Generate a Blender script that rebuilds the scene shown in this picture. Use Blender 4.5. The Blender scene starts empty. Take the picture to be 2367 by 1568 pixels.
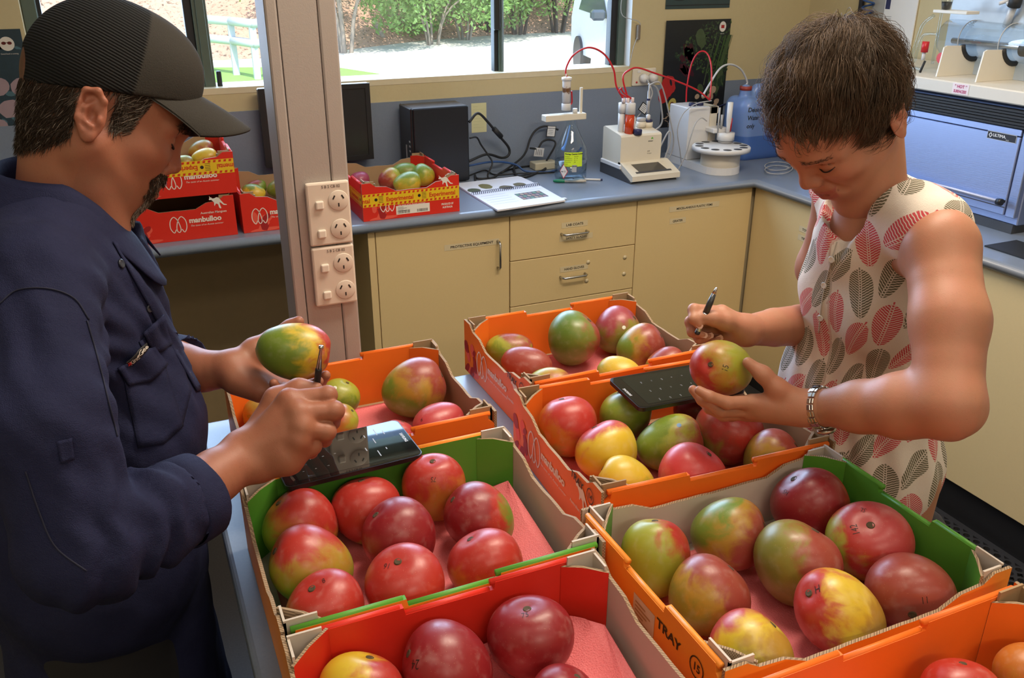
import bpy, bmesh, math, random
import numpy as np
from mathutils import Vector, Matrix
from mathutils.bvhtree import BVHTree

random.seed(11)
S = bpy.context.scene
COL = S.collection
R_ = math.radians

# ------------------------------------------------------------------ camera
CAM = np.array([0.0, 0.0, 1.722])
FPX = 2037.0
PITCH, YAW = R_(23.5), R_(23.7)
FW = np.array([math.sin(YAW) * math.cos(PITCH), math.cos(YAW) * math.cos(PITCH), -math.sin(PITCH)])
RT = np.array([math.cos(YAW), -math.sin(YAW), 0.0])
UP = np.cross(RT, FW)
cam_d = bpy.data.cameras.new('camera')
cam_d.sensor_fit = 'HORIZONTAL'
cam_d.sensor_width = 36.0
cam_d.lens = FPX / 2367.0 * 36.0
cam_d.clip_start = 0.02
cam_d.clip_end = 300
cam_o = bpy.data.objects.new('camera', cam_d)
COL.objects.link(cam_o)
cam_o.matrix_world = Matrix(((RT[0], UP[0], -FW[0], CAM[0]), (RT[1], UP[1], -FW[1], CAM[1]), (RT[2], UP[2], -FW[2], CAM[2]), (0, 0, 0, 1)))
S.camera = cam_o

# ------------------------------------------------------------------ sky, sun, lamps, exposure
S.view_settings.view_transform = 'Standard'
S.view_settings.look = 'None'
S.view_settings.exposure = 0.22
S.view_settings.gamma = 1.0
S.view_settings.use_curve_mapping = False
W = bpy.data.worlds.new('sky')
S.world = W
W.use_nodes = True
wn = W.node_tree
sky = wn.nodes.new('ShaderNodeTexSky')
sky.sky_type = 'NISHITA'
sky.sun_disc = False
sky.sun_elevation = R_(62)
sky.sun_rotation = R_(200)
sky.altitude = 300
sky.dust_density = 1.0
wn.links.new(sky.outputs[0], wn.nodes['Background'].inputs[0])
wn.nodes['Background'].inputs[1].default_value = 0.55

sun_d = bpy.data.lights.new('sun', 'SUN')
sun_d.energy = 6.5
sun_d.angle = R_(0.6)
sun_d.color = (1.0, 0.95, 0.86)
sun_o = bpy.data.objects.new('sun', sun_d)
COL.objects.link(sun_o)
sun_o.rotation_euler = (R_(28), R_(-12), R_(20))

def area(name, loc, size, energy, color, rot=(0, 0, 0)):
    d = bpy.data.lights.new(name, 'AREA')
    d.shape = 'RECTANGLE'
    d.size, d.size_y = size
    d.energy = energy
    d.color = color
    o = bpy.data.objects.new(name, d)
    o.location = loc
    o.rotation_euler = rot
    COL.objects.link(o)
    return o

# unseen ceiling lamps for the warm overhead light; rear ones added to brighten cabinets
for (x, y, e) in ((1.15, 1.25, 33), (2.25, 1.7, 6), (0.8, 0.0, 7), (-0.9, 0.2, 5), (0.1, -1.7, 20), (1.9, -1.7, 7)):
    area('ceiling_fill_light', (x, y, 2.655), (1.2, 0.3), e, (1.0, 0.84, 0.66))
# daylight entering through the window
pl = area('window_daylight', (0.92, 3.62, 1.84), (2.2, 1.1), 60, (0.52, 0.70, 1.0), (R_(-90), 0, 0))
pl.data.spread = R_(150)
# ------------------------------------------------------------------ helpers
def ray(px, py):
    return FW + RT * ((px - 1183.5) / FPX) - UP * ((py - 784.0) / FPX)

def P(px, py, depth):
    """world point seen at a photograph pixel, at a distance along the view axis"""
    return CAM + ray(px, py) * depth

def PZ(px, py, z):
    d = ray(px, py)
    return CAM + d * ((z - CAM[2]) / d[2])

def PY(px, py, y):
    d = ray(px, py)
    return CAM + d * (y / d[1])

def PX(px, py, x):
    d = ray(px, py)
    return CAM + d * (x / d[0])

def dep(p):
    return float(np.dot(np.asarray(p, float) - CAM, FW))

def unit(v):
    v = np.asarray(v, float)
    return v / np.linalg.norm(v)

# ---- node expressions
class E:
    def __init__(s, nt, sock):
        s.nt, s.s = nt, sock
    def _m(s, op, *a):
        n = s.nt.nodes.new('ShaderNodeMath')
        n.operation = op
        for i, x in enumerate((s,) + a):
            if isinstance(x, E):
                s.nt.links.new(x.s, n.inputs[i])
            else:
                n.inputs[i].default_value = float(x)
        return E(s.nt, n.outputs[0])
    def __add__(s, o): return s._m('ADD', o)
    __radd__ = __add__
    def __sub__(s, o): return s._m('SUBTRACT', o)
    def __rsub__(s, o): return (s * -1.0) + o
    def __mul__(s, o): return s._m('MULTIPLY', o)
    __rmul__ = __mul__
    def __truediv__(s, o): return s._m('DIVIDE', o)
    def __neg__(s): return s * -1.0
    def abs(s): return s._m('ABSOLUTE')
    def sin(s): return s._m('SINE')
    def cos(s): return s._m('COSINE')
    def floor(s): return s._m('FLOOR')
    def fract(s): return s._m('FRACT')
    def sqrt(s): return s._m('SQRT')
    def lt(s, o): return s._m('LESS_THAN', o)
    def gt(s, o): return s._m('GREATER_THAN', o)
    def min(s, o): return s._m('MINIMUM', o)
    def max(s, o): return s._m('MAXIMUM', o)
    def pow(s, o): return s._m('POWER', o)
    def mod(s, o): return s._m('FLOORED_MODULO', o)
    def ss(s, a, b, c=0.0, d=1.0):
        n = s.nt.nodes.new('ShaderNodeMapRange')
        n.interpolation_type = 'SMOOTHSTEP'
        s.nt.links.new(s.s, n.inputs[0])
        for i, x in enumerate((a, b, c, d)):
            n.inputs[i + 1].default_value = x
        return E(s.nt, n.outputs[0])

class M:
    """a small material builder around one Principled BSDF"""
    def __init__(s, name, col=(0.8, 0.8, 0.8), rough=0.5, metal=0.0, spec=0.5):
        s.m = bpy.data.materials.new(name)
        s.m.use_nodes = True
        s.nt = s.m.node_tree
        s.b = s.nt.nodes['Principled BSDF']
        s.b.inputs['Base Color'].default_value = (*col, 1)
        s.b.inputs['Roughness'].default_value = rough
        s.b.inputs['Metallic'].default_value = metal
        s.b.inputs['Specular IOR Level'].default_value = spec
        s.m.diffuse_color = (*col, 1)
    def n(s, t, **kw):
        n = s.nt.nodes.new(t)
        for k, v in kw.items():
            setattr(n, k, v)
        return n
    def link(s, a, b):
        s.nt.links.new(a.s if isinstance(a, E) else a, b)
    def coord(s, kind='Object'):
        return s.n('ShaderNodeTexCoord').outputs[kind]
    def xyz(s, sock):
        n = s.n('ShaderNodeSeparateXYZ')
        s.link(sock, n.inputs[0])
        return [E(s.nt, o) for o in n.outputs]
    def noise(s, scale, detail=3, rough=0.5, coord=None, dist=0.0, out=0):
        n = s.n('ShaderNodeTexNoise')
        n.inputs['Scale'].default_value = scale
        n.inputs['Detail'].default_value = detail
        n.inputs['Roughness'].default_value = rough
        n.inputs['Distortion'].default_value = dist
        s.link(coord if coord is not None else s.coord(), n.inputs['Vector'])
        return E(s.nt, n.outputs[out])
    def mix(s, fac, a, b, blend='MIX'):
        n = s.n('ShaderNodeMix', data_type='RGBA', blend_type=blend)
        if isinstance(fac, E): s.link(fac, n.inputs[0])
        else: n.inputs[0].default_value = fac
        for i, x in ((6, a), (7, b)):
            if isinstance(x, tuple): n.inputs[i].default_value = (*x[:3], 1)
            else: s.link(x, n.inputs[i])
        return n.outputs[2]
    def attr(s, name, kind='GEOMETRY', out='Color'):
        n = s.n('ShaderNodeAttribute', attribute_type=kind, attribute_name=name)
        return n.outputs[out]
    def col(s, sock):
        s.link(sock, s.b.inputs['Base Color']); return s
    def rough(s, sock):
        s.link(sock, s.b.inputs['Roughness']); return s
    def bump(s, h, dist=0.001, strength=1.0):
        n = s.n('ShaderNodeBump')
        n.inputs['Strength'].default_value = strength
        n.inputs['Distance'].default_value = dist
        s.link(h, n.inputs['Height'])
        s.link(n.outputs[0], s.b.inputs['Normal'])
        return s
    def set(s, **kw):
        for k, v in kw.items():
            s.b.inputs[k.replace('_', ' ')].default_value = v
        return s

def plain(name, col, rough=0.5, metal=0.0, spec=0.5, var=0.08, scale=30.0, bump=0.0):
    m = M(name, col, rough, metal, spec)
    f = m.noise(scale, 3)
    c2 = tuple(max(0, c * (1 - var)) for c in col)
    c1 = tuple(min(1, c * (1 + var)) for c in col)
    m.col(m.mix(f, c2, c1))
    if bump:
        m.bump(f, bump)
    return m.m

# ---- mesh builder
class MB:
    def __init__(s):
        s.v, s.f, s.m, s.sm = [], [], [], []
        s.cur = 0
    def add(s, verts, faces, mat=None, smooth=False):
        o = len(s.v)
        s.v += [tuple(map(float, p)) for p in verts]
        s.f += [tuple(i + o for i in f) for f in faces]
        k = s.cur if mat is None else mat
        s.m += [k] * len(faces)
        s.sm += [smooth] * len(faces)
        return s
    def box(s, lo, hi, bev=0.0, mat=None, rot=None, seg=1):
        lo, hi = np.array(lo, float), np.array(hi, float)
        c, d = (lo + hi) / 2, np.abs(hi - lo)
        bm = bmesh.new()
        bmesh.ops.create_cube(bm, size=1.0)
        for v in bm.verts:
            v.co = Vector(v.co[i] * d[i] for i in range(3))
        if bev > 0:
            bmesh.ops.bevel(bm, geom=bm.edges[:], offset=min(bev, d.min() * 0.49), segments=seg, affect='EDGES', profile=0.5)
        Rm = np.eye(3) if rot is None else np.array(rot)
        bm.verts.index_update()
        vs = [Rm @ np.array(v.co) + c for v in bm.verts]
        fs = [tuple(v.index for v in f.verts) for f in bm.faces]
        bm.free()
        return s.add(vs, fs, mat, False)
    def tube(s, pts, r, n=8, mat=None, cap=True, closed=False, smooth=True):
        pts = [np.array(p, float) for p in pts]
        rs = r if hasattr(r, '__len__') else [r] * len(pts)
        vs, fs = [], []
        prev = None
        L = len(pts)
        for i, p in enumerate(pts):
            a = pts[(i - 1) % L] if (i > 0 or closed) else p
            b = pts[(i + 1) % L] if (i < L - 1 or closed) else p
            t = unit(b - a) if np.linalg.norm(b - a) > 1e-9 else np.array([0, 0, 1.0])
            if prev is None:
                q = np.array([0, 0, 1.0]) if abs(t[2]) < 0.9 else np.array([1.0, 0, 0])
            else:
                q = prev
            u = q - t * np.dot(q, t)
            u = unit(u)
            prev = u
            w = np.cross(t, u)
            for k in range(n):
                an = 2 * math.pi * k / n
                vs.append(p + rs[i] * (u * math.cos(an) + w * math.sin(an)))
        m = L if closed else L - 1
        for i in range(m):
            j = (i + 1) % L
            for k in range(n):
                k2 = (k + 1) % n
                fs.append((i * n + k, i * n + k2, j * n + k2, j * n + k))
        if cap and not closed:
            fs.append(tuple(range(n - 1, -1, -1)))
            fs.append(tuple((L - 1) * n + k for k in range(n)))
        return s.add(vs, fs, mat, smooth)
    def cyl(s, p0, p1, r0, r1=None, n=20, mat=None, smooth=True):
        p0, p1 = np.array(p0, float), np.array(p1, float)
        r1 = r0 if r1 is None else r1
        o = len(s.f)
        s.tube([p0, p1], [r0, r1], n, mat, True, False, smooth)
        for i in (-1, -2):
            s.sm[i] = False
        return s
    def lathe(s, prof, c=(0, 0, 0), n=28, mat=None, axis=None, smooth=True, cap=True):
        """profile (radius, height) turned about an axis through c"""
        c = np.array(c, float)
        A = np.eye(3)
        if axis is not None:
            z = unit(axis)
            q = np.array([1.0, 0, 0]) if abs(z[0]) < 0.9 else np.array([0, 1.0, 0])
            x = unit(q - z * np.dot(q, z))
            A = np.stack([x, np.cross(z, x), z], 1)
        vs, fs = [], []
        for (r, h) in prof:
            for k in range(n):
                an = 2 * math.pi * k / n
                vs.append(A @ np.array([r * math.cos(an), r * math.sin(an), h]) + c)
        for i in range(len(prof) - 1):
            for k in range(n):
                k2 = (k + 1) % n
                fs.append((i * n + k, i * n + k2, (i + 1) * n + k2, (i + 1) * n + k))
        if cap:
            if prof[0][0] > 1e-5: fs.append(tuple(range(n - 1, -1, -1)))
            if prof[-1][0] > 1e-5: fs.append(tuple((len(prof) - 1) * n + k for k in range(n)))
        return s.add(vs, fs, mat, smooth)
    def prism(s, poly, o, ux, uy, t, mats=(0, 0, 0)):
        """polygon in the plane (o, ux, uy), thickened by t along ux x uy; mats = (start face, end face, rim)"""
        o, ux, uy = np.array(o, float), np.array(ux, float), np.array(uy, float)
        w = unit(np.cross(ux, uy)) * t
        n = len(poly)
        a = [o + ux * p[0] + uy * p[1] for p in poly]
        b = [p + w for p in a]
        s.add(a + b, [tuple(range(n - 1, -1, -1))], mats[0])
        k = len(s.v) - 2 * n
        s.f.append(tuple(k + n + i for i in range(n))); s.m.append(mats[1]); s.sm.append(False)
        for i in range(n):
            j = (i + 1) % n
            s.f.append((k + i, k + j, k + n + j, k + n + i)); s.m.append(mats[2]); s.sm.append(False)
        return s
    def build(s, name, mats, parent=None, world=False):
        return mkobj(name, s.v, s.f, mats, parent, s.m, s.sm, world)

def mkobj(name, v, f, mats, parent=None, mi=None, sm=False, world=False):
    me = bpy.data.meshes.new(name)
    if world and parent is not None:
        off = np.array(parent.location)
        v = np.asarray(v, float) - off
    if isinstance(v, np.ndarray) and isinstance(f, np.ndarray):
        me.vertices.add(len(v)); me.vertices.foreach_set('co', v.astype(np.float32).ravel())
        k = f.shape[1]
        me.loops.add(f.size); me.loops.foreach_set('vertex_index', f.astype(np.int32).ravel())
        me.polygons.add(len(f)); me.polygons.foreach_set('loop_start', np.arange(0, f.size, k, dtype=np.int32))
        me.update(calc_edges=True)
    else:
        me.from_pydata([tuple(p) for p in v], [], f)
    mats = mats if isinstance(mats, (list, tuple)) else [mats]
    for m in mats:
        me.materials.append(m)
    if mi is not None:
        me.polygons.foreach_set('material_index', np.asarray(mi, np.int32))
    if isinstance(sm, bool):
        sm = [sm] * len(me.polygons)
    me.polygons.foreach_set('use_smooth', np.asarray(sm, bool))
    me.update()
    o = bpy.data.objects.new(name, me)
    COL.objects.link(o)
    if parent is not None:
        o.parent = parent
    return o

def tag(o, label=None, cat=None, group=None, kind=None):
    if label: o['label'] = label
    if cat: o['category'] = cat
    if group: o['group'] = group
    if kind: o['kind'] = kind
    return o

def thing(name, label, cat, loc=(0, 0, 0), rz=0.0, group=None):
    o = bpy.data.objects.new(name, None)
    o.empty_display_size = 0.05
    o.location = loc
    o.rotation_euler = (0, 0, rz)
    COL.objects.link(o)
    return tag(o, label, cat, group)

def struct(o):
    o['kind'] = 'structure'
    return o

def dup(root, loc=None, rz=None, label=None):
    def cp(o, par):
        c = o.copy()
        COL.objects.link(c)
        if par is not None: c.parent = par
        for ch in o.children: cp(ch, c)
        return c
    c = cp(root, None)
    if loc is not None: c.location = loc
    if rz is not None: c.rotation_euler = (0, 0, rz)
    if label: c['label'] = label
    return c

# ---- flat print
_tc = {}
def text2d(txt, size=0.01, align='LEFT', shear=0.0, bold=0.0, sx=1.0):
    key = (txt, round(size, 5), align, shear, bold, sx)
    if key in _tc: return _tc[key]
    cu = bpy.data.curves.new('t', 'FONT')
    cu.body = txt; cu.size = size; cu.align_x = align; cu.shear = shear; cu.offset = bold
    cu.resolution_u = 3
    ob = bpy.data.objects.new('t', cu)
    me = ob.to_mesh()
    vs = [(v.co.x * sx, v.co.y) for v in me.vertices]
    fs = [tuple(p.vertices) for p in me.polygons]
    ob.to_mesh_clear()
    bpy.data.objects.remove(ob); bpy.data.curves.remove(cu)
    _tc[key] = (vs, fs)
    return _tc[key]

def stroke2d(pts, w, closed=False):
    """a ribbon of width w along a 2-D line"""
    pts = [np.array(p, float) for p in pts]
    n = len(pts); vs, fs = [], []
    for i, p in enumerate(pts):
        a = pts[(i - 1) % n] if (i > 0 or closed) else p
        b = pts[(i + 1) % n] if (i < n - 1 or closed) else p
        t = b - a; t = t / (np.linalg.norm(t) + 1e-12)
        q = np.array([-t[1], t[0]]) * w / 2
        vs += [tuple(p + q), tuple(p - q)]
    for i in range(n if closed else n - 1):
        j = (i + 1) % n
        fs.append((2 * i, 2 * i + 1, 2 * j + 1, 2 * j))
    return vs, fs

def rect2d(x0, y0, x1, y1):
    return [(x0, y0), (x1, y0), (x1, y1), (x0, y1)], [(0, 1, 2, 3)]

def blob2d(cx, cy, rx, ry, n=14, rot=0.0, wob=0.0, seed=0):
    rr = random.Random(seed)
    vs = []
    for k in range(n):
        a = 2 * math.pi * k / n
        s = 1 + wob * (rr.random() - 0.5)
        x, y = rx * math.cos(a) * s, ry * math.sin(a) * s
        vs.append((cx + x * math.cos(rot) - y * math.sin(rot), cy + x * math.sin(rot) + y * math.cos(rot)))
    return vs, [tuple(range(n))]

class Flat:
    """collects 2-D shapes with a material index and a layer"""
    def __init__(s): s.v, s.f, s.m, s.l = [], [], [], []
    def add(s, vf, mat=0, dx=0, dy=0, layer=1, rot=0.0):
        vs, fs = vf
        o = len(s.v)
        c, q = math.cos(rot), math.sin(rot)
        s.v += [(x * c - y * q + dx, x * q + y * c + dy) for x, y in vs]
        s.l += [layer] * len(vs)
        s.f += [tuple(i + o for i in f) for f in fs]
        s.m += [mat] * len(fs)
        return s
    def build(s, name, mats, o, ux, uy, parent=None, eps=0.0003, world=False):
        o, ux, uy = np.array(o, float), unit(ux), unit(uy)
        n = np.cross(ux, uy)
        vs = [o + ux * a + uy * b + n * eps * l for (a, b), l in zip(s.v, s.l)]
        return mkobj(name, vs, s.f, mats, parent, s.m, False, world)

def conform(shape, bvh, o, ux, uy, eps=0.0004, reach=0.08):
    """2-D shape at (o, ux, uy), dropped along -normal on to a surface"""
    vs, fs = shape
    o, ux, uy = np.array(o, float), unit(ux), unit(uy)
    n = np.cross(ux, uy)
    out = []
    for a, b in vs:
        p = o + ux * a + uy * b + n * reach * 0.5
        h, nn, i, d = bvh.ray_cast(Vector(p), Vector(-n), reach)
        if h is None:
            out.append(p - n * reach * 0.5)
        else:
            out.append(np.array(h) + np.array(nn) * eps)
    return out, fs

def bvh_of(o):
    me = o.data
    mw = o.matrix_basis if o.parent is None else (o.parent.matrix_basis @ o.matrix_basis)
    return BVHTree.FromPolygons([mw @ v.co for v in me.vertices], [tuple(p.vertices) for p in me.polygons])

def spline(pts, n=40):
    """Catmull-Rom through points"""
    pts = [np.array(p, float) for p in pts]
    q = [2 * pts[0] - pts[1]] + pts + [2 * pts[-1] - pts[-2]]
    out = []
    m = len(pts) - 1
    for i in range(n + 1):
        t = i / n * m
        k = min(int(t), m - 1); u = t - k
        a, b, c, d = q[k:k + 4]
        out.append(0.5 * (2 * b + (c - a) * u + (2 * a - 5 * b + 4 * c - d) * u * u + (3 * b - a - 3 * c + d) * u ** 3))
    return out

def rotz(a):
    c, s = math.cos(a), math.sin(a)
    return np.array([[c, -s, 0], [s, c, 0], [0, 0, 1.0]])
def rotx(a):
    c, s = math.cos(a), math.sin(a)
    return np.array([[1.0, 0, 0], [0, c, -s], [0, s, c]])
def roty(a):
    c, s = math.cos(a), math.sin(a)
    return np.array([[c, 0, s], [0, 1.0, 0], [-s, 0, c]])

# ---- signed distance modelling
class Field:
    def __init__(s, lo, hi, vox):
        s.lo = np.array(lo, float); s.h = vox
        n = np.ceil((np.array(hi, float) - s.lo) / vox).astype(int) + 1
        s.ax = [(s.lo[i] + np.arange(n[i]) * vox).astype(np.float32) for i in range(3)]
        s.d = np.full(n, 0.08, np.float32)
    def _sub(s, lo, hi):
        sl = []
        for i in range(3):
            a = int(np.searchsorted(s.ax[i], lo[i])); b = int(np.searchsorted(s.ax[i], hi[i]))
            if b <= a: return None
            sl.append(slice(a, b))
        return tuple(sl), s.ax[0][sl[0]][:, None, None], s.ax[1][sl[1]][None, :, None], s.ax[2][sl[2]][None, None, :]
    def _put(s, sl, e, k, sub, paint=None):
        a = s.d[sl]
        if sub: e = -e
        if k <= 0:
            s.d[sl] = np.maximum(a, e) if sub else np.minimum(a, e)
        else:
            h = np.clip(k - np.abs(a - e), 0, None) / k
            q = h * h * k * 0.25
            s.d[sl] = np.maximum(a, e) + q if sub else np.minimum(a, e) - q
    def cone(s, a, b, ra, rb=None, k=0.01, sub=False, m=0.02):
        rb = ra if rb is None else rb
        a, b = np.asarray(a, float), np.asarray(b, float)
        mg = m + k
        lo = np.minimum(a - ra, b - rb) - mg; hi = np.maximum(a + ra, b + rb) + mg
        w = s._sub(lo, hi)
        if w is None: return s
        sl, X, Y, Z = w
        d = b - a; L2 = max(float(d @ d), 1e-12)
        px, py, pz = X - np.float32(a[0]), Y - np.float32(a[1]), Z - np.float32(a[2])
        t = np.clip((px * d[0] + py * d[1] + pz * d[2]) / L2, 0, 1).astype(np.float32)
        e = np.sqrt((px - t * d[0]) ** 2 + (py - t * d[1]) ** 2 + (pz - t * d[2]) ** 2) - (ra + (rb - ra) * t)
        s._put(sl, e.astype(np.float32), k, sub)
        return s
    def chain(s, pts, rs, k=0.01, sub=False, m=0.02):
        rs = rs if hasattr(rs, '__len__') else [rs] * len(pts)
        for i in range(len(pts) - 1):
            s.cone(pts[i], pts[i + 1], rs[i], rs[i + 1], k if i == 0 else max(k, 0.004), sub, m)
        return s
    def ell(s, c, r, A=None, k=0.01, sub=False, m=0.02):
        """ellipsoid; A's columns are its axes"""
        c, r = np.asarray(c, float), np.asarray(r, float)
        A = np.eye(3) if A is None else np.asarray(A, float)
        ext = np.sqrt((A ** 2) @ (r ** 2)) + m + k
        w = s._sub(c - ext, c + ext)
        if w is None: return s
        sl, X, Y, Z = w
        px, py, pz = X - np.float32(c[0]), Y - np.float32(c[1]), Z - np.float32(c[2])
        q = [(px * A[0, i] + py * A[1, i] + pz * A[2, i]) / r[i] for i in range(3)]
        k0 = np.sqrt(q[0] ** 2 + q[1] ** 2 + q[2] ** 2)
        k1 = np.sqrt((q[0] / r[0]) ** 2 + (q[1] / r[1]) ** 2 + (q[2] / r[2]) ** 2) + 1e-9
        e = k0 * (k0 - 1) / k1
        s._put(sl, e.astype(np.float32), k, sub)
        return s
    def cut(s, o, n, k=0.0):
        """remove the side the normal points to"""
        o, n = np.asarray(o, float), unit(n)
        X, Y, Z = s.ax[0][:, None, None], s.ax[1][None, :, None], s.ax[2][None, None, :]
        e = (o[0] - X) * n[0] + (o[1] - Y) * n[1] + (o[2] - Z) * n[2]
        s._put((slice(None),) * 3, -e.astype(np.float32) * -1, k, True)
        return s
    def warp(s, fn):
        X, Y, Z = s.ax[0][:, None, None], s.ax[1][None, :, None], s.ax[2][None, None, :]
        s.d = (s.d + fn(X, Y, Z)).astype(np.float32)
        return s
    def mesh(s, iso=0.0):
        d = s.d - iso
        d[0], d[-1] = 0.05, 0.05
        d[:, 0], d[:, -1] = 0.05, 0.05
        d[:, :, 0], d[:, :, -1] = 0.05, 0.05
        ins = d < 0
        nx, ny, nz = d.shape
        # cells that hold the surface
        c = np.zeros((nx - 1, ny - 1, nz - 1), np.uint8)
        for i in (0, 1):
            for j in (0, 1):
                for k in (0, 1):
                    c += ins[i:nx - 1 + i, j:ny - 1 + j, k:nz - 1 + k]
        act = (c > 0) & (c < 8)
        idx = np.full(act.shape, -1, np.int64)
        cells = np.argwhere(act)
        idx[act] = np.arange(len(cells))
        acc = np.zeros((len(cells), 3)); cnt = np.zeros(len(cells))
        cor = [(i, j, k) for i in (0, 1) for j in (0, 1) for k in (0, 1)]
        val = {q: d[cells[:, 0] + q[0], cells[:, 1] + q[1], cells[:, 2] + q[2]] for q in cor}
        for q in cor:
            for a in range(3):
                if q[a] == 0:
                    w = list(q); w[a] = 1; w = tuple(w)
                    v0, v1 = val[q], val[w]
                    x = (v0 < 0) != (v1 < 0)
                    t = np.where(x, v0 / np.where(x, v0 - v1, 1), 0)
                    p = np.tile(np.array(q, float), (len(cells), 1))
                    p[:, a] = t
                    acc[x] += p[x]; cnt[x] += 1
        vs = (cells + acc / np.maximum(cnt, 1)[:, None]) * s.h + s.lo
        qs = []
        for a in range(3):
            b, g = (a + 1) % 3, (a + 2) % 3
            s0 = [slice(None)] * 3; s1 = [slice(None)] * 3
            s0[a] = slice(0, -1); s1[a] = slice(1, None)
            e = ins[tuple(s0)] != ins[tuple(s1)]
            pts = np.argwhere(e)
            pts = pts[(pts[:, b] > 0) & (pts[:, g] > 0) & (pts[:, b] < d.shape[b] - 1) & (pts[:, g] < d.shape[g] - 1)]
            def at(db, dg):
                r = pts.copy(); r[:, b] -= db; r[:, g] -= dg
                return idx[r[:, 0], r[:, 1], r[:, 2]]
            quad = np.stack([at(1, 1), at(0, 1), at(0, 0), at(1, 0)], 1)
            flip = ~ins[pts[:, 0], pts[:, 1], pts[:, 2]]
            quad[flip] = quad[flip][:, ::-1]
            qs.append(quad)
        return vs, np.concatenate(qs)

def join_vf(parts):
    o = 0; V, F = [], []
    for v, f in parts:
        V.append(v); F.append(f + o); o += len(v)
    return np.concatenate(V), np.concatenate(F)

def set_col(o, name, arr):
    a = o.data.color_attributes.new(name, 'FLOAT_COLOR', 'POINT')
    x = np.ones((len(arr), 4), np.float32); x[:, :3] = arr
    a.data.foreach_set('color', x.ravel())
# ------------------------------------------------------------------ room shell
YB, XR, XL, YF, ZC = 3.42, 3.0, -1.9, -2.6, 2.70
m_wall = plain('wall_paint_cream', (0.56, 0.47, 0.27), 0.6, var=0.03, scale=60, bump=0.0006)
m_ceil = plain('ceiling_white', (0.75, 0.72, 0.66), 0.8, var=0.02)
m_green = plain('window_frame_green_grey', (0.10, 0.135, 0.11), 0.4, 0.2, var=0.05)
m_seal = plain('black_rubber', (0.015, 0.016, 0.018), 0.6)
m_lam = M('blue_grey_laminate', (0.20, 0.25, 0.33), 0.28, 0, 0.5)
_f = m_lam.noise(220, 4, 0.7); _g = m_lam.noise(9, 3)
m_lam.col(m_lam.mix(_g, m_lam.mix(_f, (0.145, 0.185, 0.25), (0.25, 0.295, 0.38)), (0.20, 0.24, 0.31)))
m_lam = m_lam.m
m_cab = plain('cabinet_cream_laminate', (0.69, 0.53, 0.27), 0.42, var=0.025, scale=140)
m_cabd = plain('cabinet_carcass', (0.50, 0.41, 0.25), 0.5, var=0.03)
m_kick = plain('black_kickboard', (0.012, 0.011, 0.011), 0.5)
m_chrome = plain('brushed_steel', (0.52, 0.52, 0.52), 0.25, 1.0)
m_black = plain('black_plastic', (0.013, 0.014, 0.017), 0.4)
m_white = plain('white_plastic', (0.74, 0.73, 0.71), 0.35, var=0.02)
m_paper = plain('white_paper', (0.78, 0.78, 0.78), 0.7, var=0.02)
m_ink = plain('black_ink', (0.02, 0.02, 0.025), 0.6)
m_clear = plain('clear_label_tape', (0.66, 0.56, 0.36), 0.2, var=0.02)

WX0, WX1, WZ0, WZ1 = -0.235, 2.055, 1.283, 2.42
def wall_mb(lo, hi): return MB().box(lo, hi)
b = MB()
b.box((XL - .15, YB, 0), (WX0, YB + .15, ZC)).box((WX1, YB, 0), (XR + .15, YB + .15, ZC))
b.box((WX0, YB, 0), (WX1, YB + .15, WZ0)).box((WX0, YB, WZ1), (WX1, YB + .15, ZC))
struct(b.build('wall_back', m_wall))
struct(MB().box((XR, YF, 0), (XR + .15, YB, ZC)).build('wall_right', m_wall))
struct(MB().box((XL - .15, YF, 0), (XL, YB, ZC)).build('wall_left', m_wall))
struct(MB().box((XL - .15, YF - .15, 0), (XR + .15, YF, ZC)).build('wall_front', m_wall))
struct(MB().box((XL, YF, ZC), (XR, YB, ZC + .1)).build('ceiling', m_ceil))
mf = M('dark_vinyl_floor', (0.03, 0.028, 0.027), 0.45)
mf.col(mf.mix(mf.noise(180, 2), (0.02, 0.018, 0.018), (0.05, 0.046, 0.043)))
struct(MB().box((XL, YF, -.1), (XR, YB, 0)).build('floor', mf.m))

# splashback panels
b = MB().box((0.5, YB - .008, .9), (XR, YB, 1.2)).box((XL, YB - .008, .9), (.5, YB, 1.2))
s_ = struct(b.build('trim_1', m_lam))
struct(MB().box((XR - .008, YF, .9), (XR, YB - .008, 1.2)).build('trim_2', m_lam))
# window ledge
struct(MB().box((WX0, YB - .0015, WZ0 - .02), (WX1, YB + .155, WZ0 + .003), .001).build('trim_3', plain('ledge_cream', (0.66, 0.58, 0.40), 0.5)))

# window
YG = 3.495
mg = M('window_glass', (1, 1, 1), 0.0)
nt = mg.nt
tr = mg.n('ShaderNodeBsdfTransparent'); gl = mg.n('ShaderNodeBsdfGlossy'); gl.inputs['Roughness'].default_value = 0.02
tr.inputs[0].default_value = (0.93, 0.96, 0.95, 1)
df = mg.n('ShaderNodeBsdfDiffuse'); df.inputs[0].default_value = (0.8, 0.82, 0.85, 1)
fr = mg.n('ShaderNodeFresnel'); fr.inputs[0].default_value = 1.35
m1 = mg.n('ShaderNodeMixShader'); m2 = mg.n('ShaderNodeMixShader')
nt.links.new(fr.outputs[0], m1.inputs[0]); nt.links.new(tr.outputs[0], m1.inputs[1]); nt.links.new(gl.outputs[0], m1.inputs[2])
dust_haze = mg.noise(2.2, 5, 0.65).ss(0.35, 0.8, 0.05, 0.26)  # dust film; whitish reflections and outdoor haze are mixed in as colour
mg.link(dust_haze, m2.inputs[0]); nt.links.new(m1.outputs[0], m2.inputs[1]); nt.links.new(df.outputs[0], m2.inputs[2])
nt.links.new(m2.outputs[0], nt.nodes['Material Output'].inputs[0])
m_glasspane = mg.m

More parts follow.
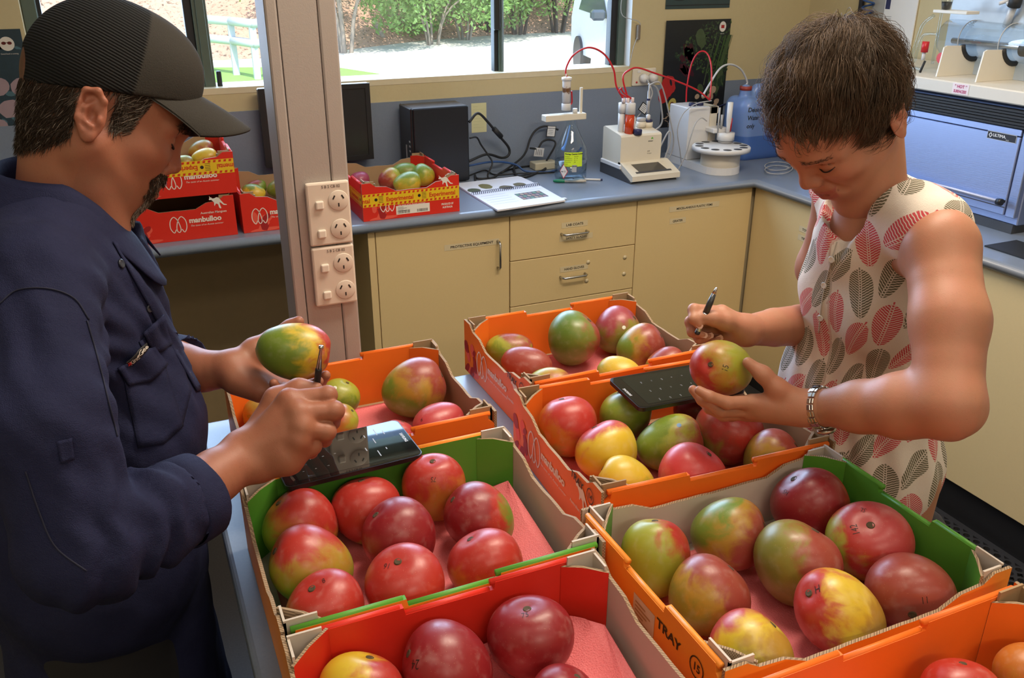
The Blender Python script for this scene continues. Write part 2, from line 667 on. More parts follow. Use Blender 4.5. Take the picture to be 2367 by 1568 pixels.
win = MB()
fw = .045
win.box((WX0, YG - .03, WZ0), (WX0 + fw, YG + .04, WZ1), .003).box((WX1 - .035, YG - .03, WZ0), (WX1, YG + .04, WZ1), .003)
win.box((WX0, YG - .03, WZ1 - .05), (WX1, YG + .04, WZ1), .003)
win = win.build('window_1', m_green)
struct(win)
def part(mb, name, mats, parent, world=False): return mb.build(name, mats, parent, world)
for x0, x1 in ((.268, .345), (1.450, 1.487)):
    part(MB().box((x0 + (.028 if x0 < 1 else .016), YG - .025, WZ0), (x1, YG + .03, WZ1), .002).box((x0 + (.040 if x0 < 1 else .022), YG - .032, WZ0 + .0), (x1 - .008, YG - .02, WZ1), .002), 'mullion', m_green, win)
    part(MB().box((x0, YG - .012, WZ0), (x0 + (.028 if x0 < 1 else .016), YG + .025, WZ1), .002), 'seal', m_seal, win)
part(MB().box((WX1 - .065, YG - .012, WZ0), (WX1 - .035, YG + .025, WZ1)), 'seal', m_seal, win)
part(MB().box((WX0 + fw, YG - .01, WZ0), (WX0 + fw + .012, YG + .02, WZ1)), 'seal', m_seal, win)
part(MB().box((.352, YG - .03, WZ0 + .0), (.368, YG + .0, WZ0 + .055), .003), 'latch', m_seal, win)
part(MB().box((1.44, YG - .04, WZ0 + .165), (1.468, YG - .012, WZ0 + .40), .004), 'latch', m_seal, win)
for x0, x1, y in ((WX0 + fw, .30, .0), (.34, 1.45, .012), (1.475, WX1 - .04, .0)):
    mkobj('pane', [(x0, YG + y, WZ0 + .003), (x1, YG + y, WZ0 + .003), (x1, YG + y, WZ1 - .03), (x0, YG + y, WZ1 - .03)], [(0, 1, 2, 3)], m_glasspane, win)
# white reveal at the right of the window
struct(MB().box((WX1 - .001, YB + .001, WZ0), (WX1 + .004, YB + .149, WZ1)).build('trim_4', plain('reveal_white', (0.72, 0.74, 0.76), 0.6)))

# ------------------------------------------------------------------ benches
def bench(name, x0, x1, label, y0=2.80):
    r = .018
    prof = [(y0 + r, .865)] + [(y0 + r - r * math.sin(a), .8825 - .0175 * math.cos(a)) for a in np.linspace(0.2, math.pi - 0.2, 9)] + [(y0 + r, .90), (YB - .008, .90), (YB - .008, .865)]
    b = MB().prism([(p[0], p[1]) for p in prof], (x0, 0, 0), (0, 1, 0), (0, 0, 1), x1 - x0)
    return tag(b.build(name, m_lam), label, 'worktop')
# one L-shaped continuous worktop
r = .018
b = MB()
arc = np.linspace(0.15, math.pi - 0.15, 9)
prof = [(r, .865)] + [(r - r * math.sin(a), .8825 - .0175 * math.cos(a)) for a in arc] + [(r, .90)]
# front nosing along the back wall, mitred into the one along the right wall
vs, fs = [], []
for (o, h) in prof:
    vs += [(XL, 2.80 + o, h), (2.29 + o, 2.80 + o, h), (2.29 + o, YF, h)]
for i in range(len(prof) - 1):
    fs += [(3 * i, 3 * i + 3, 3 * i + 4, 3 * i + 1), (3 * i + 1, 3 * i + 4, 3 * i + 5, 3 * i + 2)]
b.add(vs, fs, 0, True)
yb, xr = YB - .008, XR - .008
for h in (.90, .865):
    b.add([(XL, 2.80 + r, h), (2.29 + r, 2.80 + r, h), (xr, 2.80 + r, h), (xr, yb, h), (XL, yb, h), (2.29 + r, YF, h), (xr, YF, h)], [(0, 1, 2, 3, 4), (1, 5, 6, 2)], 0)
tag(b.build('worktop', m_lam), 'blue grey laminate worktop running along the window wall and the right wall', 'worktop')

def handle(parent, p0, p1, out):
    p0, p1, out = np.array(p0), np.array(p1), np.array(out)
    d = unit(p1 - p0)
    pts = [p0 - out * .001, p0 + out * .018, p0 + out * .026 + d * .008, p1 + out * .026 - d * .008, p1 + out * .018, p1 - out * .001]
    return MB().tube(pts, .0045, 8).build('handle', m_chrome, parent)

def strip(parent, txt, x, z, o, ux, size=.0125, w=None, sx=1.55):
    """printed label tape: text centred at x, z on a front plane"""
    w = w or len(txt) * size * .95 + .02
    f = Flat().add(rect2d(-w / 2, -.011, w / 2, .011), 0).add(text2d(txt, size, 'CENTER', 0, .0003, sx), 1, 0, -size * .35, 2)
    return f.build('label_tape', [m_clear, m_ink], np.array(o) + np.array(ux) * x + np.array((0, 0, z)), ux, (0, 0, 1), parent)

yc = 2.828
tag(MB().box((XL, 3.30, 0), (.706, 3.318, .864)).build('knee_shade_panel', plain('knee_shade_tan', (.30, .225, .12), .55)), 'added dark tan panel standing for the shade in the open knee space under the worktop', 'panel')  # panel added before the wall; the knee space's shade is in its tan
cab = thing('base_cabinet', 'cream double base cabinet under the worktop beside the open knee space', 'cabinet')
part(MB().box((.708, yc + .0, .10), (.732, yb, .864)), 'side_panel', m_cab, cab)
part(MB().box((.732, yc + .02, .10), (1.233, yb, .864)), 'carcass', m_cabd, cab)
part(MB().box((.708, yc + .05, 0), (1.233, yc + .07, .10)), 'kickboard', m_kick, cab)
dr = part(MB().box((.735, yc, .105), (1.231, yc + .018, .862), .0015), 'door', m_cab, cab)
handle(dr, (1.184, yc, .675), (1.184, yc, .777), (0, -1, 0))
strip(dr, 'PROTECTIVE EQUIPMENT', 1.085, .775, (0, yc - .0006, 0), (1, 0, 0), .0125, .21, 1.15)

cab = thing('drawer_cabinet', 'cream four drawer cabinet marked lab coats and hand gloves', 'cabinet')
part(MB().box((1.234, yc + .02, .10), (1.765, yb, .864)), 'carcass', m_cabd, cab)
part(MB().box((1.234, yc + .05, 0), (1.765, yc + .07, .10)), 'kickboard', m_kick, cab)
for z0, z1 in ((.691, .862), (.510, .688), (.329, .507), (.105, .326)):
    d_ = part(MB().box((1.235, yc, z0), (1.764, yc + .018, z1), .0015), 'drawer', m_cab, cab)
    hz = {.691: .772, .510: .602, .329: .42, .105: .22}[z0]
    handle(d_, (1.442, yc, hz), (1.547, yc, hz), (0, -1, 0))
    if z0 == .691:
        strip(d_, 'LAB COATS', 1.497, .803, (0, yc - .0006, 0), (1, 0, 0), .0125, .11, 1.1)
        strip(d_, 'SAFETY GLASSES', 1.505, .752, (0, yc - .0006, 0), (1, 0, 0), .0125, .14, .95)
    elif z0 == .510:
        strip(d_, 'HAND GLOVES', 1.50, .630, (0, yc - .0006, 0), (1, 0, 0), .0125, .12, 1.0)
        for x, z in ((1.56, .645), (1.722, .643), (1.556, .57), (1.722, .575)):
            MB().lathe([(0, .0), (.0085, .0), (.0085, .002), (0, .003)], (x, yc, z), 16, axis=(0, -1, 0)).build('bump_dot', m_clear, d_)
    elif z0 == .329:
        strip(d_, 'MANUALS', 1.50, .447, (0, yc - .0006, 0), (1, 0, 0), .0125, .12, 1.1)

cab = thing('base_cabinet', 'cream base cabinet marked miscellaneous plastic items in the room corner', 'cabinet')
part(MB().box((1.766, yc + .02, .10), (2.95, yb, .864)), 'carcass', m_cabd, cab)
part(MB().box((1.766, yc + .05, 0), (2.38, yc + .07, .10)), 'kickboard', m_kick, cab)
dr = part(MB().box((1.767, yc, .105), (2.306, yc + .018, .862), .0015), 'door', m_cab, cab)
strip(dr, 'MISCELLANEOUS PLASTIC ITEMS', 2.03, .813, (0, yc - .0006, 0), (1, 0, 0), .0115, .235, 1.02)
strip(dr, 'GRATER', 1.955, .764, (0, yc - .0006, 0), (1, 0, 0), .0125, .075, 1.0)

xc = 2.318
for i, (y0, y1, lab) in enumerate(((2.06, 2.826, 'cream base cabinet with towel labels along the right wall behind the woman'),
                                    (.95, 2.058, 'long plain cream base cabinet along the right wall above black plinth'),
                                    (-.1, .948, 'cream base cabinet at the near end of the right wall'))):
    cab = thing('base_cabinet', lab, 'cabinet')
    part(MB().box((xc + .02, y0, .14), (xr, y1, .864)), 'carcass', m_cabd, cab)
    part(MB().box((xc + .022, y0, 0), (xc + .04, y1, .135)), 'kickboard', m_kick, cab)
    dr = part(MB().box((xc, y0 + .0015, .135), (xc + .018, y1 - .0015, .862), .0015), 'door', m_cab, cab)
    if i == 0:
        strip(dr, 'TOWELS', -2.50, .767, (xc - .0006, 0, 0), (0, -1, 0), .0125, .09, 1.1)
        strip(dr, 'TIP BOX', -2.50, .733, (xc - .0006, 0, 0), (0, -1, 0), .0125, .09, 1.1)

# anti-fatigue mat with round holes on the floor
mm = M('black_rubber_mat', (0.02, 0.019, 0.02), 0.55)
mat_v, mat_f = [], []
def holes_mat():
    b = MB(); bm = MB()
    x0, y0, st = 1.42, .55, .038
    nx, ny = 23, 40
    for i in range(nx):
        for j in range(ny):
            x, y = x0 + i * st, y0 + j * st
            n = 8; rr = .011
            ring, sq = [], []
            for k in range(n):
                a = 2 * math.pi * (k + .5) / n
                ring.append((x + st / 2 + rr * math.cos(a), y + st / 2 + rr * math.sin(a), .018))
                s = st / 2 / max(abs(math.cos(a)), abs(math.sin(a)))
                sq.append((x + st / 2 + s * math.cos(a), y + st / 2 + s * math.sin(a), .018))
            low = [(p[0], p[1], .002) for p in ring]
            b.add(ring + sq + low, [(k, n + k, n + (k + 1) % n, (k + 1) % n) for k in range(n)] + [(2 * n + k, k, (k + 1) % n, 2 * n + (k + 1) % n) for k in range(n)])
    w, d = nx * st, ny * st
    b.box((x0 - .02, y0, .0), (x0, y0 + d, .018)).box((x0 + w, y0, .0), (x0 + w + .02, y0 + d, .018))
    b.box((x0 - .02, y0 - .02, .0), (x0 + w + .02, y0, .018)).box((x0 - .02, y0 + d, .0), (x0 + w + .02, y0 + d + .02, .018))
    return b
fm = thing('floor_mat', 'black perforated rubber mat on the floor in front of the right cabinets', 'mat')
part(holes_mat(), 'rubber_lattice', mm.m, fm)
part(MB().box((1.41, .54, .0003), (2.30, 2.08, .0015)), 'backing', plain('mat_backing_grey', (0.30, 0.28, 0.25), 0.6), fm)

# ------------------------------------------------------------------ the island bench with its service column
isl = thing('island_bench', 'blue topped island bench that carries the mango trays', 'table')
b = MB()
b.box((.045, -1.2, .845), (1.021, 1.63, .885), .008, seg=3)
part(b, 'bench_top', m_lam, isl)
m_leg = plain('dark_bench_frame', (0.03, 0.03, 0.034), 0.4)
part(MB().box((.30, -1.1, .10), (.95, 1.55, .845)), 'cupboard_body', m_leg, isl)
part(MB().box((.32, -1.1, 0), (.93, 1.55, .10)), 'plinth', m_kick, isl)

m_alu = M('anodised_aluminium', (0.46, 0.41, 0.38), 0.5, 0.35)
m_alu.bump(m_alu.noise(400, 2), 0.0002)
m_alu = m_alu.m
m_slot = plain('column_joint_dark', (0.05, 0.04, 0.035), 0.6)
col = thing('service_column', 'tall aluminium power column at the end of the island bench', 'column', (.3215, 1.65, 0))
part(MB().box((-.0625, .0, 0), (-.0405, .10, 2.70), .004, seg=2).box((.0295, .0, 0), (.0625, .10, 2.70), .004, seg=2), 'side_rail', m_alu, col)
part(MB().box((-.0395, .0015, 0), (.0285, .06, 2.70), .001), 'cover_plate', m_alu, col)
part(MB().box((-.0410, .01, 0), (.0300, .09, 2.70)), 'joint', m_slot, col)

m_plate = plain('outlet_plate_cream', (0.72, 0.62, 0.52), 0.35, var=0.02)
m_sw = plain('rocker_cream', (0.80, 0.72, 0.62), 0.3, var=0.02)
m_hole = plain('slot_dark', (0.02, 0.016, 0.014), 0.7)
def outlet(z0, z1, label):
    o = thing('power_outlet', label, 'outlet', (.3395, 1.6495, (z0 + z1) / 2), 0, 'power outlets on the column')
    h, w = (z1 - z0) / 2, .0415
    part(MB().box((-w, -.011, -h), (w, 0, h), .004, seg=2), 'plate', m_plate, o)
    for dz in (.031, -.025):
        part(MB().box((-.0255 - .0008, -.0165, dz - .012 - .0085), (-.0255 + .0108 - .004 + .0085, -.0105, dz - .012 + .0085), .004, seg=2), 'rocker_switch', m_sw, o)
        part(MB().lathe([(.0, .0), (.0195, .0), (.0195, .0012), (.0185, .0017), (0, .0017)], (.0185, -.011, dz - .006), 24, axis=(0, -1, 0)), 'socket_face', m_plate, o)
        for sx, ang in ((-1, .5), (1, -.5)):
            c, q = math.cos(ang), math.sin(ang)
            A = np.array([[c, 0, -q], [0, 1, 0], [q, 0, c]])
            part(MB().box((.0185 + sx * .0085 - .0014, -.0131, dz + .0005 - .004), (.0185 + sx * .0085 + .0014, -.0122, dz + .0005 + .004), 0, rot=A.T), 'pin_slot', m_hole, o)
        part(MB().box((.0185 - .0013, -.0131, dz - .0145 - .0035), (.0185 + .0013, -.0122, dz - .0145 + .0035)), 'pin_slot', m_hole, o)
    Flat().add(text2d('S B 2 CB 02', .0072, 'CENTER', 0, 0.0001, 1.0), 0).build('lettering', [plain('grey_print', (0.12, 0.09, 0.08), .6)], (0.006, -.0112, h - .011), (1, 0, 0), (0, 0, 1), o)
    return o
outlet(1.209, 1.332, 'upper double power outlet on the aluminium column')
outlet(1.085, 1.206, 'lower double power outlet on the aluminium column')
# ------------------------------------------------------------------ outside the window
GZ = -.30
def G(px, py, z=GZ): return PZ(px, py, z)
mgd = M('concrete_yard', (.55, .52, .47), .85)
_c = mgd.noise(.8, 5, .6); _d = mgd.noise(9, 4)
mgd.col(mgd.mix(_d.ss(.35, .7), mgd.mix(_c, (.50, .47, .43), (.62, .59, .54)), (.58, .54, .48)))
struct(mkobj('ground', [(-30, 4, GZ), (60, 4, GZ), (60, 60, GZ), (-30, 60, GZ)], [(0, 1, 2, 3)], mgd.m))
# lawn
rr = random.Random(2)
lawn = [(-12, 6), (2.2, 6), (4.0, 14), (4.6, 16.4), (4.1, 17.8), (2.9, 18.4), (.5, 19.3), (-4, 20), (-12, 21)]
mlw = M('lawn_green', (.16, .38, .05), .9)
mlw.col(mlw.mix(mlw.noise(14, 4, .7), (.13, .32, .04), (.26, .50, .09)))
struct(mkobj('ground_lawn', [(x, y, GZ + .02) for x, y in lawn], [tuple(range(len(lawn)))], mlw.m))
# red earth bank
ms = M('red_earth', (.50, .26, .15), .95)
_n = ms.noise(2.2, 5, .65); _m = ms.noise(11, 4, .7)
ms.col(ms.mix(_m.ss(.52, .66), ms.mix(_n, (.44, .22, .14), (.62, .40, .29)), (.10, .075, .05))).bump(_m, .05)
foot = [(-14, 21.5), (0, 20.6), (2.2, 20.2), (4.0, 20.4), (5.2, 21.4), (7.5, 23.0), (10.5, 24.0), (14, 24.2), (22, 24.5), (45, 26)]
vs, fs = [], []
NX, NY = 90, 22
for j in range(NY + 1):
    for i in range(NX + 1):
        x = -14 + 59 * i / NX
        for (a, b_) in zip(foot[:-1], foot[1:]):
            if a[0] <= x <= b_[0]: y0 = a[1] + (b_[1] - a[1]) * (x - a[0]) / (b_[0] - a[0])
        t = j / NY
        y = y0 + 26 * t
        z = GZ - .02 + 11 * t ** .95 + (.35 * math.sin(x * 1.1 + j) + .3 * math.sin(x * 2.7 + j * 1.9) + .25 * rr.uniform(-1, 1)) * min(1, t * 5)
        vs.append((x, y, z))
for j in range(NY):
    for i in range(NX):
        a = j * (NX + 1) + i
        fs.append((a, a + 1, a + NX + 2, a + NX + 1))
struct(mkobj('terrain_bank', vs, fs, ms.m, None, None, True))
# leaf litter and mulch strip along the foot of the bank
ml_ = plain('pale_mulch', (.58, .44, .33), .95, var=.35, scale=3)
lv_ = []
nl = np.random.default_rng(3)
def leaf_cloud(n, blobs, size, seed, fl=.5):
    """a crown as n separate leaf blades scattered on the shells of ellipsoids"""
    g = np.random.default_rng(seed)
    k = g.integers(0, len(blobs), n)
    u = g.normal(size=(n, 3)); u /= np.linalg.norm(u, axis=1)[:, None]
    c = np.array([b[0] for b in blobs])[k]; r = np.array([b[1] for b in blobs])[k]
    p = c + u * r[:, None] * g.uniform(.55, 1.05, n)[:, None] ** .6
    a = g.normal(size=(n, 3)); a /= np.linalg.norm(a, axis=1)[:, None]
    b_ = np.cross(a, u + g.normal(0, .5, (n, 3))); b_ /= np.linalg.norm(b_, axis=1)[:, None] + 1e-9
    s = size * g.uniform(.6, 1.3, n)[:, None]
    v = np.stack([p - a * s, p - b_ * s * fl, p + a * s, p + b_ * s * fl], 1).reshape(-1, 3)
    f = np.arange(n * 4).reshape(n, 4)
    return v, f
mlf = M('sunlit_leaf', (.12, .27, .05), .55, 0, .3)
oi = mlf.n('ShaderNodeNewGeometry')
mlf.col(mlf.mix(mlf.noise(.9, 3), mlf.mix(E(mlf.nt, oi.outputs['Random Per Island']), (.08, .19, .04), (.20, .36, .09)), (.30, .45, .16)))
mlf.set(Transmission_Weight=.0, Subsurface_Weight=.0)
tl = mlf.n('ShaderNodeBsdfTranslucent'); tl.inputs[0].default_value = (.30, .52, .10, 1)
mxs = mlf.n('ShaderNodeMixShader'); mxs.inputs[0].default_value = .35
mlf.nt.links.new(mlf.b.outputs[0], mxs.inputs[1]); mlf.nt.links.new(tl.outputs[0], mxs.inputs[2])
mlf.nt.links.new(mxs.outputs[0], mlf.nt.nodes['Material Output'].inputs[0])
m_bark = plain('grey_bark', (.30, .25, .20), .9, var=.4, scale=6)
m_barkd = plain('dark_bark', (.055, .045, .04), .9, var=.4, scale=6)
def tree(label, px, py, h, w, seed, bark, n=1700, low=.5, multi=5, grp='trees and shrubs beyond the yard', cat='tree', size=.062):
    b0 = G(px, py)
    # stand the trunk on the bank where the bank has already risen
    t = thing('leafy_tree', label, cat, tuple(b0), 0, grp)
    g = random.Random(seed)
    mb = MB()
    blobs = []
    for k in range(multi):
        a = 2 * math.pi * k / multi + g.random()
        tip = (w * .38 * math.cos(a), w * .38 * math.sin(a), h * g.uniform(.45, .75))
        mb.tube(spline([(.08 * math.cos(a), .08 * math.sin(a), -.3), (.12 * w * math.cos(a), .12 * w * math.sin(a), h * .25), tip], 8), list(np.linspace(.045 * h / 3.5, .018, 9)), 6)
        blobs.append((np.array(tip), w * g.uniform(.26, .38)))
        blobs.append((np.array((tip[0] * 1.2, tip[1] * 1.2, h * g.uniform(low, .62))), w * g.uniform(.2, .32)))
    blobs.append((np.array((0, 0, h * .82)), w * .42))
    mb.build('trunk', bark, t)
    v, f = leaf_cloud(int(n * 4.0), blobs, size, seed)
    o = mkobj('foliage', v, f, mlf.m, t)
    o['kind'] = 'stuff'
    return t
tree('tall shrub with pale stems just right of the column through the window', 800, 122, 4.2, 2.8, 1, m_bark, 1700, .52, 6)
tree('leafy tree beyond the yard above the black computer', 905, 90, 4.6, 3.4, 2, m_bark, 1900, .35)
tree('low green bush at the foot of the bank above the computer', 1000, 104, 2.8, 2.9, 3, m_bark, 1700, .2)
tree('round green bush in the middle of the right hand window pane', 1075, 92, 3.4, 3.2, 4, m_bark, 1900, .2)
tree('green tree just left of the thin window mullion', 1125, 80, 4.6, 3.6, 5, m_barkd, 2000, .25)
tree('green tree just right of the thin window mullion', 1200, 80, 4.2, 3.4, 6, m_barkd, 1900, .28)
tree('dense green tree above the red tube arch', 1290, 76, 4.2, 3.6, 7, m_barkd, 2000, .28)
tree('dark stemmed green tree near the right end of the window', 1375, 72, 4.4, 3.6, 8, m_barkd, 2000, .25)
tree('far green tree behind the two bushes above the computer', 1010, 52, 6.0, 4.6, 9, m_bark, 2200, .2)
tree('far green tree behind the trees of the right window pane', 1330, 40, 6.0, 5.0, 10, m_barkd, 2200, .2)
tree('grey green tree at the far left end of the window', 140, 90, 5.0, 4.2, 11, m_barkd, 2200, .15)
tree('shaded shrub on the bank beside the guard rail', 575, 96, 2.0, 2.6, 12, m_barkd, 1500, .2)
tree('dark shrub on the earth bank behind the brim of the cap', 520, 66, 1.9, 2.4, 13, m_barkd, 1300, .2)
t = thing('tree_trunk', 'single dark straight trunk on the red bank left of the column', 'tree', tuple(G(630, 112)))
MB().tube(spline([(0, 0, -.4), (.03, 0, 1.4), (-.05, .05, 3.0), (.05, 0, 5.5)], 14), list(np.linspace(.17, .11, 15)), 10).build('trunk', m_barkd, t)
MB().tube(spline([(0, 0, 1.9), (.5, .2, 2.5), (.9, .3, 3.3)], 8), list(np.linspace(.07, .03, 9)), 7).build('branch', m_barkd, t)
v, f = leaf_cloud(900, [(np.array((.6, .2, 3.4)), 1.0), (np.array((-.3, 0, 4.3)), 1.2)], .15, 14)
o = mkobj('foliage', v, f, mlf.m, t); o['kind'] = 'stuff'
for k, (a, b_, lab) in enumerate((((860, 88), (900, 112), 'bare grey log lying on the bank right of the column'), ((540, 40), (600, 20), 'bare fallen branch high on the red bank'))):
    p, q = G(*a) + np.array((0, .5, .5)), G(*b_) + np.array((0, .5, .25))
    tag(MB().tube(spline([p, (p + q) / 2 + np.array((0, 0, .12)), q], 8), list(np.linspace(.09, .05, 9)), 8).build('fallen_log', m_bark), lab, 'log')
# guard rail
m_galv = plain('galvanised_steel', (.50, .53, .58), .6, 0)
t = thing('guard_rail', 'galvanised two rail barrier on the grass left of the column', 'barrier')
pr_ = [G(470, 166) + np.array((0, 0, 0)), G(548, 176), G(597, 186), G(664, 180)]
for h_ in (.95, .62):
    for p, q in zip(pr_[:-1], pr_[1:]):
        d = unit(q - p)
        MB().tube([p + np.array((0, 0, h_)) - d * .02, q + np.array((0, 0, h_)) + d * .02], .075, 8).build('rail', m_galv, t)
for p in pr_:
    MB().box((p[0] - .055, p[1] - .02, p[2]), (p[0] + .055, p[1] + .10, p[2] + 1.0)).build('post', m_galv, t)
p = G(632, 192)
tag(MB().tube([p, p + np.array((0, 0, 1.35))], .05, 8).build('white_post', plain('post_white', (.75, .76, .78), .5)), 'thin white post on the lawn in front of the guard rail', 'post')
# parked white car at the right end of the window
_r = R_(75)
cp0 = P(1428, 168, 14.2) - rotz(_r) @ np.array((-1.3, .80, 0))
cp0[2] = GZ
t = thing('parked_car', 'white car nose just visible at the right end of the window', 'car', tuple(cp0), _r)
side_ = [(-2.0, .35), (-2.05, .75), (-1.9, .95), (-.95, 1.05), (-.35, 1.62), (.9, 1.68), (1.7, 1.45), (2.05, .95), (2.05, .35)]
MB().prism(side_, (0, .85, 0), (1, 0, 0), (0, 0, 1), 1.7).build('car_body', plain('car_white_paint', (.80, .82, .84), .2), t)
mwd = plain('car_window_dark', (.05, .07, .09), .1)
for y in (-.856, .856):
    MB().prism([(-.72, 1.08), (-.28, 1.54), (.85, 1.58), (1.4, 1.12)], (0, y + (.004 if y > 0 else 0), 0), (1, 0, 0), (0, 0, 1), .004).build('side_window', mwd, t)
MB().add([(-.93, -.72, 1.08), (-.93, .72, 1.08), (-.40, .66, 1.60), (-.40, -.66, 1.60)], [(0, 1, 2, 3)]).build('windscreen', mwd, t)
for x in (-1.3, 1.3):
    for y in (-.80, .80):
        MB().cyl((x, y - .1, .33), (x, y + .1, .33), .33, n=24).build('wheel', m_black, t)
for y in (-1.0, 1.0): MB().box((-.72, y - .12, 1.05), (-.55, y + .12, 1.22), .04).build('wing_mirror', mwd, t)
# ------------------------------------------------------------------ things on the benches and walls
BT = .9005
m_cream = plain('instrument_cream', (.72, .66, .54), .35, var=.02)
m_inst = plain('instrument_white', (.72, .72, .72), .35, var=.02)
m_dgrey = plain('dark_grey_plastic', (.055, .058, .065), .45)
m_scr = plain('grey_display', (.09, .085, .075), .2)
m_navy = plain('navy_plastic', (.02, .025, .09), .4)
m_blue = plain('blue_cable', (.02, .07, .22), .45)
m_redt = plain('red_tubing', (.55, .02, .03), .25)
m_whtt = plain('clear_white_tubing', (.62, .64, .66), .3)
m_greyc = plain('grey_cable', (.42, .42, .42), .5)
m_redp = plain('red_plastic', (.55, .015, .02), .35)
m_note = plain('yellow_note', (.62, .60, .34), .7)
m_lime = plain('lime_label', (.62, .85, .03), .5)
m_orb = M('orange_bottle', (.75, .07, .01), .15).set(Transmission_Weight=.35).m
def glass(name, tint=(.9, .95, .97), amt=.82, rough=.03):
    m = M(name, tint, rough)
    nt = m.nt
    tr = m.n('ShaderNodeBsdfTransparent'); tr.inputs[0].default_value = (*tint, 1)
    gl = m.n('ShaderNodeBsdfGlossy'); gl.inputs['Roughness'].default_value = rough
    lw = m.n('ShaderNodeLayerWeight'); lw.inputs[0].default_value = .35
    mx = m.n('ShaderNodeMixShader')
    f = E(nt, lw.outputs['Facing']).pow(2.0) * .75 + (1 - amt) * .3
    m.link(f, mx.inputs[0])
    nt.links.new(tr.outputs[0], mx.inputs[1]); nt.links.new(gl.outputs[0], mx.inputs[2])
    nt.links.new(mx.outputs[0], nt.nodes['Material Output'].inputs[0])
    return m.m
m_glass = glass('lab_glass')
m_water = glass('water_in_bottle', (.72, .80, .86), .7)

# monitor
t = thing('monitor', 'black computer monitor half hidden behind the aluminium column', 'monitor', (.677, 3.345, BT))
A_ = rotx(R_(-4))
MB().box((-.205, .0, .10), (.205, .03, .385), .004).build('housing', m_black, t)
b = MB(); b.box((-.205, -.006, .10), (.205, .0, .118)).box((-.205, -.006, .367), (.205, 0, .385)).box((-.205, -.006, .118), (-.187, 0, .367)).box((.187, -.006, .118), (.205, 0, .367))
b.build('bezel', m_black, t)
MB().box((-.187, -.002, .118), (.187, .0, .367)).build('screen', plain('monitor_screen_off', (.022, .023, .025), .25), t)
MB().box((-.03, .03, .0), (.03, .05, .25)).build('stand_neck', m_black, t)
MB().box((-.11, -.085, 0), (.11, .06, .014), .006).build('stand_base', m_black, t)

# desktop computer
t = thing('desktop_computer', 'black desktop computer case standing on the worktop under a yellow note', 'computer', (1.128, 3.314, BT))
MB().box((-.112, -.072, .004), (.112, .072, .294), .004).build('case', plain('matte_black_case', (.010, .012, .018), .35), t)
f = MB().box((-.122, -.072, .004), (-.1125, .072, .296), .004).build('front_bezel', m_black, t)
for k in range(3):
    MB().box((-.1235, -.055, .13 + k * .018), (-.1218, -.043, .136 + k * .018)).build('port', m_greyc, f)
MB().cyl((-.1218, -.03, .10), (-.125, -.03, .10), .006).build('power_button', m_greyc, f)
MB().box((-.1235, -.01, .09), (-.1218, .0, .15)).build('badge', m_greyc, f)
for x in (-.09, .09):
    MB().box((x - .01, -.06, 0), (x + .01, .06, .004)).build('foot', m_seal, t)

# yellow note on the splashback
f = Flat().add(rect2d(-.033, -.059, .033, .059), 0)
for k in range(8):
    f.add(rect2d(-.026, .045 - k * .012, -.026 + .02 + .03 * ((k * 37) % 10) / 10, .0456 - k * .012), 1, layer=2)
tag(f.build('paper_note', [m_note, plain('pale_pencil', (.36, .36, .24), .7)], (1.35, YB - .0085, 1.115), (1, 0, 0), (0, 0, 1)), 'yellow handwritten note taped to the splashback beside the black computer', 'note')

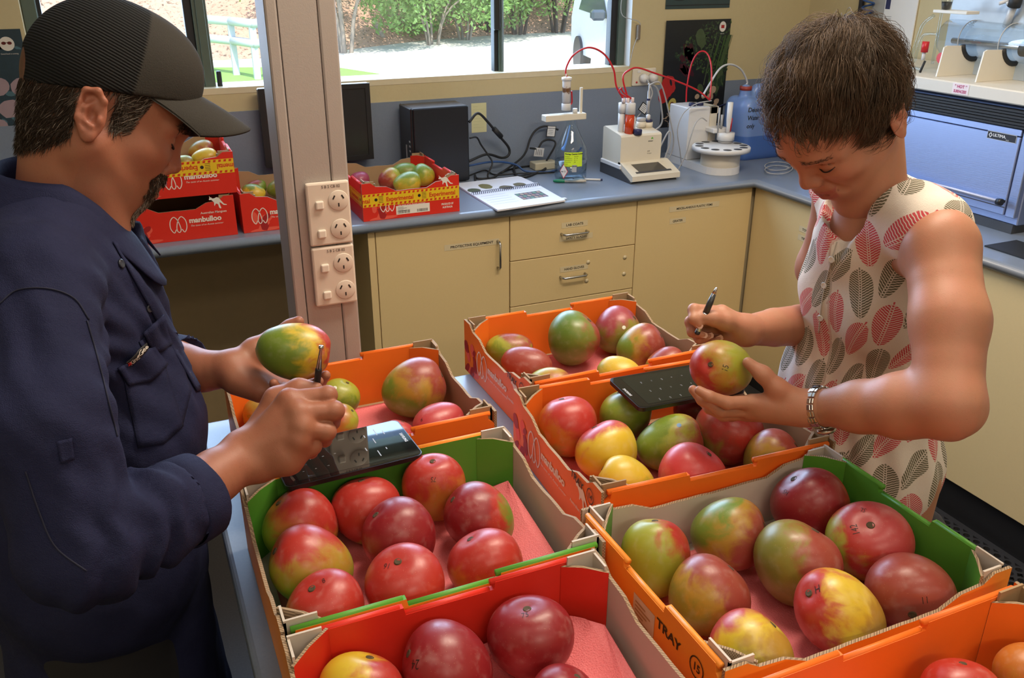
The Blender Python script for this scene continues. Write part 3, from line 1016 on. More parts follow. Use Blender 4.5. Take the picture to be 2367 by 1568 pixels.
# wall posters
def poster_veg():
    f = Flat(); rr = random.Random(5)
    w, h = .338, .455
    f.add(rect2d(0, 0, w, h), 0)
    for k in range(900):                                  # leafy greens
        x = rr.uniform(.0, 1); y = rr.uniform(.45, .98)
        if y < .72 - x * .35 or y > .60 + x * .62: continue
        f.add(blob2d(x * w, y * h, rr.uniform(.002, .009), rr.uniform(.002, .005), 6, rr.random() * 3, .6, k), rr.choice((1, 1, 1, 2, 3)), layer=1 + k * .002)
    for k in range(16):                                   # celery and leek stems
        x = .62 + rr.random() * .3
        f.add(stroke2d([(x * w, (.30 + rr.random() * .1) * h), ((x + .05) * w, .6 * h), ((x + .14) * w, .85 * h)], rr.uniform(.002, .007)), rr.choice((2, 3)), layer=3 + k * .02)
    for k in range(30):
        f.add(blob2d(rr.uniform(.72, .97) * w, rr.uniform(.30, .52) * h, .006, .018, 8, rr.uniform(-.6, .6), .3, k), rr.choice((1, 2)), layer=3.5 + k * .01)
    f.add(blob2d(.55 * w, .83 * h, .025, .045, 14, .3, .2, 4), 2, layer=3.8)
    for k in range(12):
        f.add(blob2d(rr.uniform(.28, .45) * w, rr.uniform(.52, .75) * h, .012, .03, 9, rr.random(), .4, k), 7, layer=2.5)
    f.add(blob2d(.10 * w, .40 * h, .035, .046, 16, .2, .25, 1), 4, layer=4).add(blob2d(.03 * w, .31 * h, .028, .035, 14, 0, .2, 2), 4, layer=4.1).add(blob2d(.13 * w, .43 * h, .006, .016, 8, .3), 0, layer=4.3)
    f.add(blob2d(.17 * w, .22 * h, .021, .028, 16, -.3), 5, layer=4.2).add(blob2d(.17 * w, .215 * h, .012, .014, 12), 8, layer=4.4)
    for k, (x, y, r) in enumerate(((.80, .335, .019), (.77, .27, .018), (.88, .22, .014), (.86, .18, .013), (.56, .28, .013), (.66, .28, .012))):
        f.add(blob2d(x * w, y * h, r, r * .9, 12, .3, .15, k), 6, layer=4.2 + k * .05)
    f.add(blob2d(.60 * w, .36 * h, .015, .020, 12, .6), 2, layer=4.2)
    for k in range(26):
        a = rr.random() * 6.28; x, y = .16 * w + .025 * math.cos(a), .075 * h + .018 * math.sin(a)
        f.add(stroke2d([(x, y), (x + rr.uniform(-.02, .02), y + rr.uniform(-.02, .02))], .0025), 6, layer=4.2 + k * .01)
    f.add(blob2d(.875 * w, .93 * h, .018, .022, 20), 9, layer=5).add(rect2d(.85 * w, .915 * h, .90 * w, .945 * h), 4, layer=5.4)
    f.add(text2d('GROWN', .0055, 'CENTER'), 9, .875 * w, .86 * h, 5)
    return f
pm_ = [plain('poster_' + n, c, .35, var=.2, scale=60) for n, c in (('dark', (.012, .013, .014)), ('leaf', (.022, .045, .022)), ('pale_leaf', (.06, .09, .04)), ('stem', (.05, .10, .025)), ('pepper', (.42, .02, .015)), ('avocado', (.50, .42, .10)), ('mushroom', (.42, .31, .22)), ('beet', (.05, .008, .014)), ('stone', (.15, .05, .02)), ('logo', (.75, .72, .68)))]
tag(poster_veg().build('poster', pm_, (2.222, YB - .009, 1.012), (1, 0, 0), (0, 0, 1), eps=.00012), 'dark poster of vegetables on the wall right of the window', 'poster')
f = Flat().add(rect2d(0, 0, .333, .45), 0).add(rect2d(0, .0, .333, .045), 1, layer=2).add(rect2d(0, .012, .333, .016), 0, layer=3)
for k, x in enumerate((.07, .26)): f.add(blob2d(x, .06, .06, .028, 14), 0, layer=3 + k * .1)
tag(f.build('poster', [plain('poster_black', (.012, .013, .016), .35), plain('poster_teal', (.03, .055, .06), .35)], (2.216, YB - .002, 1.513), (1, 0, 0), (0, 0, 1)), 'teal edged dark poster above the vegetable poster', 'poster')
f = Flat().add(rect2d(-.33, 0, 0, .40), 0); rr = random.Random(8)
for k in range(40): f.add(blob2d(-rr.uniform(.0, .3), rr.uniform(.02, .36), rr.uniform(.004, .02), rr.uniform(.003, .012), 9, rr.random() * 3, .4, k), 1, layer=1 + k * .01)
for k, (x, y) in enumerate(((-.03, .22), (-.08, .15), (-.02, .10), (-.06, .05), (-.015, .02), (-.10, .22), (-.13, .09), (-.11, .02))): f.add(blob2d(x, y, .035, .028, 16, .4, .15, k), 2, layer=2 + k * .1)
f.add(blob2d(-.047, .355, .022, .022, 22), 3, layer=4).add(blob2d(-.056, .357, .007, .005, 10), 4, layer=5).add(blob2d(-.039, .357, .007, .005, 10), 4, layer=5).add(rect2d(-.056, .358, -.039, .3595), 4, layer=5)
f.add(text2d('Good food is coming', .006, 'CENTER'), 3, -.045, .322, 4)
tag(f.build('poster', [plain('poster_navy', (.015, .04, .06), .35, var=.3), plain('poster_blue', (.06, .14, .18), .35), plain('poster_pink_grey', (.33, .24, .27), .35), plain('poster_cream', (.7, .66, .6), .35), plain('poster_maroon', (.12, .01, .01), .4)], (-.247, YB - .002, 1.105), (1, 0, 0), (0, 0, 1), eps=.0002), 'blue poster with a sunglasses badge at the left end of the window wall', 'poster')
f = Flat().add(rect2d(-.15, 0, 0, .2), 0)
tag(f.build('picture', [plain('dark_red_print', (.05, .012, .012), .4)], (-.372, YB - .002, 1.535), (1, 0, 0), (0, 0, 1)), 'dark red print at the far left above the blue poster', 'picture')

# wall outlet by the vegetable poster
t = thing('wall_outlet', 'white double outlet with two round plugs beside the vegetable poster', 'outlet', (2.127, YB, 1.238))
MB().box((-.059, -.012, -.037), (.059, 0, .037), .004).build('plate', m_cream, t)
for x in (-.01, .034):
    MB().lathe([(.0, 0), (.019, 0), (.019, .012), (.017, .03), (.0, .032)], (x, -.012, -.004), 20, axis=(0, -1, 0)).build('plug', m_white, t)
MB().lathe([(0, 0), (.004, 0), (.004, .003), (0, .003)], (-.04, -.012, -.02), 10, axis=(0, -1, 0)).build('red_indicator', m_redp, t)
for x in (-.03, .03): MB().box((x - .008, -.0145, .02), (x + .008, -.011, .030)).build('rocker_switch', m_white, t)

def cable(name, label, pts, r, mat, n=60, cat='cable', seg=8, group=None):
    o = MB().tube(spline(pts, n), r, seg).build(name, mat)
    return tag(o, label, cat, group)
cd_ = cable('plug_cord', 'grey power cord with a paper tag hanging from the wall outlet', [(2.118, 3.37, 1.232), (2.125, 3.35, 1.20), (2.13, 3.345, 1.17), (2.10, 3.34, 1.12), (2.06, 3.35, 1.07), (2.05, 3.36, 1.0), (2.06, 3.37, .905)], .0035, m_greyc, cat='cord')
f = Flat().add(rect2d(-.023, -.02, .023, .02), 0).add(rect2d(-.018, -.016, .018, .016), 1, layer=2)
for k in range(4): f.add(rect2d(-.014, .010 - k * .007, .010, .0115 - k * .007), 0, layer=3)
f.build('paper_tag', [m_ink, m_paper], (2.085, 3.332, 1.118), unit((.75, 0, -.55)), unit((.55, 0, .75)), cd_)
t_ = MB().tube(spline([(1.995, YG - .1, 1.62), (1.99, 3.395, 1.50), (2.085, 3.40, 1.46), (2.06, 3.405, 1.36), (2.045, 3.405, 1.285)], 30), .0016, 6)
o = tag(t_.build('blind_cord', m_greyc), 'thin window blind cord with a small cleat on the wall by the window', 'cord')
MB().box((2.075, 3.396, 1.395), (2.088, 3.419, 1.455), .003).build('cleat', plain('cleat_brown', (.2, .16, .12), .5), o)

# reagent bottle with its drying tube holder
bc = (1.615, 3.10)
t = thing('reagent_bottle', 'clear glass bottle with a lime warning label and a red hazard diamond', 'bottle', (*bc, BT))
prof = [(.050, .0), (.060, .004), (.064, .016), (.064, .115), (.060, .132), (.046, .162), (.030, .195), (.021, .215), (.019, .236)]
MB().lathe(prof, (0, 0, 0), 40, cap=False).build('glass_body', m_glass, t)
MB().lathe([(.0, .006), (.056, .006), (.0615, .014), (.0615, .082), (.0, .0825)], (0, 0, 0), 40).build('water', m_water, t)
MB().lathe([(.020, .0), (.050, 0), (.046, .006), (0, .010)], (0, 0, .0), 30).build('glass_base', m_glass, t)
def wrap(fl, name, mats, r, ang0, z0, par):
    """flat print wrapped on a vertical cylinder; x runs along the arc"""
    vs = []
    for (x, y), l in zip(fl.v, fl.l):
        a = ang0 + x / r
        rr_ = r + .0003 + .0003 * l
        vs.append((rr_ * math.cos(a), rr_ * math.sin(a), z0 + y))
    return mkobj(name, vs, fl.f, mats, par, fl.m, False)
vd = math.atan2(-bc[1], -bc[0])
def grid2d(x0, y0, x1, y1, n=8):
    vs = [(x0 + (x1 - x0) * i / n, y) for i in range(n + 1) for y in (y0, y1)]
    return vs, [(2 * i, 2 * i + 2, 2 * i + 3, 2 * i + 1) for i in range(n)]
f = Flat().add(grid2d(-.032, 0, .042, .056), 0).add(text2d('Warning: Chemical Contents', .0074, 'LEFT', 0, .0003, .86), 1, -.030, .0475, 2)
for k, w_ in enumerate(('Substance:', 'Concentration:', 'Date prepared:', 'Prepared by:', 'Expiry:', 'Refer to label before use')):
    f.add(text2d(w_, .0048, 'LEFT'), 1, -.030, .0385 - k * .0074, 2)
for k, w_ in enumerate(('NaOH', '0.1 M', '21.11', 'JM')): f.add(text2d(w_, .0064, 'LEFT', .3), 1, .006, .038 - k * .0074, 2)
wrap(f, 'warning_label', [m_lime, m_ink], .0645, vd + .10, .066, t)
f = Flat().add(([(0, -.030), (.018, 0), (0, .030), (-.018, 0)], [(0, 1, 2, 3)]), 0).add(([(0, -.026), (.0155, 0), (0, .026), (-.0155, 0)], [(0, 1, 2, 3)]), 1, layer=2).add(rect2d(-.010, -.003, -.002, -.0005), 2, layer=3).add(stroke2d([(0.001, 0), (.006, .003), (.010, -.001), (.004, -.003)], .001, True), 2, layer=3)
wrap(f, 'hazard_diamond', [m_redp, m_paper, m_ink], .0645, vd - .42, .047, t)
f = Flat().add(grid2d(-.002, 0, .016, .028), 0).add(text2d('0.1M NaOH', .006, 'LEFT', 0, .0001, .7), 1, -.002, .021, 2)
wrap(f, 'measure_scale', [plain('frosted_scale', (.42, .44, .46), .5), m_ink], .0645, vd + .12, .045, t)
MB().tube(spline([(-.052, -.03, .128), (-.04, -.035, .16), (-.018, -.02, .22)], 8), [.008, .007, .0045, .004, .004, .003, .003, .003, .002], 10).build('pipette_tip', plain('blue_tip', (.12, .30, .75), .3), t)
t = thing('bottle_top_holder', 'cream bottle top holder carrying a drying tube and a rod on the glass bottle', 'lab holder', (1.60, 3.10, 1.1375))
MB().box((-.105, -.018, 0), (.07, .024, .024), .002).build('holder_block', m_cream, t)
MB().box((-.08, -.008, .0241), (-.03, .014, .0246)).build('slot', m_greyc, t)
MB().cyl((.028, 0, .024), (.028, 0, .042), .010, .009, 16).build('screw_cap', m_inst, t)
MB().box((.052, .004, .024), (.062, .012, .118)).build('upright_rod', m_cream, t)
d_ = MB().lathe([(.0, .036), (.018, .036), (.018, .060), (.0165, .062)], (-.005, .012, 0), 24, cap=False).build('tube_socket', m_inst, t)
mdt = M('drying_tube_plastic', (.74, .70, .66), .25)
_, _, zz = mdt.xyz(mdt.coord())
band = (zz - .112 + (mdt.noise(160, 2) - .5) * .02).abs().ss(.006, .014, 1, 0)
mdt.col(mdt.mix(band, (.74, .70, .66), (.20, .10, .05)))
MB().lathe([(0, .060), (.0155, .060), (.0165, .142), (.0165, .148), (.020, .149), (.020, .158), (.012, .160), (.0, .160)], (-.005, .012, 0), 24).build('drying_tube', mdt.m, t)
MB().cyl((-.008, .012, .160), (-.008, .012, .172), .002, n=8).build('nipple', m_inst, t)

# titrator
t = thing('titrator', 'white automatic titrator with sloped control panel and orange bottle', 'lab instrument', (1.80, 2.93, BT))
W_ = .212
body = [(.10, .045), (.245, .045), (.245, .185), (.235, .19), (.108, .172), (.10, .165)]
MB().prism([(p[0], p[1]) for p in body], (0, 0, 0), (0, 1, 0), (0, 0, 1), W_ - .025, (0, 0, 0)).build('housing', m_cream, t)
MB().box((-.006, .09, .040), (W_ - .01, .25, .058), .003).build('skirt', m_inst, t)
MB().prism([(.005, .0), (.255, .0), (.255, .040), (.11, .046), (.02, .012)], (-.003, 0, 0), (0, 1, 0), (0, 0, 1), W_ + .0, (0, 0, 0)).build('base', m_dgrey, t)
cp_ = MB().prism([(.0, .010), (.010, .006), (.115, .046), (.115, .066), (.098, .066), (.0, .030)], (.0, 0, 0), (0, 1, 0), (0, 0, 1), W_ + .008, (0, 0, 0)).build('control_panel', m_cream, t)
ux, uy = np.array((1.0, 0, 0)), unit((0, .098, .036))
f = Flat().add(([(.045, .030), (.175, .030), (.165, .085), (.038, .085)], [(0, 1, 2, 3)]), 0).add(rect2d(.028, .018, .192, .030), 1, layer=1.2)
for x in (.018, .182): f.add(stroke2d([(x - .006, .082), (x + .006, .082), (x + .006, .089), (x - .006, .089)], .0008, True), 2)
f.build('display', [m_scr, m_dgrey, m_greyc], (.0, .0, .030), ux, uy, cp_)
Flat().add(text2d('titrator', .0075, 'LEFT', 0, .0002), 0).add(([(0, 0), (.006, .009), (.012, 0)], [(0, 1, 2)]), 1, .012, .010).add(text2d('G20', .007), 0, -.002, -.040).add(text2d('Compact', .0055), 0, -.002, -.048).build('printed_name', [m_ink, plain('leaf_green_print', (.12, .45, .05), .5)], (.125, .0998, .140), (1, 0, 0), (0, 0, 1), t)
MB().lathe([(0, 0), (.0125, 0), (.0125, .085), (0, .085)], (.028, .155, .172), 20).build('white_bottle', m_inst, t)
MB().lathe([(0, 0), (.0185, 0), (.0185, .080), (0, .080)], (.052, .130, .168), 24).build('orange_bottle', m_orb, t)
b = MB().lathe([(0, .0), (.020, 0), (.020, .040), (.018, .043), (0, .043)], (.053, .130, .249), 22).lathe([(0, .0), (.015, 0), (.015, .038), (0, .040)], (.028, .152, .253), 18)
b.build('bottle_head', m_inst, t)
MB().lathe([(0, 0), (.0175, 0), (.018, .018), (.016, .020), (0, .020)], (.078, .108, .171), 20).build('blue_cap', m_navy, t)
MB().lathe([(0, .0), (.013, 0), (.013, .040), (.010, .048), (.006, .05), (.003, .068), (0, .069)], (.093, .175, .182), 18).build('dropper_bottle', m_inst, t)
b = MB().lathe([(0, 0), (.020, 0), (.020, .022), (.0, .022)], (.140, .185, .184), 22).lathe([(0, 0), (.020, 0), (.020, .022), (.0, .022)], (.172, .185, .180), 22)
b.build('electrode_holder', m_cream, t)
MB().lathe([(0, 0), (.018, 0), (.018, .014), (0, .015)], (.140, .185, .206), 22).build('grey_cap', m_greyc, t)
MB().lathe([(0, 0), (.018, 0), (.018, .008), (0, .008)], (.172, .185, .202), 22).build('navy_cap', m_navy, t)
MB().lathe([(0, 0), (.009, 0), (.009, .018), (.005, .022), (0, .023)], (.172, .185, .210), 16).build('electrode_plug', m_inst, t)
e_ = MB().lathe([(0, 0), (.006, 0), (.007, .055), (.006, .056), (.006, .085), (.003, .092), (.003, .11)], (.172, .19, .236), 14).build('electrode', m_greyc, t)
MB().lathe([(.0072, .05), (.0072, .058)], (.172, .19, .236), 14, cap=False).build('blue_band', m_navy, e_)
for k, x in enumerate((.026, .045, .066)):
    MB().lathe([(0, 0), (.0075, 0), (.007, .018), (0, .019)], (x, .14, .292), 12).build('tube_fitting', plain('pink_white_fitting', (.75, .62, .62), .4) if k == 0 else bpy.data.materials['pink_white_fitting'], t)

def P3(px, py, y): return PY(px, py, y)
cable('red_tube', 'pink red tube arching from the drying tube to the titrator', [(1.596, 3.112, 1.29), PY(1308, 160, 3.12), PY(1325, 128, 3.11), PY(1360, 110, 3.1), PY(1395, 124, 3.09), PY(1418, 160, 3.085), PY(1425, 200, 3.08), (1.827, 3.07, 1.205)], .0036, m_redt, cat='tube')
cable('red_tube', 'long red tube running from the titrator across to the sample changer', [(1.846, 3.07, 1.205), PY(1440, 180, 3.08), PY(1455, 162, 3.09), PY(1475, 157, 3.1), PY(1510, 168, 3.1), PY(1560, 186, 3.1), PY(1610, 208, 3.08), PY(1642, 232, 3.06)], .0036, m_redt, cat='tube')
cable('red_tube', 'short red tube looping over the titrator bottle head', [(1.858, 3.072, 1.205), PY(1432, 215, 3.07), PY(1436, 204, 3.07), PY(1441, 214, 3.07), (1.867, 3.07, 1.204)], .003, m_redt, cat='tube')
cable('red_tube', 'red tube arching over the sample changer in front of the poster', [PY(1586, 236, 3.2), PY(1588, 200, 3.2), PY(1598, 150, 3.2), PY(1612, 124, 3.19), PY(1628, 119, 3.17), PY(1640, 134, 3.14), PY(1645, 170, 3.1), PY(1641, 228, 3.07)], .0033, m_redt, cat='tube')
cable('white_tube', 'white tube arching from the sample changer to the blue water jug', [PY(1624, 222, 3.1), PY(1640, 195, 3.12), PY(1665, 158, 3.15), PY(1690, 149, 3.17), PY(1714, 162, 3.19), PY(1727, 190, 3.2), (2.502, 3.2, 1.205)], .0042, m_whtt, cat='tube')
cable('red_tube', 'short dark red tube behind the holder on the glass bottle', [(1.603, 3.114, 1.19), (1.618, 3.11, 1.20), (1.613, 3.104, 1.245)], .003, m_redt, cat='tube')
cable('electrode_cable', 'white electrode cable looping from the titrator behind the sample changer', [(1.972, 3.12, 1.246), PY(1516, 190, 3.12), PY(1527, 194, 3.12), PY(1538, 225, 3.13), PY(1550, 280, 3.14), PY(1557, 320, 3.15), PY(1553, 350, 3.16), (2.105, 3.17, .906)], .003, m_greyc)
cable('electrode_cable', 'white cable dropping behind the titrator electrode', [(1.974, 3.13, 1.25), PY(1519, 205, 3.14), PY(1529, 250, 3.16), PY(1527, 290, 3.18), (2.01, 3.2, 1.02), (2.05, 3.2, .95), (2.08, 3.2, .906)], .0035, m_greyc)
cable('signal_cable', 'thin grey cable curving over the side of the sample changer', [PY(1645, 233, 3.05), PY(1610, 240, 3.06), PY(1580, 262, 3.07), PY(1566, 300, 3.08), PY(1572, 350, 3.1), (2.155, 3.12, .905)], .0022, m_greyc)
cable('signal_cable', 'thin grey cable bending from the changer head down to the worktop', [PY(1634, 280, 3.03), PY(1622, 273, 3.03), PY(1608, 285, 3.03), PY(1596, 320, 3.03), PY(1585, 358, 3.04), (2.09, 3.05, .905)], .0024, m_greyc)
cable('signal_cable', 'loop of grey cable between the titrator and the sample changer', [(2.03, 3.14, .94), PY(1545, 305, 3.14), PY(1548, 330, 3.14), (2.07, 3.14, .905)], .0034, m_greyc)

# sample changer
t = thing('sample_changer', 'white sample changer with a round carousel beside the blue jug', 'lab instrument', (2.25, 2.985, BT))
foot = []
for a in np.linspace(math.pi, 2 * math.pi, 13): foot.append((.082 * math.cos(a), .082 * math.sin(a)))
foot += [(.10, .28), (-.085, .28)]
MB().prism(foot, (0, 0, 0), (1, 0, 0), (0, 1, 0), .03).build('base', m_inst, t)
MB().lathe([(.0, .0), (.080, .0), (.080, .085), (.0, .085)], (0, 0, .001), 44).build('drum', m_cream, t)
mb = MB(); R0 = .118; n = 60
holes = 12
b = MB().lathe([(.0, .0), (R0, .0), (R0, .014), (R0 - .003, .017), (.0, .017)], (0, 0, .089), 60)
cr = b.build('carousel', m_inst, t)
for k in range(holes):
    a = 2 * math.pi * (k + .3) / holes
    MB().lathe([(.0, .0), (.0165, .0), (.0165, .0006), (.0, .0006)], (.092 * math.cos(a), .092 * math.sin(a), .1061), 20).build('sample_hole', m_dgrey, cr)
    MB().lathe([(.0165, .0), (.0175, .0), (.0175, .0008), (.0165, .0008)], (.092 * math.cos(a), .092 * math.sin(a), .1061), 20, cap=False).build('hole_rim', m_greyc, cr)
MB().box((-.085, .12, .03), (.02, .27, .245), .004).build('tower', m_inst, t)
MB().box((.02, .12, .03), (.055, .14, .245), .002).box((.02, .12, .215), (.06, .27, .245), .002).box((.02, .25, .03), (.06, .27, .245), .002).build('tower_frame', m_cream, t)
MB().box((.02, .145, .06), (.05, .245, .20)).build('lift_recess', m_dgrey, t)
MB().box((.0, .06, .145), (.075, .13, .165), .004).lathe([(0, 0), (.036, 0), (.036, .030), (0, .03)], (.055, .05, .118), 28).build('lift_head', m_inst, t)
MB().lathe([(0, 0), (.030, 0), (.030, .012), (0, .012)], (.055, .05, .107), 24).build('stirrer_collar', m_greyc, t)
MB().lathe([(0, .0), (.0075, .0), (.0085, .03), (.011, .055), (.0115, .125), (0, .126)], (.052, .035, .148), 16).build('dosing_head', m_inst, t)
MB().cyl((.075, .05, .15), (.078, .05, .205), .0035, n=8).build('red_burette', m_redp, t)
MB().cyl((.02, .06, .15), (.02, .06, .25), .004, n=8).cyl((.035, .06, .165), (.035, .06, .22), .005, n=8).build('dosing_rods', m_greyc, t)
for x in (-.04, -.002): MB().lathe([(0, 0), (.015, 0), (.015, .012), (0, .012)], (x, .17, .245), 16).build('navy_cap', m_navy, t)

# jug
mj = M('blue_translucent_plastic', (.16, .29, .72), .3)
_, _, zz = mj.xyz(mj.coord())
mj.col(mj.mix(zz.ss(.098, .102), (.10, .22, .62), (.25, .40, .80))).set(Transmission_Weight=.25, Subsurface_Weight=.2)
t = thing('water_jug', 'blue translucent jug of deionised water with a red cap', 'jug', (2.585, 3.19, BT + .0045))
F_ = Field((-.17, -.10, -.01), (.17, .10, .34), .004)
F_.cone((-.095, -.045, .02), (-.095, -.045, .225), .03, .03, .0).cone((-.095, .045, .02), (-.095, .045, .225), .03, .03, .0)
for (x0, x1) in ((-.095, .10),):
    for y in np.linspace(-.045, .045, 5):
        for z in np.linspace(.02, .215, 9):
            F_.cone((x0, y, z), (x1, y, z - (.0 if z < .2 else 0)), .035, .035, .02)
F_.cone((-.08, 0, .24), (-.08, 0, .285), .028, .024, .012)
F_.chain([(-.055, 0, .25), (-.02, 0, .285), (.04, 0, .295), (.10, 0, .285), (.115, 0, .24)], [.022, .02, .022, .024, .03], .015)
F_.ell((.02, 0, .245), (.035, .08, .022), None, .008, True)
v_, q_ = F_.mesh()
mkobj('jug_body', v_, q_, mj.m, t, None, True)
MB().lathe([(0, 0), (.026, 0), (.026, .016), (0, .017)], (-.08, 0, .285), 22).build('jug_cap', plain('brown_red_cap', (.34, .05, .035), .45), t)
f = Flat()
for k, w_ in enumerate(('Deionised', 'Water', 'only')): f.add(text2d(w_, .026, 'LEFT', .15, .0006, .8), 0, 0, -k * .034)
jb = BVHTree.FromPolygons([tuple(p) for p in v_], [tuple(p) for p in q_])
vs_, fs_ = conform((f.v, f.f), jb, (-.118, -.09, .205), (1, 0, 0), (0, 0, 1), .0006, .10)
mkobj('handwriting', vs_, fs_, m_ink, t)

# marker and pen on the bench
t = thing('marker', 'green capped marker lying on the worktop beside the glass bottle', 'marker', (1.59, 3.056, BT + .0075), math.atan2(-.052, .117))
MB().lathe([(0, -.066), (.005, -.064), (.0072, -.05), (.0072, -.02)], (0, 0, 0), 14, axis=(1, 0, 0), cap=False).build('cap', plain('marker_green', (.01, .20, .10), .35), t)
MB().lathe([(.0066, -.02), (.0068, .05), (.005, .064), (0, .066)], (0, 0, 0), 14, axis=(1, 0, 0), cap=False).build('barrel', plain('marker_grey', (.45, .43, .38), .4), t)
t = thing('pen', 'white ballpoint pen with dark ends beside the green marker', 'pen', (1.675, 3.062, BT + .0045), math.atan2(-.06, .10))
MB().cyl((-.055, 0, 0), (.05, 0, 0), .0038, n=10).build('barrel', m_white, t)
MB().cyl((.05, 0, 0), (.058, 0, 0), .0042, n=10).build('end_plug', m_navy, t)
MB().cyl((-.068, 0, 0), (-.055, 0, 0), .0012, .0038, n=10).build('tip', m_navy, t)

# open spiral booklet
t = thing('spiral_booklet', 'open spiral bound booklet with mango photographs on the worktop', 'booklet', (1.0, 2.6, BT))
def loc(px, py): p = PZ(px, py, BT + .004); return p - np.array((1.0, 2.6, BT))
mp = plain('booklet_paper', (.74, .76, .84), .5, var=.01)
def sheet(name, c4, z0, nlay):
    a, b_, c, d = [np.array(q) for q in c4]
    vs = []
    for zz_ in (.0, z0):
        vs += [(p[0], p[1], zz_ + .0005) for p in (a, b_, c, d)]
    return MB().add(vs, [(3, 2, 1, 0), (4, 5, 6, 7), (0, 1, 5, 4), (1, 2, 6, 5), (2, 3, 7, 6), (3, 0, 4, 7)]).build(name, mp, t)
p_bl, p_br, p_sl, p_sr, p_tl, p_tr = loc(1150, 487), loc(1307, 464), loc(1092, 452), loc(1247, 430), loc(1052, 426), loc(1200, 408)
pg = sheet('page', (p_bl, p_br, p_sr, p_sl), .006, 1)
pg2 = sheet('page', (p_sl, p_sr, p_tr, p_tl), .006, 1)
def onpage(c4, u, v): return c4[0] * (1 - u) * (1 - v) + c4[1] * u * (1 - v) + c4[2] * u * v + c4[3] * (1 - u) * v
def patch(shape, c4, mat, name, par, lay=1):
    vs, fs = shape
    out = []
    for u, v in vs:
        p = onpage(c4, u, v); out.append((p[0], p[1], .0066 + .0002 * lay))
    return mkobj(name, out, fs, mat, par)
c1, c2 = (p_bl, p_br, p_sr, p_sl), (p_sl, p_sr, p_tr, p_tl)
for k, (u, v, a, b_, c) in enumerate(((.10, .30, .11, .16, (.07, .085, .04)), (.32, .48, .11, .22, (.18, .16, .05)), (.55, .20, .12, .16, (.13, .11, .06)), (.78, .28, .11, .16, (.14, .12, .06)))):
    patch(blob2d(u, v, a * .8, b_, 18, 0, .12, k), c2, plain('printed_mango_%d' % k, c, .6), 'mango_picture', pg2)
patch(rect2d(.50, .32, .88, .70), c1, plain('photo_dark', (.05, .05, .07), .5), 'photo', pg)
cols = [plain('photo_fruit_%d' % k, c, .5) for k, c in enumerate(((.35, .18, .14), (.40, .28, .2), (.12, .25, .16), (.30, .2, .22)))]
for j in range(3):
    for i in range(6):
        patch(blob2d(.53 + i * .062, .38 + j * .125, .027, .05, 8), c1, cols[(i * 7 + j * 3) % 4], 'photo_fruit', pg, 2)
for k in range(5):
    patch(rect2d(.06, .30 + k * .13, .42, .312 + k * .13), c1, plain('pale_text_line', (.50, .50, .62), .6) if k == 0 else bpy.data.materials['pale_text_line'], 'text_line', pg)
patch(rect2d(.55, .80, .95, .812), c1, bpy.data.materials['pale_text_line'], 'text_line', pg)
pts = []
for k in range(36 * 8):
    u = k / (36 * 8); a = k / 8 * 2 * math.pi
    p = p_sl * (1 - u) + p_sr * u
    pts.append((p[0], p[1] + .007 * math.cos(a), .0085 + .008 * math.sin(a)))
MB().tube(pts, .0011, 5).build('spiral_binding', m_navy, t)
for (u, v, c4) in ((1.0, .12, c1), (1.0, .22, c2)):
    p = onpage(c4, u, v)
    MB().box((p[0] - .004, p[1] - .008, .004), (p[0] + .016, p[1] + .008, .0055)).build('index_tab', mp, t)

# cable tangle between the computer and the bottle
cb = [('thick black video cable with a ferrite bead behind the computer', [(1.245, 3.25, 1.13), PY(1105, 262, 3.27), PY(1130, 285, 3.3), PY(1150, 310, 3.33), PY(1175, 340, 3.36), PY(1176, 358, 3.36), PY(1160, 365, 3.35), PY(1125, 357, 3.3), (1.243, 3.26, .975)], .0052),
      ('black cable sagging from the computer back to the white adaptor', [(1.243, 3.24, 1.07), PY(1102, 318, 3.27), PY(1112, 335, 3.3), PY(1128, 358, 3.3), PY(1138, 378, 3.25), (1.32, 3.24, .906), (1.42, 3.22, .9055), (1.53, 3.25, .9055)], .0035),
      ('black cord lifting to the upper paper tag', [(1.40, 3.30, .906), PY(1200, 370, 3.34), PY(1216, 350, 3.37), PY(1226, 320, 3.38), PY(1240, 300, 3.385), PY(1262, 292, 3.385), PY(1290, 300, 3.39)], .0042),
      ('black loop of cord in front of the tangle', [(1.255, 3.22, .9055), PZ(1098, 405, BT + .004), PZ(1105, 413, BT + .004), PZ(1140, 410, BT + .004), PZ(1160, 398, BT + .006), PZ(1195, 388, BT + .004), PZ(1230, 383, BT + .004)], .004),
      ('thin black cord along the back of the worktop', [(1.25, 3.3, .9055), PZ(1120, 394, BT + .004), PZ(1145, 404, BT + .004), PZ(1200, 401, BT + .006), PZ(1260, 399, BT + .005), PZ(1285, 398, BT + .005)], .003),
      ('black coil of cord nearest the spiral booklet', [PZ(1192, 380, BT + .01), PZ(1188, 392, BT + .008), PZ(1195, 406, BT + .005), PZ(1215, 409, BT + .005), PZ(1240, 400, BT + .005), PZ(1258, 392, BT + .006), PZ(1265, 384, BT + .006)], .005),
      ('black cord curving over to the lower paper tag', [(1.62, 3.33, .93), PY(1284, 333, 3.36), PY(1270, 323, 3.37), PY(1254, 328, 3.37), PY(1243, 343, 3.36), (1.545, 3.33, .99)], .004)]
tags_ = []
for k, (lab, pts, r) in enumerate(cb):
    tags_.append(cable('power_cable', lab, pts, r, m_seal))
MB().tube([PY(1142, 298, 3.322), PY(1158, 316, 3.342)], .011, 8).build('ferrite_bead', m_seal, tags_[0])
f = Flat().add(rect2d(-.021, -.023, .021, .023), 0).add(rect2d(-.018, -.020, .018, .012), 1, layer=2).add(rect2d(-.018, .014, .018, .021), 1, layer=2)
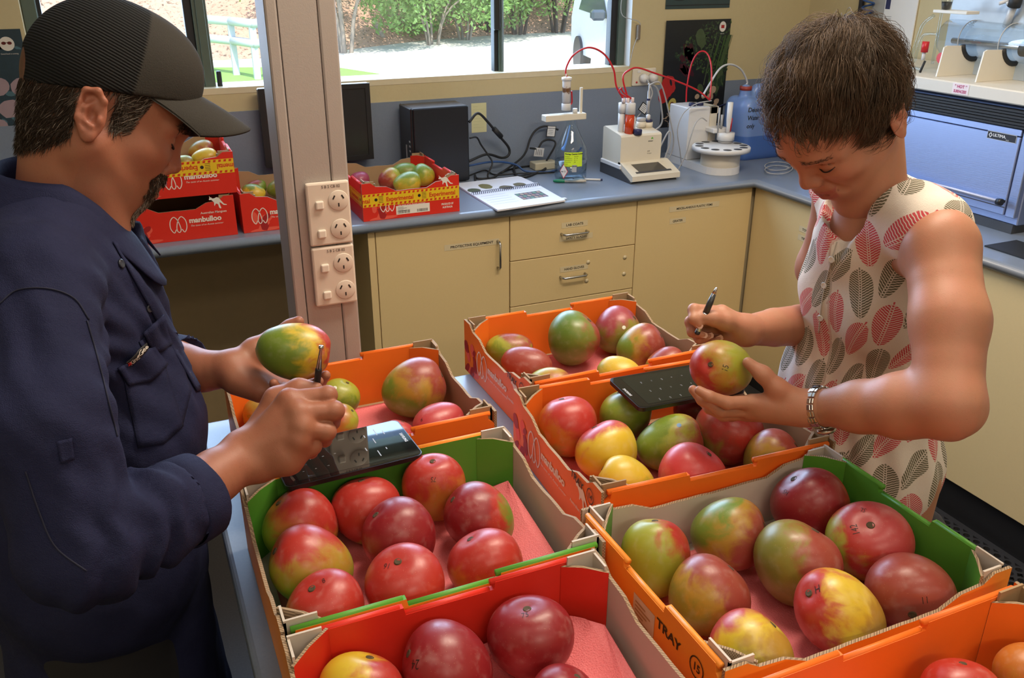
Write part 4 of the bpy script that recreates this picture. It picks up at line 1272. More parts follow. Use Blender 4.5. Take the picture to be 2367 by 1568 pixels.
for k in range(3): f.add(rect2d(-.014, .004 - k * .007, .008, .0052 - k * .007), 0, layer=3)
f.build('paper_tag', [m_ink, m_paper], PY(1274, 304, 3.38), unit((1, 0, -.12)), unit((.12, 0, 1)), tags_[2])
f = Flat().add(rect2d(-.022, -.018, .022, .018), 0)
for k in range(4): f.add(rect2d(-.014 + k * .008, -.012, -.012 + k * .008, .012), 1, layer=2)
f.build('paper_tag', [m_paper, m_ink], PY(1246, 352, 3.35), unit((1, 0, -.15)), unit((.15, 0, 1)), tags_[6])
cable('network_cable', 'blue network cable lying across the back of the worktop', [(1.245, 3.29, .95), PY(1140, 374, 3.3), PY(1190, 380, 3.3), (1.50, 3.27, .91), (1.60, 3.24, .906), (1.70, 3.30, .92), (1.79, 3.34, .97)], .0042, m_blue)
tag(MB().box((1.555, 3.30, BT), (1.66, 3.36, BT + .03), .003).build('power_adaptor', plain('adaptor_cream', (.55, .50, .36), .5)), 'cream power adaptor lying behind the glass bottle', 'adaptor')
cable('blue_wall_cable', 'dark blue cable running up behind the jug', [(2.30, 3.38, .906), (2.36, 3.405, 1.03), PY(1735, 215, 3.40), PY(1770, 178, 3.40), PY(1805, 155, 3.40), PY(1830, 140, 3.40)], .003, m_navy)
cable('coil_of_wire', 'loose coil of grey wire on the worktop behind the woman', [PZ(1800 + 32 * math.cos(a) , 380 + 12 * math.sin(a) + k * .6, BT + .004 + .003 * (k % 3)) for k, a in enumerate(np.linspace(0, 12, 28))], .002, m_greyc, 120)

# stainless glasswasher under a shelf
m_sst = M('stainless_door', (.42, .50, .74), .5, 1.0)  # blue of the window's reflection put into the steel's base colour
_x, _y, _z = m_sst.xyz(m_sst.coord())
m_sst.rough((_z * 900).sin().ss(-1, 1, .48, .56))
m_sst = m_sst.m
m_shelf = plain('shelf_white', (.66, .62, .54), .4, var=.02)
xf = 2.55
t = thing('glassware_dryer', 'stainless steel glassware oven with a black louvred top on the right worktop', 'oven', (0, 0, 0))
MB().box((xf + .022, 1.848, .93), (2.99, 2.85, 1.288), .003).build('cabinet_shell', m_sst, t)
MB().box((xf + .004, 1.852, .955), (xf + .022, 1.885, 1.228), .002).build('front_post', m_sst, t)
d_ = MB().box((xf, 1.888, .958), (xf + .02, 2.84, 1.205), .002).build('door', m_sst, t)
MB().box((xf, 1.888, 1.2085), (xf + .02, 2.84, 1.228), .001).build('top_rail', m_sst, t)
hb = MB().tube([(xf - .022, 1.90, 1.003), (xf - .022, 2.80, 1.003)], .007, 10).build('handle', m_sst, d_)
MB().cyl((xf - .022, 1.885, 1.003), (xf - .022, 1.902, 1.003), .011).box((xf - .02, 1.89, .999), (xf, 1.898, 1.007)).build('handle_end', m_black, d_)
MB().box((xf - .0006, 1.888, .982), (xf, 2.84, .9845)).build('door_groove', m_slot, d_)
for k in range(6):
    MB().box((xf - .004 - .0025 * (k % 2), 1.80, 1.231 + k * .0092), (xf + .022, 2.86, 1.239 + k * .0092), .001).build('louvre', m_kick, t)
MB().box((xf + .02, 1.86, .9005), (2.97, 2.84, .93)).build('plinth', m_dgrey, t)
f = Flat().add(rect2d(0, 0, .105, .024), 0).add(rect2d(.001, .001, .104, .023), 1, layer=2)
f.add(stroke2d([(.007, .012), (.0125, .019), (.018, .012)], .0028), 0, layer=3).add(stroke2d([(.007, .012), (.0125, .005), (.018, .012)], .0028), 0, layer=3).add(text2d('ULTIMA.', .013, 'LEFT', 0, .0003), 0, .021, .009, 3).add(text2d('PLUS', .005, 'LEFT'), 0, .07, .003, 3)
f.build('name_plate', [m_paper, m_ink], (xf - .0008, 2.005, 1.185), (0, -1, 0), (0, 0, 1), t)
tag(MB().box((2.38, 1.62, BT), (2.52, 1.80, BT + .004)).build('rubber_pad', m_seal), 'black pad lying on the worktop at the right edge of the picture', 'pad')

t = thing('wall_shelf', 'thick cream shelf above the stainless oven carrying the glass still', 'shelf')
MB().box((xf - .012, 1.3, 1.3), (2.99, 3.0, 1.342), .004).build('shelf_board', m_shelf, t)
f = Flat().add(rect2d(-.032, -.017, .032, .017), 0).add(text2d('* HOT *', .0135, 'CENTER', 0, .0005), 1, 0, .0025, 2).add(text2d('SURFACES!!', .0125, 'CENTER', 0, .0005, .78), 1, 0, -.0125, 2)
f.build('warning_label', [plain('pink_white_paper', (.78, .68, .70), .6), plain('magenta_ink', (.42, .01, .12), .5)], (xf - .0126, 2.13, 1.323), (0, -1, 0), (0, 0, 1), t)

t = thing('glass_still', 'glass water still with cream cradles and red screw joints on the shelf', 'lab instrument', (2.70, 2.2, 1.3425))
for y in (.085, -.075):
    rr_ = .068
    poly = [(-.11, 0), (.14, 0), (.14, .09), (.118, .10)]
    poly += [(.05 + rr_ * math.cos(a), .115 + rr_ * math.sin(a)) for a in np.linspace(-.25, -math.pi + .25, 12)]
    poly += [(-.085, .10), (-.098, .095)]
    MB().prism(poly, (-.0, y, 0), (1, 0, 0), (0, 0, 1), .005).build('cradle', m_cream, t)
    b = MB(); 
    pts = [(.05 + .064 * math.cos(a), y - .003, .115 + .064 * math.sin(a)) for a in np.linspace(-.25, -math.pi + .25, 14)]
    b.tube(pts, .009, 8); b.build('rubber_lining', m_seal, t)
    MB().tube([(.05 + .062 * math.cos(a), y + .02, .115 + .062 * math.sin(a)) for a in np.linspace(0, 2 * math.pi, 33)[:-1]], .0018, 6, closed=True).build('retaining_wire', m_greyc, t)
MB().lathe([(.0, -.45), (.058, -.44), (.060, -.42), (.060, .20), (.04, .215), (0, .22)], (.05, 0, .115), 36, axis=(0, 1, 0)).build('boiler_tube', m_glass, t)
MB().cyl((.05, -.42, .105), (.05, .18, .105), .010, n=14).build('heater_rod', plain('heater_silver', (.5, .52, .55), .2, .8), t)
MB().lathe([(0, 0), (.024, 0), (.024, .03), (0, .03)], (.05, -.10, .10), 18, axis=(0, -1, 0)).build('end_stopper', m_seal, t)
MB().cyl((.05, -.02, .165), (.03, -.05, .235), .012, n=16).build('neck', m_whtt, t)
MB().cyl((.03, -.05, .228), (.025, -.058, .262), .020, n=16).cyl((.025, -.058, .262), (.022, -.066, .285), .015, .018, n=16).build('black_stopper', m_seal, t)
for (x, y, z) in ((-.05, .205, .085),):
    MB().cyl((x, y, z - .018), (x, y, z + .018), .012, n=14).build('red_screw_cap', m_redp, t)
    MB().cyl((x, y, z - .045), (x, y, z - .018), .006, n=10).build('white_nozzle', m_whtt, t)
for y in (.03, .058):
    MB().cyl((.05, y - .10 + .03, .262), (.05, y - .10 + .03, .288), .012, n=14).build('red_screw_cap', m_redp, t)
    MB().tube(spline([(.05, y - .07, .262), (.048, y - .065, .245), (.03, y - .05, .235)], 8), .006, 8).build('white_nozzle', m_whtt, t)
MB().cyl((-.05, .125, .055), (-.056, .125, .055), .018, n=18).build('red_knob', m_redp, t)
MB().box((-.06, .05, .20), (.0, .19, .21), .001).build('clamp_bar', m_shelf, t)
MB().lathe([(0, 0), (.014, 0), (.020, .035), (.022, .05)], (-.04, .155, .21), 18, cap=False).build('funnel', m_glass, t)
MB().lathe([(0, .0), (.013, .002), (.0175, .026), (0, .027)], (-.04, .155, .21), 18).build('dark_filling', m_kick, t)
for pts, r in (([(-.04, .17, .205), (-.04, .17, .03)], .005), ([(-.04, .20, .19), (-.045, .235, .16), (-.05, .245, .11), (-.05, .262, .03), (-.06, .27, .012), (-.06, .31, .01)], .006), ([(-.04, .175, .13), (-.045, .22, .125), (-.05, .232, .10), (-.05, .24, .03)], .005), ([(-.06, .20, .01), (-.06, .27, .012)], .006)):
    MB().tube(spline(pts, 20), r, 8).build('glass_tube', m_glass, t)
MB().box((.06, -.5, .0), (.08, .22, .36)).build('back_plate', plain('pale_blue_grey_panel', (.42, .50, .60), .25), t)
MB().cyl((-.07, .19, .0), (-.06, .185, .04), .004, n=8).build('black_prop', m_seal, t)

# things hanging on the right wall
t = thing('wall_chart', 'tall white information chart with navy squares on the right wall', 'chart', (2.998, 2.875, 1.15))
MB().box((-.006, -.085, 0), (0, .085, .62), .001).build('white_sheet', m_paper, t)
MB().box((-.0045, .085, 0), (0, .155, .62)).build('grey_strip', plain('grey_board', (.36, .36, .34), .6), t)
for z in (.25, .37, .49): MB().box((-.0066, .055, z), (-.0060, .080, z + .045)).build('printed_square', m_navy, t)
for z in (.34, .46):
    for k in range(3): MB().box((-.0066, .040, z - k * .008), (-.0060, .078, z + .003 - k * .008)).build('printed_line', m_greyc, t)
pts = [(2.965 + .022 * math.sin(a), 3.025 + .022 * math.cos(a), 1.33 + a * .0052) for a in np.linspace(0, 2 * math.pi * 9, 200)]
o = tag(MB().tube(pts, .0042, 8).build('coiled_cord', m_blue), 'blue coiled cord hanging on the right wall above the woman', 'cord')
o = tag(MB().tube(spline([(2.985, 3.09, 1.62), (2.985, 3.085, 1.50), (2.985, 3.11, 1.40), (2.985, 3.115, 1.30)], 16), .012, 6).tube(spline([(2.985, 3.085, 1.50), (2.985, 3.07, 1.42), (2.985, 3.06, 1.30)], 12), .012, 6).build('apron_strap', plain('black_webbing', (.014, .015, .022), .7)), 'black strap hanging beside the blue coiled cord', 'strap')

# lab stool tucked under the island
t = thing('lab_stool', 'black lab stool with a chrome foot ring under the edge of the island', 'stool', (-.02, .56, 0))
MB().lathe([(0, .56), (.16, .56), (.175, .575), (.175, .60), (.15, .615), (0, .618)], (0, 0, 0), 30).build('seat', m_black, t)
MB().cyl((0, 0, .08), (0, 0, .56), .022).build('column', m_black, t)
MB().tube([(.17 * math.cos(a), .17 * math.sin(a), .30) for a in np.linspace(0, 2 * math.pi, 33)[:-1]], .009, 8, closed=True).build('foot_ring', m_chrome, t)
for k in range(5):
    a = 2 * math.pi * k / 5
    MB().tube([(0, 0, .09), (.24 * math.cos(a), .24 * math.sin(a), .05)], .014, 8).cyl((.24 * math.cos(a), .24 * math.sin(a), 0), (.24 * math.cos(a), .24 * math.sin(a), .05), .015).build('leg', m_black, t)
# ------------------------------------------------------------------ mango trays
TZ = .8856
def card(name, c, rough=.55, var=.05):
    return plain(name, c, rough, 0, .35, var, 18)
m_or = card('orange_print', (.86, .175, .018), .42)
m_or2 = card('amber_print', (.90, .30, .035), .42)
m_gr = card('green_print', (.10, .33, .035), .42)
m_rd = card('red_print', (.68, .03, .016), .40)
m_brn = card('brown_cardboard', (.36, .235, .125), .75, .1)
m_wht = card('white_cardboard', (.60, .53, .46), .65, .05)
me_ = M('corrugated_edge', (.42, .29, .17), .8)
_x, _y, _z = me_.xyz(me_.coord())
_c = ((_x + _y) * 1500.0).sin() * ((_z * 1300.0) + (_x + _y) * 200).sin()
me_.col(me_.mix(_c.ss(-.3, .3), (.20, .13, .075), (.44, .31, .19)))
m_edge = me_.m
m_print_w = plain('print_white', (.80, .74, .66), .5)
m_print_d = plain('print_dark_red', (.36, .012, .012), .5)
m_print_l = plain('print_light_red', (.80, .10, .06), .5)
m_print_k = plain('marker_black', (.02, .012, .01), .5)
m_print_y = plain('tape_yellow', (.80, .52, .02), .3)
m_print_r = plain('tape_red', (.60, .04, .015), .3)
m_pink_edge = plain('print_pink_edge', (.80, .05, .12), .4)
mfm = M('pink_foam_sheet', (.80, .20, .19), .6, 0, .4)
_n = mfm.noise(500, 2); _n2 = mfm.noise(14, 3)
mfm.col(mfm.mix(_n, mfm.mix(_n2, (.68, .10, .11), (.80, .16, .18)), (.86, .26, .27))).bump(_n, .0012)
m_foam = mfm.m

LOGO = [(.34, -.30), (.2, -.5), (.02, -.2), (.05, .25), (.28, .5), (.5, .25), (.62, -.3), (.5, -.5), (.38, -.3), (.48, .2), (.72, .5), (.95, .25), (.98, -.2), (.82, -.5), (.68, -.3)]
ROO = [(0, .62), (.05, .70), (.04, .84), (.09, .74), (.15, .73), (.21, .66), (.32, .66), (.46, .72), (.60, .64), (.72, .46), (.84, .28), (1.0, .22), (.99, .18), (.82, .20), (.68, .34), (.60, .40), (.60, .26), (.66, .04), (.62, .0), (.54, .06), (.50, .28), (.38, .34), (.30, .20), (.27, .22), (.28, .40), (.22, .50), (.12, .58), (.04, .57)]
def roo2d(s):
    return [(x * s, y * s) for x, y in ROO], [tuple(range(len(ROO)))]
def logo2d(s, w):
    return stroke2d([(p[0] * s, p[1] * s) for p in spline([(*q, 0) for q in LOGO], 60)], w)

def jag(poly_top, rr, n=3, a=.0006):
    out = [poly_top[0]]
    for p, q in zip(poly_top[:-1], poly_top[1:]):
        k = max(1, int(abs(q[0] - p[0]) / .02))
        for i in range(1, k + 1):
            t = i / k
            out.append((p[0] + (q[0] - p[0]) * t, p[1] + (q[1] - p[1]) * t + (rr.uniform(-a, a) if i < k else 0)))
    return out

def tray(name, label, cx, cy, w, d, rz, z=TZ, H=.115, out=None, back=None, front=None, left=None, right=None, post=None, postw=None, seed=0, prints=None, group=None, floor=None, dip=.03, notch=.011):
    """back/front: (inner, rim) of the long folded walls; left/right: inner face of the short single walls"""
    rr = random.Random(seed)
    t = thing(name, label, 'tray', (cx, cy, z), rz, group)
    hw, hd = w / 2, d / 2
    MB().box((-hw + .003, -hd + .003, .0), (hw - .003, hd - .003, .004)).build('base_panel', floor or m_wht, t)
    LT = .009
    for nm, sgn, (inn, rim) in (('back_panel', 1, back), ('front_panel', -1, front)):
        L = w - .0102
        a, b_ = L * .355, L * .645
        top = [(L - .012, H), (b_ + .002, H), (b_, H - notch), (a, H - notch), (a - .002, H), (.012, H)]
        poly = [(0.0, 0), (L, 0), (L, H - .02), (L - .01, H - .012)] + top + [(.01, H - .012), (0, H - .02)]
        o = (-hw + .0051, hd, 0) if sgn > 0 else (hw - .0051, -hd, 0)
        MB().prism(poly, o, (sgn, 0, 0), (0, 0, 1), LT, (0, 1, 2)).build(nm, [out, inn, rim], t)
        # curled paper liner of the folded rim
        y = sgn * (hd - LT / 2)
        for x0, x1, zz in ((-hw + .012, -hw + a - .001, H), (-hw + b_ + .001, hw - .012, H), (-hw + a, -hw + b_, H - notch)):
            MB().tube([(x0, y, zz - .0015), (x1, y, zz - .0015)], LT * .5, 8).build('rolled_rim', rim, t)
    for nm, sgn, inn in (('right_panel', 1, right), ('left_panel', -1, left)):
        L = d - .0004
        zt = H + .003
        top = [(L, zt), (L - .03, zt), (L - .048, zt - dip * .4), (L - .085, zt - dip * .5), (L - .118, zt - dip), (.118, zt - dip), (.085, zt - dip * .5), (.048, zt - dip * .4), (.03, zt), (0, zt)]
        top = jag(top, rr, a=.001)
        poly = [(0, 0), (L, 0)] + top
        o = (hw, hd - .0002, 0) if sgn > 0 else (-hw, -hd + .0002, 0)
        MB().prism(poly, o, (0, -sgn, 0), (0, 0, 1), .0048, (0, 1, 2)).build(nm, [out, inn, m_edge], t)
    pm = post or back[0]
    for sx in (-1, 1):
        for sy in (-1, 1):
            b = MB()
            x1, y1 = sx * (hw - .0055), sy * (hd - LT - .0008)
            p = np.array((x1 - sx * .048, y1)); q = np.array((x1, y1 - sy * .040))
            dv = q - p; L = np.linalg.norm(dv); dv /= L
            hh = H + rr.uniform(-.002, .003)
            nrm = np.array((-dv[1], dv[0])); 
            if np.dot(nrm, (sx, sy)) < 0:      # thickness grows along ux x uy = (dv_y, -dv_x)
                b.prism([(0, .004), (L, .004), (L, hh - .004), (L * .55, hh + .001), (0, hh)], (*p, 0), (*dv, 0), (0, 0, 1), .004, (0, 2, 2))
            else:
                b.prism([(0, .004), (L, .004), (L, hh - .004), (L * .55, hh + .001), (0, hh)], (*q, 0), (*-dv, 0), (0, 0, 1), .004, (0, 2, 2))
            # two folded tabs that close the triangular post
            b.box((min(x1, x1 - sx * .040), min(y1, y1 - sy * .003), H - .05), (max(x1, x1 - sx * .040), max(y1, y1 - sy * .003), H + .009), mat=1)
            b.box((min(x1, x1 - sx * .003), min(y1, y1 - sy * .034), H - .05), (max(x1, x1 - sx * .003), max(y1, y1 - sy * .034), H + .006), mat=1)
            b.build('corner_post', [pm, postw or m_brn, m_edge], t)
    if prints:
        f = Flat()
        prints(f, d)
        f.v = [(min(max(x, .001), d - .001), max(y, .0012)) for x, y in f.v]
        f.build('printed_artwork', [m_print_w, m_print_d, m_print_l, m_print_k], (-hw - .0002, hd, 0), (0, -1, 0), (0, 0, 1), t)
    return t

def art(tray_no=None, fish=True, logo=True, tag_='The taste of an Aussie summer', low=False):
    """artwork of the short outer side; s runs from the far edge to the near one as seen from outside"""
    def fn(f, d):
        rr = random.Random(3)
        if fish:
            for k in range(9):
                f.add(blob2d(.012 + rr.random() * .05, .008 + rr.random() * .06, .009 + rr.random() * .013, .006 + rr.random() * .008, 10, rr.random() * 3, .35, k), 1 if k % 3 else 2, layer=1 + k * .1)
            f.add(blob2d(.05, .012, .035, .01, 14, .1, .2, 5), 2, layer=.8)
        if logo:
            f.add(logo2d(.055, .0028), 0, .105 if low else .075, .036 if low else .05, 3)
            f.add(text2d('manbulloo', .022, 'LEFT', 0, .0008, 1.05), 0, .165 if low else .135, .036 if low else .05, 3)
            f.add(text2d(tag_, .0075, 'LEFT', .35, 0, 1.15), 0, .165 if low else .13, .026 if low else .036, 3)
        f.add(roo2d(.05), 0, d - .085, .052, 3)
        f.add(text2d('Australian Mangoes', .009, 'LEFT', 0, .0001, 1.0), 0, d - .105, .040, 3)
        if tray_no:
            f.add(text2d('TRAY', .017, 'LEFT', 0, .0004, 1.1), 3, d - .105, .088, 4, -.06)
            f.add(stroke2d([(.011 * math.cos(a), .0125 * math.sin(a)) for a in np.linspace(0, 2 * math.pi, 20)][:-1], .0018, True), 3, d - .034, .091, 4)
            f.add(text2d(tray_no, .014, 'CENTER', 0, .0003, .9), 3, d - .034, .086, 4)
    return fn

TR = {}
TR['A'] = tray('mango_tray', 'orange tray at the back of the left row under the raised mango of the man', .308, 1.408, .415, .338, 0, out=m_or, back=(m_or, m_or), front=(m_or, m_or), left=m_or, right=m_brn, seed=1, floor=m_brn)
TR['B'] = tray('mango_tray', 'tray with green inner wall and nine mostly red mangoes beside the blue shirt', .291, 1.013, .430, .346, 0, out=m_or2, back=(m_gr, m_or2), front=(m_or2, m_gr), left=m_gr, right=m_wht, post=m_gr, postw=m_wht, seed=2)
TR['C'] = tray('mango_tray', 'bright red cardboard tray at the bottom edge with pink foam', .280, .667, .410, .336, 0, out=m_or2, back=(m_rd, m_rd), front=(m_rd, m_rd), left=m_rd, right=m_wht, post=m_rd, postw=m_wht, seed=3)
TR['D'] = tray('mango_tray', 'orange tray farthest from camera with eight mangoes in front of the drawers', .815, 1.482, .406, .340, 0, out=m_or, back=(m_or, m_or), front=(m_or, m_or), left=m_or, right=m_brn, seed=4, prints=art('5'), floor=m_brn)
TR['E'] = tray('mango_tray', 'orange tray marked 14 on its side under the tablet of the woman', .776, 1.114, .420, .360, -.05, out=m_or, back=(m_or, m_or), front=(m_or, m_or), left=m_or, right=m_brn, seed=5, prints=art('14'), floor=m_brn)
TR['F'] = tray('mango_tray', 'tray with pale grey back wall and green right wall marked 15', .733, .752, .338, .445, R_(90), out=m_or2, back=(m_or2, m_or2), front=(m_gr, m_gr), left=m_wht, right=m_wht, post=m_gr, postw=m_wht, seed=6)
f = Flat().add(text2d('TRAY', .019, 'LEFT', 0, .0005, 1.1), 0, .205, .075, 2).add(text2d('15', .016, 'CENTER', 0, .0003, .9), 0, .290, .076, 2)
f.add(stroke2d([(.013 * math.cos(a), .0145 * math.sin(a)) for a in np.linspace(0, 2 * math.pi, 20)][:-1], .0019, True), 0, .290, .081, 2)
f.add(rect2d(.150, .02, .20, .085), 1, layer=1)
for k in range(9): f.add(rect2d(.155, .026 + k * .006, .155 + .02 + .02 * ((k * 7) % 5) / 5, .0285 + k * .006), 2, layer=2)
f.build('printed_artwork', [m_print_k, m_wht, m_brn], (.169, .2227, 0), (-1, 0, 0), (0, 0, 1), TR['F'])
TR['G'] = tray('mango_tray', 'orange tray cut off by the bottom right corner', .715, .393, .445, .338, .0, out=m_or2, back=(m_or, m_or), front=(m_or, m_or), left=m_or, right=m_or, seed=7, floor=m_brn)

# pink foam liners
def liner(key, label, w, d, lift=None, seed=0):
    t = TR[key]
    rr = random.Random(seed)
    nx, ny = 22, 18
    vs, fs = [], []
    for j in range(ny + 1):
        for i in range(nx + 1):
            x, y = (i / nx - .5) * w, (j / ny - .5) * d
            # clipped corners
            ex = max(0, abs(x) - (w / 2 - .05)); ey = max(0, abs(y) - (d / 2 - .05))
            if ex + ey > .045:
                k = .045 / (ex + ey)
                x = math.copysign(w / 2 - .05 + ex * k, x); y = math.copysign(d / 2 - .05 + ey * k, y)
            z = .0082 + .0012 * math.sin(x * 60 + seed) * math.sin(y * 52 + 1)
            if lift: z += lift(x, y)
            vs.append((x, y, z))
    for j in range(ny):
        for i in range(nx):
            a = j * (nx + 1) + i
            fs.append((a, a + 1, a + nx + 2, a + nx + 1))
    o = mkobj('foam_liner', vs, fs, m_foam, None, None, True)
    o.location, o.rotation_euler = t.location, t.rotation_euler
    so = o.modifiers.new('thick', 'SOLIDIFY'); so.thickness = .0015; so.offset = -1
    return tag(o, label, 'foam liner')
liner('A', 'pink foam sheet in the orange tray at the back of the left column', .385, .30, None, 1)
liner('B', 'pink foam sheet curling up in the green walled tray', .395, .31, lambda x, y: .055 * max(0, (x - .12) / .08) ** 1.4 * (.35 + .65 * max(0, min(1, (y + .12) / .2))) if x > .12 else 0, 2)
liner('C', 'pink foam sheet with a raised corner in the bright red tray', .38, .30, lambda x, y: .05 * max(0, (x + y - .20) / .1) if x + y > .20 else 0, 3)
liner('D', 'pink foam sheet in the farthest orange tray', .375, .30, None, 4)
liner('E', 'pink foam sheet under the mangoes below the tablet of the woman', .385, .315, None, 5)
liner('F', 'salmon pink foam sheet in the tray with pale grey back wall', .30, .405, None, 6)
liner('G', 'pink foam sheet in the bottom right corner tray', .405, .30, None, 7)

# ------------------------------------------------------------------ mangoes
def mango_mesh(seed):
    rr = random.Random(seed)
    nu, nv = 44, 30
    vs, fs = [], []
    sh, bk = rr.uniform(.05, .11), rr.uniform(-.10, .10)
    for j in range(nv + 1):
        th = math.pi * j / nv
        t = math.cos(th)
        rho = math.sin(th)
        prof = rho * (1 + .10 * t + .03 * t * t)
        for i in range(nu):
            ph = 2 * math.pi * i / nu
            x, y = prof * math.cos(ph), prof * math.sin(ph)
            z = t
            z -= .085 * math.exp(-(rho / .27) ** 2) * (1 if t > 0 else 0)        # hollow round the stem
            z += .05 * x * (1 if t > 0 else .3)                                  # one shoulder higher
            x += bk * (t < 0) * t * t
            q = 1 + .018 * math.sin(2 * ph + seed) * rho + .012 * math.sin(3 * th + ph + seed)
            vs.append((x * q, y * q, z * q))
    for j in range(nv):
        for i in range(nu):
            i2 = (i + 1) % nu
            fs.append((j * nu + i, (j + 1) * nu + i, (j + 1) * nu + i2, j * nu + i2))
    me = bpy.data.meshes.new('mango')
    me.from_pydata(vs, [], fs)
    me.polygons.foreach_set('use_smooth', [True] * len(fs))
    return me

mm_ = M('mango_skin', (.6, .4, .1), .33, 0, .5)
ob = mm_.coord()
bl = mm_.n('ShaderNodeVectorMath', operation='DOT_PRODUCT')
mm_.link(ob, bl.inputs[0]); mm_.link(mm_.attr('blush', 'OBJECT', 'Vector'), bl.inputs[1])
sd = E(mm_.nt, mm_.attr('seed', 'OBJECT', 'Fac'))
ofs = mm_.n('ShaderNodeVectorMath', operation='ADD')
mm_.link(ob, ofs.inputs[0]); mm_.link(sd, ofs.inputs[1])
big = mm_.noise(1.5, 3, .55, ofs.outputs[0], .6)
fine = mm_.noise(6.0, 4, .65, ofs.outputs[0], .4)
v = E(mm_.nt, bl.outputs['Value']) + (big - .5) * 1.7 + (fine - .5) * .32 + E(mm_.nt, mm_.attr('bias', 'OBJECT', 'Fac'))
base, mid, red = (mm_.attr(k, 'OBJECT', 'Color') for k in ('base', 'mid', 'red'))
c = mm_.mix(v.ss(-.55, .0), base, mid)
c = mm_.mix(v.ss(-.05, .6), c, red)
# lenticels: pale pin-points
vo = mm_.n('ShaderNodeTexVoronoi'); vo.inputs['Scale'].default_value = 17
mm_.link(ofs.outputs[0], vo.inputs['Vector'])
dots = E(mm_.nt, vo.outputs['Distance']).ss(.05, .11, .50, 0)
c = mm_.mix(dots, c, (.80, .55, .30))
# a few dark specks
vo2 = mm_.n('ShaderNodeTexVoronoi'); vo2.inputs['Scale'].default_value = 3.1
mm_.link(ofs.outputs[0], vo2.inputs['Vector'])
c = mm_.mix(E(mm_.nt, vo2.outputs['Distance']).ss(.016, .028, .75, 0), c, (.05, .02, .01))
# waxy bloom
c = mm_.mix(mm_.noise(3.0, 2, .5, ofs.outputs[0]).ss(.5, .8, 0, .10), c, (.75, .68, .62))
mm_.col(c)
mm_.rough(fine.ss(.3, .7, .32, .44))
mm_.set(Coat_Weight=.18, Coat_Roughness=.36, Subsurface_Weight=.0)
m_mango = mm_.m
m_stem = plain('mango_stem', (.075, .05, .022), .8, var=.4, scale=300)
m_stick = plain('sticker_white', (.80, .82, .72), .4)
m_stickb = plain('sticker_blue', (.10, .30, .60), .4)
MANGO = [mango_mesh(k) for k in range(6)]
for me in MANGO: me.materials.append(m_mango)
_stem = MB().lathe([(.0, -.10), (.085, -.10), (.105, .0), (.09, .035), (.06, .02), (0, .03)], (0, 0, .905), 14)

GREEN, OLIVE, YELLO, LIME = (.17, .25, .025), (.24, .21, .03), (.62, .44, .03), (.34, .36, .035)
ORNG, AMBR = (.48, .16, .025), (.42, .24, .03)
RED, DRED, PINK, BRICK = (.43, .032, .022), (.25, .014, .018), (.46, .050, .052), (.30, .052, .034)

def mango(label, c, a, b, ang, tow, base=OLIVE, mid=ORNG, red=RED, blush=(0, 1, .2), bias=0.0, depth=None, floor=TZ + .0098, mesh=None, group=None, stem=True, lift=0.0, spin=0.0):
    """c: centre in the photograph, a/b: half width and half height there; the stem points ang degrees
    counter-clockwise from right and tow degrees towards the viewer.  Real size and place follow from the tray floor."""
    ta = R_(tow)
    hx_, hy_ = a, b
    ca_, sa_ = math.cos(R_(ang)), math.sin(R_(ang))
    a, b = math.hypot(hx_ * ca_, hy_ * sa_), math.hypot(hx_ * sa_, hy_ * ca_)
    if depth is None:
        z = floor + .04
        for _ in range(4):
            p = PZ(c[0], c[1], z); D = dep(p)
            rv = b * D / FPX
            z = floor + rv * .93 + lift
        p = PZ(c[0], c[1], z); D = dep(p)
    else:
        D = depth; p = P(c[0], c[1], D)
    wv = b * D / FPX
    s2 = (a * D / FPX) ** 2 - (wv * math.sin(ta)) ** 2
    L = math.sqrt(max(s2, (wv * .8 * math.cos(ta)) ** 2)) / max(math.cos(ta), .25)
    L = min(max(L, wv * .93), wv * 1.38)
    view = -unit(p - CAM)
    rgt = unit(np.cross(np.array((0, 0, 1.0)), view)); up = np.cross(view, rgt)
    z_ = unit((rgt * math.cos(R_(ang)) + up * math.sin(R_(ang))) * math.cos(ta) + view * math.sin(ta))
    x_ = unit(np.array((0, 0, 1.0)) - z_ * z_[2]) if abs(z_[2]) < .98 else rgt
    y_ = np.cross(z_, x_)
    if spin:
        cs, sn = math.cos(R_(spin)), math.sin(R_(spin))
        x_, y_ = x_ * cs + y_ * sn, y_ * cs - x_ * sn
    A = np.stack([x_, y_, z_], 1)
    k = len([o for o in bpy.data.objects if o.name.startswith('mango') and not o.name.startswith('mango_')])
    o = bpy.data.objects.new('mango', MANGO[mesh if mesh is not None else k % 6])
    COL.objects.link(o)
    sc = np.diag((wv * .97, wv * .97, L * .98)) if tow < 15 else np.diag((wv * .97 if abs(x_ @ rgt) > .7 else wv * .90, wv * .90 if abs(x_ @ rgt) > .7 else wv * .97, L * .98))
    Mx = np.eye(4); Mx[:3, :3] = A @ sc; Mx[:3, 3] = p
    o.matrix_basis = Matrix(Mx.tolist())
    bw = rgt * blush[0] + up * blush[1] + view * blush[2]
    bloc = unit(A.T @ bw)
    o['blush'] = [float(x) for x in bloc]
    o['seed'] = float(k * 3.7 + 1.3)
    o['bias'] = float(bias)
    o['base'] = [*base]; o['mid'] = [*mid]; o['red'] = [*red]
    tag(o, label, 'mango', group)
    if stem:
        _stem.build('stem', m_stem, o)
    o['wv'] = wv; o['lift'] = lift
    return o, p, view, rgt, up

